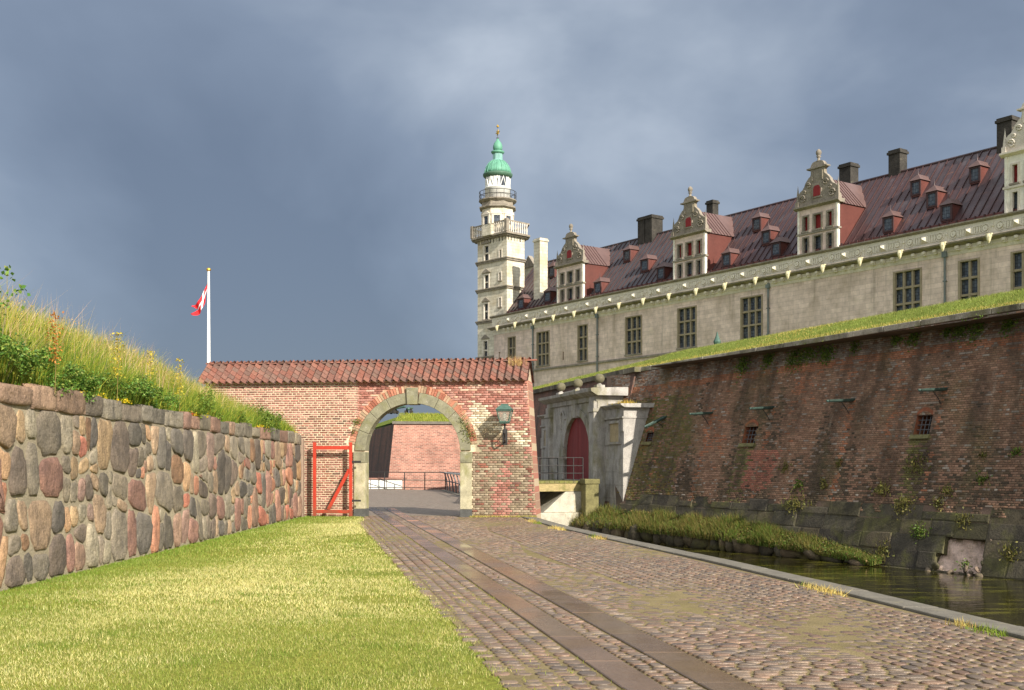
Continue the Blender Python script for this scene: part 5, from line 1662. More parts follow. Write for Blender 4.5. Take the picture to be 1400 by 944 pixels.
# archivolt stones
nv = 13
for i in range(nv):
    a0, a1 = math.pi*i/nv+.006, math.pi*(i+1)/nv-.006
    m = MB(); po = [(cA+ri_*math.cos(a), z_sp+ri_*math.sin(a)) for a in np.linspace(a0, a1, 4)] + [(cA+RA*math.cos(a), z_sp+RA*math.sin(a)) for a in np.linspace(a1, a0, 4)]
    m.prism_y(po, WM-.06, WM+.1); m.build('arch_stone', M['portal_stone'], por)
m = MB(); m.prism_y([(cA-.10, z_sp+ri_-.08), (cA+.10, z_sp+ri_-.08), (cA+.16, z_sp+RA+.22), (cA-.16, z_sp+RA+.22)], WM-.16, WM+.1); m.build('keystone', M['portal_stone'], por)
for s0, s1 in ((cA-RA, cA-ri_), (cA+ri_, cA+RA)):
    m = MB(); m.box(s0, s1, WM-.06, WM+.1, z_th, z_sp-.12); m.build('jamb', M['portal_stone'], por)
    m = MB(); m.box(s0-.03, s1+.03, WM-.09, WM+.1, z_sp-.117, z_sp-.005); m.build('impost', M['portal_stone'], por)
# pilasters, entablature, cornice, balls
for s0, s1 in ((sL+.02, sL+.62), (sR-.62, sR-.02)):
    m = MB(); m.box(s0, s1, WM-.16, WM+.05, z_th-.3, z_cor-.95); m.build('pilaster', M['portal_stone'], por, bevel=.012)
    m = MB(); m.box(s0-.05, s1+.05, WM-.2, WM+.05, z_cor-.945, z_cor-.80); m.build('capital', M['portal_stone'], por, bevel=.012)
    m = MB(); m.box(s0+.02, s1-.02, WM-.15, WM+.05, z_cor-.795, z_cor-.50); m.build('entablature_block', M['portal_stone'], por)
m = MB(); m.box(sL-.02, sR+.02, WM-.07, .82, z_cor-.495, z_cor-.30); m.build('frieze', M['portal_stone'], por)
m = MB(); m.prism_x([(WM-.12, z_cor-.295), (WM-.38, z_cor-.14), (WM-.40, z_cor-.02), (WM-.3, z_cor), (.85, z_cor+.05), (.85, z_cor-.295)], sL-.32, sR+.32); m.build('cornice', M['portal_stone'], por)
m = MB(); m.prism_y([(sL-.1, z_cor+.03), (sR+.1, z_cor+.03), ((sL+sR)/2+1.0, z_cor+.14), ((sL+sR)/2-1.0, z_cor+.14)], WM+.1, .8); m.build('coping', M['portal_stone'], por)
m = MB(); ps = PF.P
for k, px in enumerate((767, 790, 819.5)):
    s = PF.s_(px, WM+.05)
    m = MB(); m.box(s-.17, s+.17, WM-.12, WM+.22, z_cor+.02, z_cor+.12); m.lathe([(.13, z_cor+.12), (.07, z_cor+.17), (.07, z_cor+.2)], 12, s, WM+.05); m.build('ball_pedestal', M['portal_stone'], por)
    m = MB(); m.lathe([(.02 + .19*math.sin(math.pi*t), z_cor+.38-.19*math.cos(math.pi*t)) for t in np.linspace(0.02, .98, 11)], 16, s, WM+.05); m.build('stone_ball', mk('mossy_ball%d' % k, A(104,98,76), mul=[(6,.7,1.2),(30,.75,1.2)], bump=(.5,25,.02)), por, smooth=True)
# carved spandrel scrolls
for sg in (-1, 1):
    m = MB(); m.tube([(cA+sg*RA*.75, WM-.03, z_sp+RA*.80), (cA+sg*RA*.9, WM-.06, z_sp+RA*.98), (cA+sg*RA*1.05, WM-.03, z_sp+RA*.9), (cA+sg*RA*1.02, WM-.03, z_sp+RA*.6)], .05, 6); m.build('carving', M['portal_stone'], por)
# side wings
for (s0, s1, wz) in ((sR, 0.0, 0.0), (sL-2.2, sL, 0.0)):
    zt_w = PF.sz(848, 553, 0.0)[1]
    m = MB(); m.box(s0, s1, wz, 1.5, ZW-.6, zt_w-.55); m.build('wing_block', M['portal_stone'], por)
    m = MB(); m.box(s0, s1+.03, wz-.08, 1.8, zt_w-.547, zt_w-.48); m.build('band', M['portal_stone'], por)
    m = MB(); m.box(s0, s1, wz-.01, 1.8, zt_w-.478, zt_w-.14); m.build('wing_frieze', M['portal_stone'], por)
    m = MB(); m.prism_x([(wz-.06, zt_w-.138), (wz-.22, zt_w-.04), (wz-.22, zt_w), (1.9, zt_w+.05), (1.9, zt_w-.138)], s0, s1+.22); m.build('wing_cornice', M['portal_stone'], por)
    # ashlar blocks of the wing face
    zb = -0.75; ro = 0
    while zb < zt_w-.56:
        z1_ = min(zb+.52, zt_w-.555); s = s0 + (0.0 if ro % 2 else -.4)
        while s < s1:
            a, b_ = max(s, s0)+.006, min(s+.85, s1)-.006
            if b_-a > .1 and not (z1_ > zt_w-1.75 and a < s1-.35 and b_ > s0+.5 and z1_ > zt_w-1.6): 
                m = MB(); m.box(a, b_, wz-.03-rr.uniform(0,.015), wz+.05, zb+.005, z1_-.005); m.build('ashlar', M['portal_stone'], por)
            s += .85
        zb += .52; ro += 1
    m = MB(); pa, pb, pz0, pz1 = s0+.55, s1-.40, zt_w-1.45, zt_w-.72
    for bx4 in ((pa-.09, pb+.09, pz1, pz1+.09), (pa-.09, pb+.09, pz0-.09, pz0), (pa-.09, pa, pz0+.002, pz1-.002), (pb, pb+.09, pz0+.002, pz1-.002)): m.box(bx4[0], bx4[1], wz-.07, wz+.02, bx4[2], bx4[3])
    m.build('panel_frame', M['portal_stone'], por)
    m = MB(); m.box(pa, pb, wz-.012, wz+.02, pz0, pz1); m.build('panel', mk('sandy_panel%d' % int(s1*10), A(176,158,122), mul=[(4,.75,1.15),(20,.8,1.1)], bump=(.4,30,.02)), por)
# door of red planks in the recess
door = empty('door', (0,0,0), 0, por)
npk = 9
for i in range(npk):
    a = cA-ri_+2*ri_*i/npk; b_ = a+2*ri_/npk
    tops = []
    for x in np.linspace(a+.004, b_-.004, 4):
        tops.append((x, z_sp + math.sqrt(max(0.0, ri_**2-(x-cA)**2))))
    m = MB(); m.prism_y([(a+.004, z_th), (b_-.004, z_th)] + list(reversed(tops)), WM+.10+rr.uniform(0,.012), WM+.2)
    f = rr.uniform(.85, 1.1); c = A(128,44,42); m.build('plank', M['door_red'], door, color=(c[0]*f, c[1]*f, c[2]*f))
m = MB(); m.box(cA-ri_, cA+ri_, WM, .3, z_th-.05, z_th-.001); m.build('threshold', M['portal_stone'], por)
# weeds on the portal ledges
n = 500
ps_ = np.array([PF.P(rng.uniform(-.5, .1) if rng.random() < .7 else rng.uniform(sR, 0), rng.uniform(-.1, .5), zt_w+.02) for _ in range(n)])
o = blades('grass', ps_, rng.uniform(.03, .22, n)*rng.random(n), rng.uniform(.008,.015,n), pick([A(190,160,70), A(160,140,60)], n), .5); tag(o, 'ochre weeds growing on the right shoulder of the portal', 'weeds', kind='stuff')

# ------------------------------------------------------------------ bridge to the portal
bri = PF.place(empty('bridge')); tag(bri, 'small timber deck bridge on pale stone abutment before the portal', 'bridge')
sF = PF.s_(806, WM-.35); sBk = sF - 3.4; zD = z_th - .02
M['wood'] = mk('bridge_wood', A(168,150,104), mul=[(5,.7,1.2,(1,1,4)),(30,.8,1.15)], over=[(A(108,106,56), 2.5, .5, .64, (1,1,1), .7)], bump=(.4, 20, .02))
M['mossy_wood'] = mk('mossy_deck', A(116,110,70), mul=[(5,.7,1.2)], over=[(A(120,122,50), 4, .45, .6, (1,1,1), .8)], bump=(.5,25,.03))
w = WM-.42
while w > -4.6:
    m = MB(); m.box(sBk, sF, w-.19, w-.004, zD-.10, zD+rr.uniform(-.006,.006)); m.build('deck_plank', M['mossy_wood'], bri); w -= .2
for s in (sF-.16, (sF+sBk)/2, sBk+.02):
    m = MB(); m.box(s, s+.14, -4.6, WM-.5, zD-.42, zD-.104); m.build('beam', M['wood'], bri, bevel=.01)
M['pale_stone'] = mk('pale_abutment', A(186,178,158), mul=[(3,.7,1.15),(25,.8,1.15)], over=[(A(118,112,74), 2.2,.52,.66,(1,1,.5),.7)], bump=(.5,20,.03))
m = MB(); m.hexa([(sBk-.1, WM-2.3, -.28), (sF+.05, WM-2.3, -.28), (sF+.05, WM-.02, -.28), (sBk-.1, WM-.02, -.28), (sBk, WM-1.35, zD-.43), (sF-.02, WM-1.35, zD-.43), (sF-.02, WM-.02, zD-.43), (sBk, WM-.02, zD-.43)]); m.build('abutment', M['pale_stone'], bri, bevel=.02)
m = MB(); m.box(sBk-.25, sF+.2, WM-2.55, WM-.02, ZW-.5, -.284); m.build('footing', M['pale_stone'], bri, bevel=.03)
m = MB(); m.box(sBk, sF, -4.6, -3.7, ZW-.5, zD-.425); m.build('abutment', M['pale_stone'], bri)
m = MB(); m.box(sF+.12, sF+.66, WM-.75, WM-.2, ZW-.4, zD-.12); m.build('corner_pier', M['moss_sill'], bri, bevel=.02)
m = MB(); m.box(sF+.08, sF+.70, WM-.79, WM-.16, zD-.117, zD+.08); m.build('pier_cap', M['moss_sill'], bri, bevel=.02)
for s in (sF-.08, sBk+.08):
    for w in (WM-.6, WM-1.0, -2.8, -3.3, -4.5):
        m = MB(); m.tube([(s, w, zD-.05), (s, w, zD+.92)], .022, 6); m.build('rail_post', M['iron'], bri)
    for zz in (zD+.92, zD+.6, zD+.3):
        m = MB(); m.tube([(s, WM-.6, zz), (s, -4.5, zz)], .018, 6); m.build('rail', M['iron'], bri)

m = MB(); m.hexa([(sBk, -5.5, -.02), (sF, -5.5, -.02), (sF, -4.62, -.02), (sBk, -4.62, -.02), (sBk, -5.48, 0.0), (sF, -5.48, 0.0), (sF, -4.62, zD-.004), (sBk, -4.62, zD-.004)]); o = PF.place(m.build('bridge_ramp', M['far_cobble'])); tag(o, kind='structure')
# ------------------------------------------------------------------ castle wing on the rampart
CF = Frame(-0.583, 125.0, 0.57, -0.8216)
cas = CF.place(empty('castle_wing')); tag(cas, 'long sandstone castle wing with ornate gables and dark red metal roof', 'castle')
def brickish(name, c1, c2, cm, bw, rh, mort, stains, rough=.9, rot=(R(90),0,0), bumpd=.02):
    g = NG(name); br = g.n('ShaderNodeTexBrick'); br.inputs['Scale'].default_value = 1.0
    br.inputs['Brick Width'].default_value = bw; br.inputs['Row Height'].default_value = rh; br.inputs['Mortar Size'].default_value = mort
    br.inputs['Color1'].default_value = (*c1,1); br.inputs['Color2'].default_value = (*c2,1); br.inputs['Mortar'].default_value = (*cm,1)
    sx = g.n('ShaderNodeSeparateXYZ'); g.l(g.co(), sx.inputs[0]); cmb = g.n('ShaderNodeCombineXYZ')
    g.l(g.math('ADD', sx.outputs[0], sx.outputs[1]), cmb.inputs[0]); g.l(sx.outputs[2], cmb.inputs[1]); g.l(cmb.outputs[0], br.inputs['Vector'])
    col = br.outputs['Color']
    col = g.mix(1.0, col, g.ramp(g.noise(1.6, 6, .65), [(.3, (.78,)*3), (.7, (1.18,)*3)]), 'MULTIPLY')
    for (c, sc, t0, t1, st, am) in stains:
        col = g.mix(g.ramp(g.noise(sc, 6, .65, st), [(t0, (0,0,0)), (t1, (am,)*3)]), col, c)
    g.l(col, g.b.inputs['Base Color']); g.b.inputs['Roughness'].default_value = rough; g.b.inputs['Specular IOR Level'].default_value = .2
    q = g.n('ShaderNodeBump'); q.inputs['Strength'].default_value = .4; q.inputs['Distance'].default_value = bumpd; q.invert = True
    g.l(br.outputs['Fac'], q.inputs['Height']); g.l(q.outputs[0], g.b.inputs['Normal'])
    return g.m
M['facade'] = brickish('castle_sandstone', A(226,203,188), A(210,188,174), A(182,163,150), 1.1, .38, .010,
                       [(A(150,132,110), .35, .48, .66, (1,1,.6), .55), (A(212,196,168), .6, .58, .72, (1,1,1), .5), (A(128,118,102), .9, .54, .7, (1.6,1,.16), .5), (A(176,146,112), 1.6, .64, .7, (1,1,2.2), .5)])
M['trim'] = mk('castle_trim', A(214,203,186), mul=[(.8, .8, 1.1), (8, .85, 1.1)], over=[(A(160,150,100), 1.1, .6, .75, (1,1,1), .5), (A(150,142,120), .7, .58, .72, (1,1,1), .5)], rough=.9, bump=(.4, 6, .04))
M['trim_grey'] = mk('castle_trim_weathered', A(146,136,121), mul=[(1.4, .6, 1.15), (8, .7, 1.2)], over=[(A(134,124,90), 1.2, .54, .68, (1,1,1), .5), (A(120,112,94), 1.0, .56, .7, (1,1,1), .5)], rough=.9, bump=(.5, 6, .05))
M['cream'] = brickish('tower_stone', A(212,204,184), A(196,187,166), A(160,151,134), .9, .36, .014, [(A(176,152,110), .5, .5, .66, (1,1,.7), .5), (A(150,140,110), .8, .56, .7, (1,1,.5), .5)])
M['white_wall'] = brickish('white_gable', A(232,226,210), A(224,216,198), A(212,204,186), .9, .4, .006, [(A(196,184,150), .8, .54, .7, (1,1,.5), .5)])
M['roof'] = mk('roof_sheet', A(76,49,48), mul=[(.5, .8, 1.15), (5, .88, 1.1)], over=[(A(74,66,70), .22, .42, .6, (1,1,1), .65), (A(78,73,74), .3, .1, .35, (1,1,1), .9, [(0, None, 30.0, 4.0)]), (A(58,44,44), .8, .5, .64, (1.5,1,.5), .7), (A(112,80,68), 1.4, .6, .72, (1,1,1), .55), (A(92,86,86), .5, .56, .68, (1,1,1), .55), (A(140,92,62), .9, .62, .74, (1,1,2), .7)], rough=.42, spec=.5, rough_var=(.6, .32, .55), bump=(.15, 1.2, .08), metal=.15)
M['roof_red'] = mk('roof_sheet_red', A(98,56,48), mul=[(.7, .8, 1.12), (6, .88, 1.1)], over=[(A(110,64,58), .9, .55, .7, (1,1,1), .6)], rough=.45, spec=.4)
M['roof_brown'] = mk('dormer_roof', A(98,74,68), mul=[(.9, .8, 1.12)], rough=.5, spec=.4)
M['seam'] = mk('roof_seam', A(70,48,46), rough=.5)
M['soot'] = mk('sooty_stone', A(58,54,48), mul=[(1.5, .6, 1.3), (8, .7, 1.3)], over=[(A(104,98,82), 1.8, .6, .72, (1,1,1), .5)], rough=.95, bump=(.6, 5, .08))
M['shutter'] = mk('red_shutter', A(130,36,34), mul=[(2, .85, 1.1)], rough=.6)
g = NG('leaded_glass')
br = g.n('ShaderNodeTexBrick'); br.offset = 0; br.inputs['Scale'].default_value = 1; br.inputs['Brick Width'].default_value = .19; br.inputs['Row Height'].default_value = .24; br.inputs['Mortar Size'].default_value = .014
br.inputs['Color1'].default_value = (*A(46,52,60),1); br.inputs['Color2'].default_value = (*A(92,98,104),1); br.inputs['Mortar'].default_value = (*A(36,36,38),1)
mpn = g.n('ShaderNodeMapping'); mpn.inputs['Rotation'].default_value = (R(90),0,0); g.l(g.co(), mpn.inputs[0]); g.l(mpn.outputs[0], br.inputs['Vector'])
g.l(br.outputs['Color'], g.b.inputs['Base Color']); g.b.inputs['Roughness'].default_value = .25; g.b.inputs['Specular IOR Level'].default_value = .6
M['leaded'] = g.m

def grid_wall(mb, x0, x1, z0, z1, holes, y=0.0, depth=.35):
    xs_ = sorted(set([x0, x1] + [h[0] for h in holes] + [h[1] for h in holes])); xs_ = [v for v in xs_ if x0 <= v <= x1]
    zs_ = sorted(set([z0, z1] + [h[2] for h in holes] + [h[3] for h in holes])); zs_ = [v for v in zs_ if z0 <= v <= z1]
    for a, b_ in zip(xs_, xs_[1:]):
        for c, d in zip(zs_, zs_[1:]):
            mx, mz = (a+b_)/2, (c+d)/2
            if any(h[0] < mx < h[1] and h[2] < mz < h[3] for h in holes): continue
            mb.quad((a,y,c), (b_,y,c), (b_,y,d), (a,y,d))
    for (a, b_, c, d) in holes:
        mb.quad((a,y,c), (a,y+depth,c), (a,y+depth,d), (a,y,d)); mb.quad((b_,y,c), (b_,y,d), (b_,y+depth,d), (b_,y+depth,c))
        mb.quad((a,y,c), (b_,y,c), (b_,y+depth,c), (a,y+depth,c)); mb.quad((a,y,d), (a,y+depth,d), (b_,y+depth,d), (b_,y,d))
    return mb
def stone_window(parent, a, b_, c, d, cols, rows, y=0.0, glass=None, trim=None, mull=.13, name='window', sill=True):
    m = MB(); t = .12
    for (p, q_, r0, r1) in ((a-.10, a+.06, c-.02, d+.10), (b_-.06, b_+.10, c-.02, d+.10)): m.box(p, q_, y-.05, y+.2, r0, r1)
    m.box(a+.061, b_-.061, y-.05, y+.2, d-.02, d+.10)
    for k in range(1, cols):
        x = a+(b_-a)*k/cols; m.box(x-mull/2, x+mull/2, y+.05, y+.26, c, d-.021)
    for k in range(1, rows):
        z = c+(d-c)*k/rows
        for j in range(cols):
            xa = a+(b_-a)*j/cols + (.061 if j == 0 else mull/2+.001); xb = a+(b_-a)*(j+1)/cols - (.061 if j == cols-1 else mull/2+.001)
            m.box(xa, xb, y+.055, y+.255, z-mull/2, z+mull/2)
    w = m.build(name, trim or M['trim'], parent)
    m = MB(); m.quad((a,y+.27,c), (b_,y+.27,c), (b_,y+.27,d), (a,y+.27,d)); m.build('pane', glass or M['leaded'], w, fix=False)
    if sill:
        m = MB(); m.box(a-.14, b_+.14, y-.12, y+.1, c-.16, c-.021); m.build('sill', M['trim_grey'], w)
    return w
S0c, S1c = CF.s_(675.5), 72.0
ZSTR, ZTOP = 12.05, 16.62
wl_ = []
def cwin(pxa, pxb, pyt, pyb, cols, rows):
    a, zt = CF.sz(pxa, pyt); b_, _ = CF.sz(pxb, pyt); pm = (pxa+pxb)/2
    zt = CF.sz(pm, pyt + (0))[1]
    wl_.append([a, b_, None, zt, cols, rows])
cwin(695, 704.6, 460, 491, 2, 3); cwin(734.3, 750.8, 455, 503, 3, 3); cwin(790.4, 803, 445.5, 495, 2, 3); cwin(855.7, 877, 432, 486, 3, 3)
cwin(927, 951.6, 419.5, 475, 3, 3); cwin(1013.6, 1041.8, 403, 461, 3, 3); cwin(1223, 1259, 367.5, 440, 3, 3); cwin(1312, 1338, 353.5, 430, 2, 3); cwin(1384, 1412, 341, 420, 2, 3)
print('castle window tops', [round(w[3],2) for w in wl_], 'widths', [round(w[1]-w[0],2) for w in wl_])
ztopw = 16.05; zbotw = 12.45
for w in wl_: w[2], w[3] = zbotw, ztopw
slits = [(CF.s_(769), CF.s_(771), 12.7, 13.6), (CF.s_(681.5), CF.s_(684), 13.2, 14.6)]
mb = MB(); grid_wall(mb, S0c, S1c, 3.5, ZTOP, [tuple(w[:4]) for w in wl_] + slits)
mb.quad((S0c,0,3.5), (S0c,11.5,3.5), (S0c,11.5,18.7), (S0c,0,18.7)); mb.quad((S1c,0,3.5), (S1c,11.5,3.5), (S1c,11.5,18.7), (S1c,0,18.7)); mb.quad((S0c,11.5,3.5), (S1c,11.5,3.5), (S1c,11.5,18.7), (S0c,11.5,18.7))
wallo = mb.build('wall', M['facade'], cas, fix=False)
M['mullion'] = mk('window_stone', A(150,136,112), mul=[(2,.8,1.15)], rough=.9)
for w in wl_: stone_window(cas, w[0], w[1], w[2], w[3], w[4], w[5], trim=M['mullion'], mull=.16)
for w in slits:
    m = MB(); m.quad((w[0],.3,w[2]), (w[1],.3,w[2]), (w[1],.3,w[3]), (w[0],.3,w[3])); m.build('slit_window', M['leaded'], cas, fix=False)
m = MB(); m.prism_x([(-.16, ZSTR-.12), (-.16, ZSTR+.02), (0.02, ZSTR+.12), (0.02, ZSTR-.14)], S0c-.1, S1c); m.build('string_course', M['trim_grey'], cas)
m = MB(); m.prism_x([(-.04, ZTOP+.001), (-.08, ZTOP+.22), (-.14, ZTOP+.3), (-.14, ZTOP+.58), (.3, ZTOP+.58), (.3, ZTOP+.001)], S0c-.1, S1c); m.build('architrave', M['trim'], cas)
m = MB(); m.prism_x([(-.14, 17.202), (-.62, 17.36), (-.66, 17.46), (-.5, 17.56), (.3, 17.56), (.3, 17.202)], S0c-.5, S1c); m.build('cornice', M['trim_grey'], cas)
m = MB(); m.box(S0c-.15, S1c, -.2, .35, 17.562, 18.58); M['frieze'] = mk('frieze_stone', A(220,211,191), mul=[(.8,.82,1.06),(7,.85,1.06)], over=[(A(170,162,120), 1.2, .6, .74, (1,1,1), .45)], rough=.9); m.build('attic_frieze', M['frieze'], cas)
m = MB(); m.prism_x([(-.24, 18.582), (-.42, 18.7), (-.42, 18.8), (.4, 18.86), (.4, 18.582)], S0c-.4, S1c); m.build('attic_moulding', M['trim_grey'], cas)
# repeated ornaments: shared meshes
bay = (CF.s_(1360)-CF.s_(1085))/5.0; ph = CF.s_(1085) % bay
mh = MB(); mh.lathe([(.02, .55), (.16, .5), (.2, .3), (.14, .12), (.1, 0), (.03, -.12)], 8); mh.box(-.2, .2, -.05, .3, .32, .56)
me_head = mh.mesh('lion_head'); me_head.materials.append(mk('lion_head_stone', A(214,204,168), mul=[(4,.75,1.1)], over=[(A(150,140,70), 2, .5, .64, (1,1,1), .7)], bump=(.6, 8, .05)))
mh = MB(); mh.add([(-.34,0,-.3),(.34,0,-.3),(.34,0,.3),(-.34,0,.3),(0,-.42,0)], [(0,1,4),(1,2,4),(2,3,4),(3,0,4),(3,2,1,0)]); me_pyr = mh.mesh('pyramid_boss'); me_pyr.materials.append(M['frieze'])
mh = MB()
for r0, r1, d0 in ((.34, .27, .07), (.2, .04, .12)):
    n_ = 14; vs_ = []
    for k in range(n_):
        a = 2*math.pi*k/n_
        vs_ += [(r0*math.cos(a), 0, r0*math.sin(a)), (r0*math.cos(a)*.96, -d0, r0*math.sin(a)*.96), (r1*math.cos(a), -d0, r1*math.sin(a)), (r1*math.cos(a)*.95, 0, r1*math.sin(a)*.95)]
    mh.add(vs_, [(4*k+j, 4*((k+1) % n_)+j, 4*((k+1) % n_)+j+1, 4*k+j+1) for k in range(n_) for j in range(3)])
me_rnd = mh.mesh('roundel'); me_rnd.materials.append(M['frieze'])
mh = MB()
for k in range(3): mh.box(-.28+.2*k, -.16+.2*k, -.07, 0, -.2, .2)
mh.box(-.3, .3, -.05, 0, .22, .28); mh.box(-.3, .3, -.05, 0, -.28, -.22); me_str = mh.mesh('strapwork'); me_str.materials.append(M['frieze'])
mh = MB(); mh.box(-.13, .13, -.3, 0, 0, .2); mh.box(-.11, .11, -.2, 0, -.12, -.001); me_cor = mh.mesh('corbel'); me_cor.materials.append(M['trim'])
mh = MB(); mh.box(-.05, .05, -.05, 0, -.45, .45); mh.lathe([(.01,.0),(.09,.05),(.09,.12),(.02,.17)], 8, 0, -.05); me_rib = mh.mesh('panel_rib'); me_rib.materials.append(M['frieze'])
s = ph + bay*math.ceil((S0c-ph)/bay)
while s < S1c - bay:
    link('lion_head', me_head, None, cas, (s, -.72, 17.0)); link('panel_rib', me_rib, None, cas, (s, -.2, 18.07))
    link('pyramid_boss', me_pyr, None, cas, (s+bay/2, -.2, 18.07))
    for dx in (.55, -.55): link('roundel', me_rnd, None, cas, (s+dx, -.2, 18.07))
    for dx in (1.15, bay-1.15): link('strapwork', me_str, None, cas, (s+dx, -.2, 18.07))
    for k in (.25, .5, .75): link('corbel', me_cor, None, cas, (s+bay*k, -.14, 16.98))
    s += bay
# downpipes
M['pipe'] = mk('downpipe', A(112,120,118), mul=[(1.2, .75, 1.2)], over=[(A(88,76,64), .6, .5, .62, (1,1,1), .8)], rough=.5)
for px in (728.5, 816.6, 1050.4, 1292):
    s = CF.s_(px, -.12); m = MB(); m.tube([(s, -.14, 4.5), (s, -.14, 16.7)], .085, 8); m.box(s-.17, s+.17, -.3, -.05, 16.55, 16.95)
    for z in (10, 12.6, 14.8): m.box(s-.12, s+.12, -.24, -.02, z, z+.08)
    m.build('downpipe', M['pipe'], cas)

# main roof
WE, ZE, WR, ZR = .55, 18.80, 6.0, 25.4
m = MB(); m.quad((S0c-.2, WE, ZE), (S1c, WE, ZE), (S1c, WR, ZR), (S0c-.2, WR, ZR)); m.quad((S1c, 2*WR-WE, ZE), (S0c-.2, 2*WR-WE, ZE), (S0c-.2, WR, ZR), (S1c, WR, ZR))
m.add([(S0c-.2,WE,ZE), (S0c-.2,2*WR-WE,ZE), (S0c-.2,WR,ZR)], [(0,1,2)])
roof = m.build('roof', M['roof'], cas, fix=False)
lr = math.hypot(WR-WE, ZR-ZE); ar_ = math.atan2(ZR-ZE, WR-WE)
mh = MB(); mh.box(-.03, .03, 0, lr, 0, .07); me_seam = mh.mesh('roof_seam'); me_seam.materials.append(M['seam'])
s = S0c
while s < S1c:
    link('roof_seam', me_seam, None, roof, (s, WE, ZE+.005), (ar_, 0, 0)); s += .72
m = MB(); m.tube([(S0c-.3, WR, ZR+.03), (S1c, WR, ZR+.03)], .10, 6); m.build('ridge_roll', M['roof'], roof)
m = MB(); m.box(S0c+2.2, S1c-.1, .30, .36, 18.85, 19.12); m.build('eaves_board', M['roof_red'], roof)
mh = MB(); mh.box(-.05, .05, -.07, .07, 0, .34); me_gd = mh.mesh('snow_guard'); me_gd.materials.append(M['seam'])
s = S0c+2.3
while s < 66: link('snow_guard', me_gd, None, roof, (s, .29, 18.84)); s += .72
def roof_w(z): return WE + (z-ZE)/(ZR-ZE)*(WR-WE)

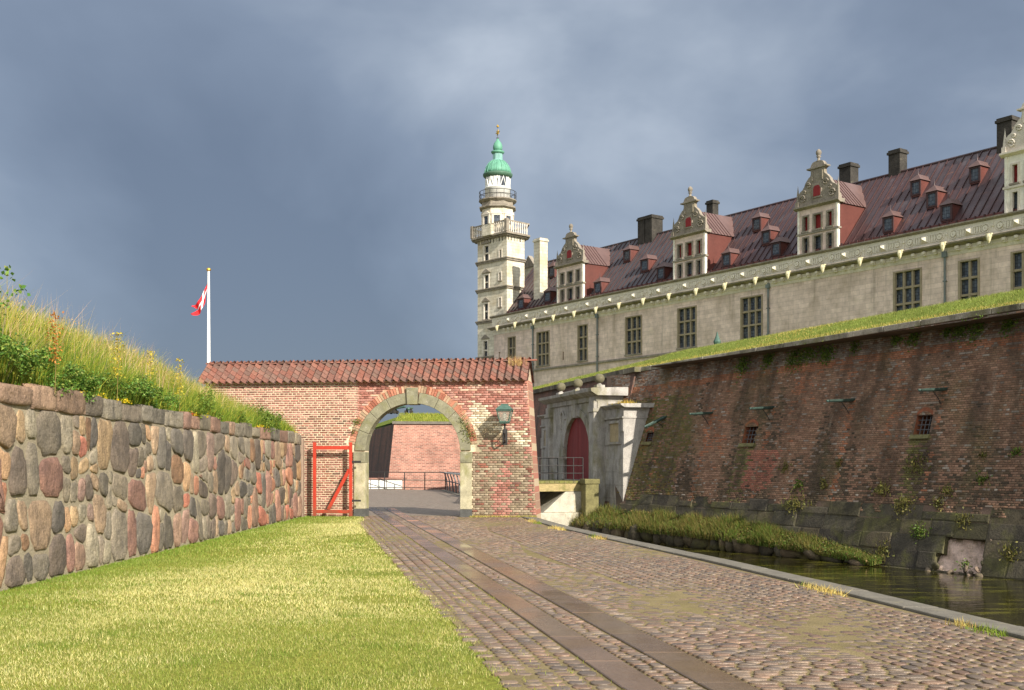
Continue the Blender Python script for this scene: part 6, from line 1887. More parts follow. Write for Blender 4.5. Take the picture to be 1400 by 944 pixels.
# ornate gables
def gable(px_l, px_r, y_eave_mid, y_top, white=False, shut_top=True, shut_mid=False):
    wg = .15
    a, b_ = CF.s_(px_l, wg), CF.s_(px_r, wg); c = (a+b_)/2; hw = (b_-a)/2; pm = CX + F_PX*((CF.P(c,wg).x)/CF.P(c,wg).y)
    ze = CF.sz(pm, y_eave_mid, wg)[1]; zt = CF.sz(pm, y_top, wg)[1]; zb = 18.86
    print('gable w', round(2*hw,2), 'ze', round(ze,2), 'zt', round(zt,2))
    gp = empty('gable', (c, 0, 0), 0, cas)
    wm = M['white_wall'] if white else M['facade']; tm = M['trim'] if white else M['trim_grey']
    H = ze-zb
    rows_ = [(zb+.02*H, zb+.36*H), (zb+.52*H, zb+.84*H)]
    hl = []
    for r0, r1 in rows_:
        for k, wd in ((-1, .42), (0, .62), (1, .42)):
            cx = k*hw*.60; hl.append((cx-hw*wd*.32, cx+hw*wd*.32, r0, r1))
    m = MB(); grid_wall(m, -hw, hw, zb-.05, ze, hl, wg, .3)
    m.build('front_wall', wm, gp, fix=False)
    for i, h in enumerate(hl):
        shut = (i >= 3 and shut_mid) or white and i >= 3
        stone_window(gp, h[0], h[1], h[2], h[3], 1, 1, wg, M['shutter'] if shut else M['leaded'], tm)
    m = MB(); m.box(-hw-.12, hw+.12, wg-.1, wg+.25, zb+.43*H, zb+.47*H); m.build('string_course', tm, gp)
    for sg in (-1, 1):
        m = MB(); xx = sg*(hw-.09); m.box(xx-.09, xx+.09, wg-.07, wg+.2, zb, zb+.425*H); m.box(xx-.09, xx+.09, wg-.07, wg+.2, zb+.475*H, ze-.12*H*0-.02); m.build('corner_strip', M['white_wall'], gp)
    m = MB(); m.prism_x([(wg-.06, ze+.002), (wg-.32, ze+.14), (wg-.32, ze+.26), (wg+.5, ze+.30), (wg+.5, ze+.002)], -hw-.25, hw+.25); m.build('cornice', tm, gp)
    # scrolled outline
    z0 = ze+.302; T = zt-z0
    half = [(1.05, 0), (1.06, .05), (.98, .10), (.93, .17), (.95, .24), (.86, .28), (.74, .31), (.66, .36), (.60, .42), (.52, .46), (.44, .50), (.36, .52), (.33, .56), (.33, .62), (.44, .645), (.44, .67), (.34, .69), (.31, .73), (.24, .765), (.13, .78)]
    pl = [(x*hw, z0+z*T) for x, z in half]; pl = pl + [(-x, z) for x, z in reversed(pl)]
    m = MB(); m.prism_y(list(pl), wg-.05, wg+.30); crest = m.build('scroll_gable', tm, gp)
    # relief: scrolls, window, bands, obelisks, ball finial
    sw_ = hw*.17; m = MB(); m.box(-sw_-.12, sw_+.12, wg-.12, wg-.02, z0+.10*T, z0+.37*T); m.build('attic_window', tm, gp)
    m = MB(); m.prism_y([(-sw_, z0+.13*T), (sw_, z0+.13*T), (sw_, z0+.28*T), (sw_*.6, z0+.325*T), (-sw_*.6, z0+.325*T), (-sw_, z0+.28*T)], wg-.14, wg-.118); m.build('shutter' if shut_top else 'pane', M['shutter'] if shut_top else M['leaded'], gp)
    for sg in (-1, 1):
        m = MB()
        for (cx, cz, rr0, n_) in ((.72, .13, .16, 11), (.42, .36, .12, 10), (.62, .25, .08, 8)):
            pts_ = []
            for k in range(n_+6):
                a_ = k*.62; r0 = rr0*hw*(1-k/(n_+6)*.8); pts_.append((sg*(cx*hw + r0*math.cos(a_)), wg-.09, z0+cz*T + r0*math.sin(a_)))
            m.tube(pts_, .065, 5)
        m.build('scroll', tm, gp)
        m = MB(); xo = sg*hw*1.0; m.box(xo-.16, xo+.16, wg-.18, wg+.18, z0+.0*T, z0+.09*T+.0); m.add([(xo-.11,wg-.11,z0+.09*T),(xo+.11,wg-.11,z0+.09*T),(xo+.11,wg+.11,z0+.09*T),(xo-.11,wg+.11,z0+.09*T),(xo,wg,z0+.42*T)], [(0,1,4),(1,2,4),(2,3,4),(3,0,4)]); m.build('obelisk', tm, gp)
        m = MB(); m.box(sg*hw*.24-.08, sg*hw*.24+.08, wg-.13, wg-.04, z0+.42*T, z0+.60*T); m.build('pilaster', tm, gp)
    m = MB(); m.box(-hw*.5, hw*.5, wg-.16, wg+.32, z0+.645*T, z0+.672*T); m.build('pediment_band', tm, gp)
    m = MB(); m.lathe([(.22, z0+.775*T), (.12, z0+.80*T), (.10, z0+.845*T), (.22, z0+.86*T), (.12, z0+.875*T), (.2, z0+.90*T), (.235, z0+.935*T), (.2, z0+.97*T), (.06, zt)], 10, 0, wg+.12); m.build('ball_finial', tm, gp, smooth=True)
    # body behind: red side walls and saddle roof running back into the main roof
    zr = z0 + .50*T; wback_e = roof_w(ze); wback_r = roof_w(min(zr, ZR-.1))
    m = MB()
    for sg in (-1, 1):
        x = sg*(hw-.02); m.add([(x, wg+.26, zb-.1), (x, wback_e+.1, ze), (x, wg+.26, ze), (x, roof_w(zb)+.1, zb-.1)], [(0,3,1,2)])
    m.build('side_wall', M['roof_red'], gp, fix=False)
    m = MB(); e = hw+.10
    for sg in (-1, 1):
        m.quad((sg*e, wg+.3, ze-.02), (sg*e, wback_e+.15, ze-.02), (0, wback_r+.15, zr), (0, wg+.3, zr))
    gr = m.build('saddle_roof', M['roof_brown'], gp, fix=False)
    for k in range(1, 8):
        for sg in (-1, 1):
            t = k/8; w0 = wg+.3 + (wback_e-wg-.3)*t; w1 = wg+.3 + (wback_r-wg-.3)*t
            mm = MB(); mm.bar((sg*e, w0, ze+.0), (0, w0, zr+.02), .05, .05); 
            if w0 < wback_e: mm.build('roof_seam', M['seam'], gr)
    return gp
gable(762, 797.5, 364, 306)
gable(921, 964.6, 323, 255, shut_mid=True)
gable(1091, 1146, 283, 204, shut_mid=True)
gable(1374, 1446, 207, 118, white=True, shut_mid=True)

# small dormers on the roof
def dormer(px, py, wpx):
    # centre of the front: on the roof plane pushed out a little
    lo, hi = 18.9, 25.2
    for _ in range(40):
        mz = (lo+hi)/2; z_ = CF.sz(px, py, roof_w(mz)-.55)[1]
        if z_ < mz + .0: hi = mz
        else: lo = mz
    z = (lo+hi)/2; w0 = roof_w(z)-.75; s = CF.s_(px, w0)
    P_ = CF.P(s, w0); W_ = wpx*P_.y/F_PX/ (0.57*1.0 + 0.82*(P_.x/P_.y)) ; W_ = min(max(W_, .7), 1.15)
    dp = empty('dormer', (s, w0, z-.62), 0, cas)
    hw = W_/2; h = 1.15; back = 1.5
    m = MB(); m.box(-hw, hw, .06, back, -.1, h-.02); m.build('cheeks', M['roof_red'], dp)
    m = MB(); m.box(-hw-.03, -hw+.12, 0, .1, 0, h); m.box(hw-.12, hw+.03, 0, .1, 0, h); m.box(-hw+.121, hw-.121, 0, .1, h-.14, h); m.box(-hw+.121, hw-.121, 0, .1, 0, .12); m.build('frame', M['seam'], dp)
    m = MB(); m.quad((-hw+.1,.05,.1), (hw-.1,.05,.1), (hw-.1,.05,h-.1), (-hw+.1,.05,h-.1)); m.build('pane', M['leaded'], dp, fix=False)
    m = MB(); e = hw+.12; m.add([(-e,-.12,h+.002),(e,-.12,h+.002),(e,back+.9,h+.002),(-e,back+.9,h+.002),(0,.35,h+.55),(0,back+.9,h+.55)], [(0,1,4),(1,2,5,4),(3,0,4,5),(0,3,2,1),(2,3,5)]); rf = m.build('dormer_roof', M['roof_brown'], dp)
    m = MB(); m.lathe([(.05, h+.5), (.025, h+.7), (.01, h+1.0)], 6, 0, .35); m.build('finial', M['seam'], dp)
for (px, py, wpx) in ((711.6,415.6,9), (748,406,9), (753.6,372,8), (816.6,393.6,9), (856.6,349.7,9), (880.6,363,10), (903,374,10), (992.5,355.6,11), (1034,307,11), (1046.8,325,11), (1060.4,341,12), (1213.7,307,14), (1251.4,257.4,13), (1273.6,273,14), (1293.5,291,15), (1332.4,239,14)):
    dormer(px, py, wpx)

# chimneys
def chimney(pl, pr, yt, yb, w, mat, twin=False, name='chimney', kw=.62):
    a, b_ = CF.s_(pl, w), CF.s_(pr, w); pm = (pl+pr)/2
    zt = CF.sz(pm, yt, w)[1]; zb = CF.sz(pm, yb, w)[1]-1.0
    wid = (b_-a)*kw; c = (a+b_)/2; dpt = wid*.9
    cp = empty(name, (c, w, 0), 0, cas)
    xs_ = [(-wid/2, wid/2)] if not twin else [(-wid/2-.25, -.06), (.06, wid/2+.25)]
    for x0, x1 in xs_:
        m = MB(); m.box(x0, x1, -dpt/2, dpt/2, zb, zt-.35); m.build('shaft', mat, cp)
        m = MB(); m.box(x0-.1, x1+.1, -dpt/2-.1, dpt/2+.1, zt-.348, zt-.15); m.box(x0-.02, x1+.02, -dpt/2-.02, dpt/2+.02, zt-.149, zt); m.build('cap', mat, cp)
chimney(877, 901, 297, 334, 6, M['soot'], twin=True); chimney(967, 981, 275, 300, 8.5, M['soot']); chimney(1148, 1173, 225, 262, 9, M['soot'])
chimney(1215, 1240, 206, 243, 6.3, M['soot']); chimney(1362, 1395, 162, 214, 6.0, M['soot']); chimney(730, 748.5, 327, 404, 2.2, M['cream'], kw=.46)

# ------------------------------------------------------------------ tower with the lantern
cd = 126.5
TF = Frame(ray(693)[0]*cd, cd, 0.68, -0.733)
tow = TF.place(empty('castle_tower')); tag(tow, 'pale square castle tower with balcony and green copper domed lantern', 'tower')
TW, TD = TF.s_(653.0), TF.P(0,0)
TWx = TF.s_(653.0)                                   # negative: left end of the main face
# depth of the right face from pixel 717
rx = ray(717)[0]; o_, v_ = TF.o, TF.v
tdp = (rx*o_[1]-o_[0])/(v_[0]-rx*v_[1])
TWx = -5.0 if abs(TWx) > 7 else TWx
print('tower face', TWx, 'depth', tdp)
def zt_(py): return TF.sz(693, py)[1]
ZB = zt_(322); ch = .75                              # chamfered left corner
foot = [(0,0), (0,tdp+2.2), (TWx-ch, tdp+2.2), (TWx-ch, ch), (TWx, 0)]
foot = list(reversed(foot))
hl = []; hs_ = []
def tw_win(px0, px1, py0, py1):
    a, z1_ = TF.sz(px0, py0); b_, z0_ = TF.sz(px1, py1); return (a, b_, z0_, z1_)
T4 = lambda x: 630 + x/5.24
U4 = lambda y: 320 + y/5.24
big = [tw_win(T4(168), T4(202), U4(90), U4(188)), tw_win(T4(168), T4(202), U4(298), U4(396)), tw_win(T4(166), T4(198), U4(503), U4(608)), tw_win(T4(162), T4(194), U4(770), U4(900))]
sml = [tw_win(T4(275), T4(293), U4(115), U4(168)), tw_win(T4(272), T4(290), U4(278), U4(330)), tw_win(T4(272), T4(290), U4(460), U4(520)), tw_win(T4(266), T4(284), U4(795), U4(850))]
m = MB(); grid_wall(m, TWx, 0, 3.5, ZB, big+sml, 0, .3)
m.quad((0,0,3.5), (0,tdp+2.2,3.5), (0,tdp+2.2,ZB), (0,0,ZB)) if False else None
m.quad((0,0,3.5), (0,tdp,3.5), (0,tdp,ZB), (0,0,ZB)); m.quad((TWx,0,3.5), (TWx-ch,ch,3.5), (TWx-ch,ch,ZB), (TWx,0,ZB)); m.quad((TWx-ch,ch,3.5), (TWx-ch,tdp+.8,3.5), (TWx-ch,tdp+.8,ZB), (TWx-ch,ch,ZB))
m.quad((0,tdp,3.5), (-1.2,tdp+.8,3.5), (-1.2,tdp+.8,ZB), (0,tdp,ZB)); m.quad((-1.2,tdp+.8,3.5), (TWx-ch,tdp+.8,3.5), (TWx-ch,tdp+.8,ZB), (-1.2,tdp+.8,ZB)); m.add([(0,0,ZB),(0,tdp,ZB),(-1.2,tdp+.8,ZB),(TWx-ch,tdp+.8,ZB),(TWx-ch,ch,ZB),(TWx,0,ZB)], [(0,1,2,3,4,5)])
m.build('tower_wall', M['cream'], tow, fix=False)
for h in big:
    w = stone_window(tow, h[0], h[1], h[2], h[3], 1, 2, 0, M['leaded'], M['trim'], .16)
    mm = MB(); mm.prism_y([(h[0]-.35, h[3]+.25), (h[1]+.35, h[3]+.25), ((h[0]+h[1])/2, h[3]+.75)], -.16, .02); mm.build('pediment', M['trim_grey'], w)
for h in sml: stone_window(tow, h[0], h[1], h[2], h[3], 1, 1, 0, M['leaded'], M['trim'], .1)
ftp = [(0,0), (0,tdp), (-1.2,tdp+.8), (TWx-ch,tdp+.8), (TWx-ch,ch), (TWx,0)]
cxt, cyt = (TWx-ch)/2, (tdp+.8)/2
def scaled(p, k): return [(cxt+(x-cxt)*(1+k/abs(cxt)), cyt+(y-cyt)*(1+k/cyt)) for x, y in p]
for py in (353.5, 392.0, None, None):
    pass
for z in (zt_(353), zt_(392), 18.45, 14.2):
    m = MB(); m.prism_z(list(reversed(scaled(ftp, .14))), z-.16, z+.04); m.prism_z(list(reversed(scaled(ftp, .24))), z+.041, z+.16); m.build('string_course', M['trim_grey'], tow)
# balcony: slab, brackets, balusters, rail
ZBt = zt_(301.5)
m = MB(); m.prism_z(list(reversed(scaled(ftp, .35))), ZB+.002, ZB+.16); m.prism_z(list(reversed(scaled(ftp, .62))), ZB+.161, ZB+.36); m.build('balcony_slab', M['trim_grey'], tow)
m = MB(); rp_ = scaled(ftp, .55); rq_ = scaled(ftp, .42)
n6 = len(rp_)
for i in range(n6):
    a, b_ = rp_[i], rp_[(i+1) % n6]; c_, d_ = rq_[i], rq_[(i+1) % n6]
    m.hexa([(c_[0],c_[1],ZBt-.18),(a[0],a[1],ZBt-.18),(b_[0],b_[1],ZBt-.18),(d_[0],d_[1],ZBt-.18),(c_[0],c_[1],ZBt),(a[0],a[1],ZBt),(b_[0],b_[1],ZBt),(d_[0],d_[1],ZBt)])
m.build('balcony_rail', M['trim_grey'], tow)
mh = MB(); hb = ZBt-.18-(ZB+.36); mh.lathe([(.10,0),(.10,hb*.1),(.06,hb*.15),(.11,hb*.38),(.06,hb*.75),(.10,hb*.9),(.10,hb)], 6); me_bal = mh.mesh('baluster', smooth=True); me_bal.materials.append(M['trim'])
mh = MB(); mh.box(-.2, .2, -.2, .2, 0, hb+.26); me_pos = mh.mesh('rail_pier'); me_pos.materials.append(M['trim_grey'])
mh = MB(); mh.box(-.09, .09, -.35, 0, -.3, 0); mh.box(-.09, .09, -.18, 0, -.5, -.301); me_brk = mh.mesh('bracket'); me_brk.materials.append(M['trim_grey'])
rl_ = scaled(ftp, .48)
for i in (0, 3, 4, 5):
    a, b_ = Vector(rl_[i]), Vector(rl_[(i+1) % n6]); L_ = (b_-a).length; nb_ = max(2, int(L_/.33))
    link('rail_pier', me_pos, None, tow, (a.x, a.y, ZB+.36))
    if L_ > 4: mid = (a+b_)/2; link('rail_pier', me_pos, None, tow, (mid.x, mid.y, ZB+.36))
    for k in range(1, nb_):
        p = a+(b_-a)*k/nb_; link('baluster', me_bal, None, tow, (p.x, p.y, ZB+.362))
    wa, wb = Vector(ftp[i]), Vector(ftp[(i+1) % n6]); ang = math.atan2((wb-wa).y, (wb-wa).x)
    for k in range(nb_//2+1):
        p = wa+(wb-wa)*(k+.5)/(nb_//2+1); link('bracket', me_brk, None, tow, (p.x, p.y, ZB), (0, 0, ang+math.pi))
# octagonal drums and lantern: centre from pixel 680.5
dcen = cd + 2.6; rxc = ray(680.5)[0]
cw = Vector((rxc*dcen - TF.o[0], dcen - TF.o[1])); lcx, lcy = cw.x*TF.u[0]+cw.y*TF.u[1], cw.x*TF.v[0]+cw.y*TF.v[1]
def zl(py): return EYE + (HY-py)/F_PX*dcen
kk = dcen/F_PX
def lat(name, prof, mat, seg=8, smooth=False, a0=math.pi/8):
    m = MB(); m.lathe([(r*kk, zl(y)) for r, y in prof], seg, lcx, lcy, a0); return m.build(name, mat, tow, smooth=smooth)
lat('drum', [(22.5, 325), (22.5, 289)], M['cream'])
lat('drum_cornice', [(23, 288.9), (26.5, 287), (26.5, 285.5), (23, 284)], M['trim_grey'])
lat('upper_drum', [(23.2, 283.9), (22.6, 279)], M['trim_grey'])
lat('gallery', [(23, 278.9), (26, 276.5), (26, 275.2), (20, 275)], M['trim_grey'], 16)
for k in range(8):
    a = k*math.pi/4; r0 = 22.5*kk*math.cos(math.pi/8)
    m = MB(); wd = .5
    ex, ey = math.cos(a), math.sin(a); px_, py_ = lcx+ex*r0, lcy+ey*r0
    dm = empty('drum_window', (px_, py_, 0), a-math.pi/2+math.pi, tow)
    m = MB(); m.box(-.62, .62, -.10, .05, zl(299), zl(297)); m.prism_y([(-.72, zl(296.9)), (.72, zl(296.9)), (0, zl(291))], -.14, .05); m.box(-.6, -.36, -.09, .05, zl(310), zl(299.1)); m.box(.36, .6, -.09, .05, zl(310), zl(299.1)); m.build('frame', M['trim'], dm)
    m = MB(); m.quad((-.35,-.02,zl(310)), (.35,-.02,zl(310)), (.35,-.02,zl(299.1)), (-.35,-.02,zl(299.1))); m.build('pane', M['leaded'], dm, fix=False)
lat('lantern_wall', [(17.6, 275.1), (17.6, 259.5), (18.2, 259.2), (18.2, 258.2), (16.4, 258)], M['white_paint'], 20, True)
lat('lantern_glass', [(16.4, 257.9), (16.4, 244.5)], M['leaded'], 16)
m = MB(); r0 = 17.0*kk
for k in range(12):
    a0, a1, am = 2*math.pi*k/12, 2*math.pi*(k+1)/12, 2*math.pi*(k+.5)/12
    q0 = lambda a, y: (lcx+r0*math.cos(a), lcy+r0*math.sin(a), zl(y))
    m.tube([q0(a0, 258), q0(am, 244.5)], .05, 4); m.tube([q0(am, 244.5), q0(a1, 258)], .05, 4)
m.build('glazing_bars', M['white_paint'], tow)
for k in (0, 1, 4, 5, 8, 9, 10):
    m = MB(); a0, a1 = 2*math.pi*k/12+.02, 2*math.pi*(k+1)/12-.02; r1 = 16.75*kk
    m.quad((lcx+r1*math.cos(a0), lcy+r1*math.sin(a0), zl(258)), (lcx+r1*math.cos(a1), lcy+r1*math.sin(a1), zl(258)), (lcx+r1*math.cos(a1), lcy+r1*math.sin(a1), zl(244.6)), (lcx+r1*math.cos(a0), lcy+r1*math.sin(a0), zl(244.6))); m.build('lantern_panel', M['white_paint'], tow, fix=False)
m = MB(); m.lathe([(16.6*kk, zl(258)), (16.6*kk, zl(244.5))], 16, lcx, lcy)
lat('dome_eaves', [(17.2, 244.4), (19.4, 242.5), (20.4, 240.5), (20.4, 239), (18.5, 238.2)], mk('dark_copper', A(74,104,84), mul=[(1.5,.75,1.2)], rough=.6), 20, True)
M['dome'] = mk('dome_copper', A(96,150,124), mul=[(1.2, .78, 1.15, (3,3,.5)), (6, .88, 1.1)], over=[(A(76,120,92), 1.0, .58, .72, (3,3,.5), .6)], rough=.55)
dome = lat('dome', [(18.4, 238.1), (17.6, 234), (15.8, 229), (13.2, 225), (10.0, 221.8), (8.2, 220.6)], M['dome'], 24, True)
m = MB()
for k in range(16):
    a = 2*math.pi*k/16; m.tube([(lcx+r*kk*math.cos(a), lcy+r*kk*math.sin(a), zl(y)) for r, y in ((18.6,238.1),(17.8,234),(16,229),(13.4,225),(10.2,221.8),(8.4,220.6))], .045, 4)
m.build('dome_rib', M['dome'], dome)
lat('neck', [(8.1, 220.5), (7.2, 219), (7.0, 211)], mk('neck_copper', A(120,160,150), mul=[(1.5,.8,1.15,(4,4,.5))], rough=.5), 8)
lat('neck_cornice', [(7.4, 210.9), (9.0, 209.4), (9.2, 207.8), (6.6, 206.8)], M['dome'], 16, True)
lat('onion', [(5.0, 206.7), (6.4, 204), (6.5, 200.5), (5.2, 196.5), (2.8, 193.2), (1.4, 191.5), (.7, 188.8)], M['dome'], 16, True)
lat('spire_rod', [(.45, 188.9), (.3, 172.5)], M['dark_iron'], 6)
m = MB(); m.lathe([(.05, zl(189.8)), (.2, zl(189)), (.05, zl(188.2))], 8, lcx, lcy); m.build('spire_ball', M['dark_iron'], tow, smooth=True)
# gilded star and crown
m = MB(); pts_ = []
ux_ = Vector((1,0))
for k in range(12):
    a = math.pi*k/6 + .26; r0 = (4.2 if k % 2 == 0 else 1.5)*kk; pts_.append((lcx + r0*math.cos(a), zl(181.5) + r0*math.sin(a)))
m.prism_y(pts_, lcy-.06, lcy+.06); m.build('gilded_star', M['gold'], tow)
m = MB(); m.lathe([(1.6*kk, zl(174.2)), (1.9*kk, zl(173)), (1.1*kk, zl(171.8)), (.3*kk, zl(170.5))], 8, lcx, lcy); m.build('gilded_crown', M['gold'], tow)
# iron gallery rail
for k in range(16):
    a = 2*math.pi*k/16; x, y = lcx+25.2*kk*math.cos(a), lcy+25.2*kk*math.sin(a)
    m = MB(); m.tube([(x, y, zl(275.2)), (x, y, zl(264))], .04, 4); m.build('gallery_post', M['iron'], tow)
for py in (264, 269.5):
    m = MB(); m.tube([(lcx+25.2*kk*math.cos(2*math.pi*k/24), lcy+25.2*kk*math.sin(2*math.pi*k/24), zl(py)) for k in range(25)], .035, 4); m.build('gallery_rail', M['iron'], tow)
# small pale pediment of a wing standing behind
pb = CF.place(empty('rear_gable')); tag(pb, 'small pale stone gable showing between the tower and white chimney', 'gable')
wq = 8.0; a, z1_ = CF.sz(716, 352, wq); b_, z0_ = CF.sz(731, 364, wq); z1_ = CF.sz(723, 350, wq)[1]
m = MB(); m.box(a, b_, wq, wq+.4, z0_-4, z0_); m.build('wall', M['cream'], pb)
m = MB(); m.prism_y([(a-.2, z0_+.002), (b_+.2, z0_+.002), ((a+b_)/2, z1_)], wq-.15, wq+.45); m.build('pediment', M['trim_grey'], pb)
# ------------------------------------------------------------------ far bastion seen through the arch
zfar = 4.62
cA_ = (-9.25, 80.0); cB_ = (14.0, 83.0); cC_ = (-17.0, 112.0)
fb = empty('far_bastion'); tag(fb, 'sunlit brick bastion with grassy top seen through the arch', 'bastion')
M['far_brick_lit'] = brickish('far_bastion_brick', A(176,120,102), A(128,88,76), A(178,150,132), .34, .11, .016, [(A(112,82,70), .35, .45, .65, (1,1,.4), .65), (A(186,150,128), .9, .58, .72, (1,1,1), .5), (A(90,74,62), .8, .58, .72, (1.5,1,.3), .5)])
def bat_quad(p, q, z0, z1, inset):
    (x0, y0), (x1, y1) = p, q
    return [(x0, y0, z0), (x1, y1, z0), (x1, y1+inset, z1), (x0, y0+inset, z1)]
ins = 0.9
m = MB()
tA = (cA_[0]+.55, cA_[1]+.6)
m.quad((cA_[0],cA_[1],ZW-.5), (cB_[0],cB_[1],ZW-.5), (cB_[0],cB_[1]+ins,zfar), (tA[0],tA[1]+.3,zfar))
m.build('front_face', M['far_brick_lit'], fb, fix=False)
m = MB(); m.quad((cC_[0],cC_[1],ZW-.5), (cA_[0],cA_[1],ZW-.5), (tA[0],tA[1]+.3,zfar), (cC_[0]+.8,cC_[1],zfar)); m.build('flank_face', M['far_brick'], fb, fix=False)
m = MB(); m.hexa([(tA[0]-.12,tA[1]+.15,zfar+.002), (14,83.8,zfar+.002), (14,84.6,zfar+.002), (tA[0]-.12,tA[1]+1.0,zfar+.002), (tA[0]-.12,tA[1]+.15,zfar+.2), (14,83.8,zfar+.2), (14,84.6,zfar+.2), (tA[0]-.12,tA[1]+1.0,zfar+.2)]); m.build('cap', M['kerb'], fb)
m = MB(); m.add([(tA[0],tA[1]+.9,zfar+.18), (14,84.5,zfar+.18), (14,88,zfar+.95), (tA[0]+.6,tA[1]+4.2,zfar+.95), (14,120,zfar+.9), (-16.5,120,zfar+.9), (-16.2,112,zfar+.18)], [(0,1,2,3), (3,2,4,5), (0,3,5,6)])
tag(m.build('bastion_turf', M['terrace'], fb, fix=False))
n = 9000; t = rng.random(n); u = rng.random(n)
x = tA[0] + t*(4-tA[0]); y = tA[1]+.9 + u*3.4; z = zfar+.18 + u*.77
o = blades('grass', np.stack([x, y, z], 1), rng.uniform(.06,.2,n), rng.uniform(.02,.05,n), pick([A(150,156,60), A(168,164,74), A(132,144,52)], n), .6, False)
tag(o, 'grass on top of the far bastion', 'grass', kind='stuff')

# two guns on the far bastion
def cannon(px, py, d, ang, label, lift=.2, sc=1.0):
    p = at(px, py, d); c0 = empty('cannon', (p.x, p.y, zfar+.93), ang); c0.scale = (sc,)*3; tag(c0, label, 'cannon', 'guns on the far bastion')
    m = MB(); m.lathe([(.20,-.9), (.22,-.7), (.20,-.65), (.19,0), (.15,.1), (.13,1.3), (.16,1.38), (.13,1.45)], 10)
    m.build('barrel', M['copper'], c0, smooth=True, loc=(0, 0, .75), rot=(R(90)-lift, 0, 0))
    for sx in (-.28, .28):
        m = MB(); m.box(sx-.05, sx+.05, -.2, 1.1, .15, .45); m.box(sx-.05, sx+.05, .0, .6, .451, .75); m.build('carriage_cheek', M['soot'], c0)
        for y in (0., .85):
            m = MB(); m.lathe([(.24, -.05), (.24, .05)], 12); m.build('wheel', M['soot'], c0, loc=(sx*1.35, y, .24), rot=(0, R(90), 0))
cannon(541, 568, 85.0, R(68), 'green bronze cannon on the far bastion left of the gun carriage', .12, .6)
cannon(560, 568, 85.5, R(172), 'dark gun carriage beside the green cannon on the far bastion', .1, .6)

# ------------------------------------------------------------------ railings and white parapet beyond the gate
def railing(label, pts, h, posts, rails, mat, r=.025, curved=False):
    ro = empty('railing', pts[0]); tag(ro, label, 'railing', 'railings beyond the gate')
    P = [Vector(p)-Vector(pts[0]) for p in pts]
    for a, b_ in zip(P, P[1:]):
        n_ = posts
        for k in range(n_+1):
            q = a+(b_-a)*k/n_
            m = MB()
            if curved: m.tube([(q.x, q.y, q.z), (q.x-.05, q.y, q.z+h*.6), (q.x-.18, q.y, q.z+h*.95), (q.x-.5, q.y, q.z+h)], r*1.3, 6)
            else: m.tube([(q.x, q.y, q.z-.05), (q.x, q.y, q.z+h)], r*1.2, 6)
            m.build('post', mat, ro)
    for f in rails:
        m = MB(); m.tube([p+Vector((0,0,h*f)) for p in P], r, 6); m.build('rail', mat, ro)
railing('long iron railing in front of the far bastion', [(-12.5, 73.8, 0), (-4.3, 70.8, 0)], 1.12, 6, (1, .55, .1), M['iron'], .03)
railing('grey tubular railing with curved posts along the moat beyond the gate', [(-4.1, 69.5, 0), (-1.9, 52.5, 0)], 1.15, 7, (1, .5), M['grey_rail'], .035, True)
wp = empty('low_parapet', (-12.6, 73.0, 0)); tag(wp, 'low white panelled parapet with brick top seen through the arch', 'parapet')
for k in range(5):
    m = MB(); m.box(k*1.06+.02, k*1.06+1.04, 0, .3, 0, .62); m.build('panel', M['white_paint'], wp, bevel=.02)
m = MB(); m.box(-.1, 5.4, -.05, 2.2, .622, .72); m.build('brick_top', M['far_brick_lit'], wp)

# ------------------------------------------------------------------ flagpole
fp = at(285.3, 497, 58.0); ftop = at(285.3, 371, 58.0)
pole = empty('flagpole', (fp.x, fp.y, 0)); tag(pole, 'white flagpole flying a red flag behind the gateway', 'flagpole')
m = MB(); m.lathe([(.11, -.2), (.10, 6), (.055, ftop.z)], 10); m.build('pole', M['white_paint'], pole, smooth=True)
m = MB(); m.lathe([(.03, ftop.z), (.12, ftop.z+.03), (.13, ftop.z+.1), (.06, ftop.z+.17)], 10); m.build('truck', M['gold'], pole, smooth=True)
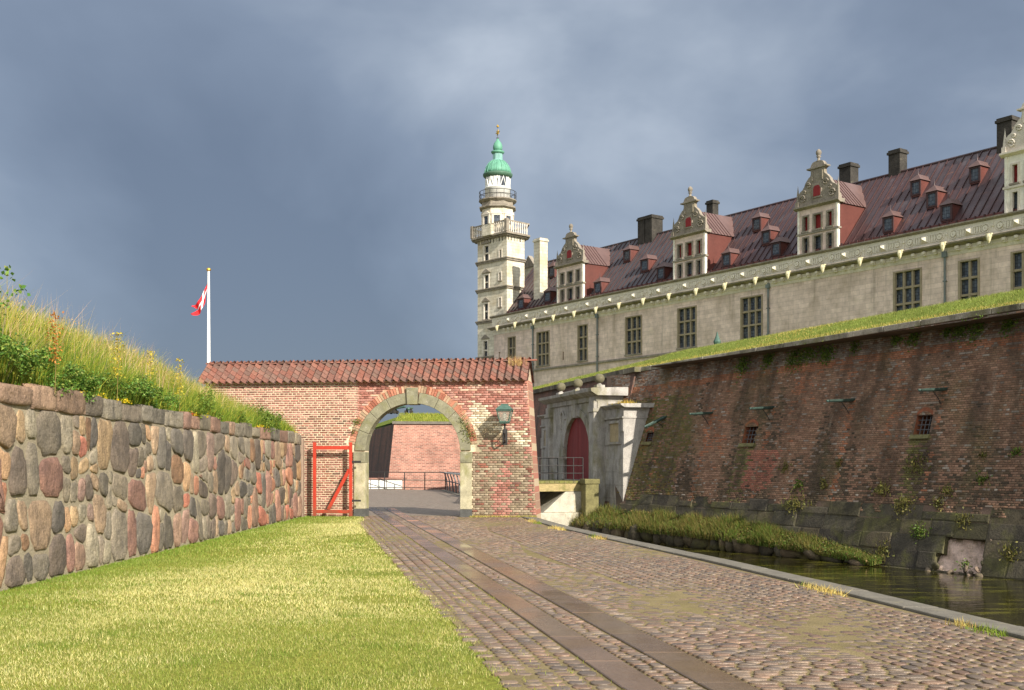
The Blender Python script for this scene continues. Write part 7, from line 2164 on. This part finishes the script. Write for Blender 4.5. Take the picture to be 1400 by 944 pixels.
# swallow-tailed flag hanging in limp folds
flag = empty('flag', (fp.x, fp.y, 0)); tag(flag, 'red swallow-tailed flag with white cross hanging limply from the flagpole', 'flag')
zf = at(285, 380, 58).z
NU, NV = 26, 14
def flag_pt(u, v):
    # u along the fly 0..1, v down the hoist 0..1 : the cloth falls and folds towards the tail
    L_ = 2.35; Hh = 1.5
    x = -.05 - .95*u**1.35*.9 - .12*v*(1-u)
    z = zf - Hh*.75*v*(1-.55*u) - L_*.62*math.sin(min(1, u*1.05)*1.45)
    y = .12*math.sin(9*u+2.2*v)*(.3+u) + .06*math.sin(15*u+5*v)
    return (x, y, z)
for nm, mat_, test in (('red_cloth', M['flag_red'], lambda u, v: True), ('white_cross', M['flag_white'], lambda u, v: abs(u-.36) < .062 or abs(v-.5) < .1)):
    m = MB()
    idx = {}
    for i in range(NU):
        for j in range(NV):
            u0, u1, v0, v1 = i/NU, (i+1)/NU, j/NV, (j+1)/NV
            um, vm = (u0+u1)/2, (v0+v1)/2
            if um > .72 and abs(vm-.5) < (um-.72)/.28*.42: continue
            w = test(um, vm)
            if nm == 'red_cloth' and (abs(um-.36) < .062 or abs(vm-.5) < .1): continue
            if nm == 'white_cross' and not w: continue
            m.quad(flag_pt(u0, v0), flag_pt(u1, v0), flag_pt(u1, v1), flag_pt(u0, v1))
    o = m.build(nm, mat_, flag, fix=False)
    so = o.modifiers.new('solid', 'SOLIDIFY'); so.thickness = .012
# lamp standard behind the rampart crest: only its copper top shows
lp = at(980.5, 470, 60.0); lt = at(980.5, 454, 60.0)
lpo = empty('lamp_post', (lp.x, lp.y, 5.2)); tag(lpo, 'green copper lamp top peeping over the grassy rampart crest', 'lamp post')
m = MB(); m.tube([(0,0,0), (0,0,lp.z-5.2-.2)], .05, 8); m.build('post', M['iron'], lpo)
hz_ = lp.z-5.2
m = MB(); m.lathe([(.09, hz_-.25), (.2, hz_+.05), (.21, hz_+.1), (.12, hz_+.3), (.08, hz_+.42), (.02, lt.z-5.2)], 8); m.build('lantern', M['copper'], lpo)
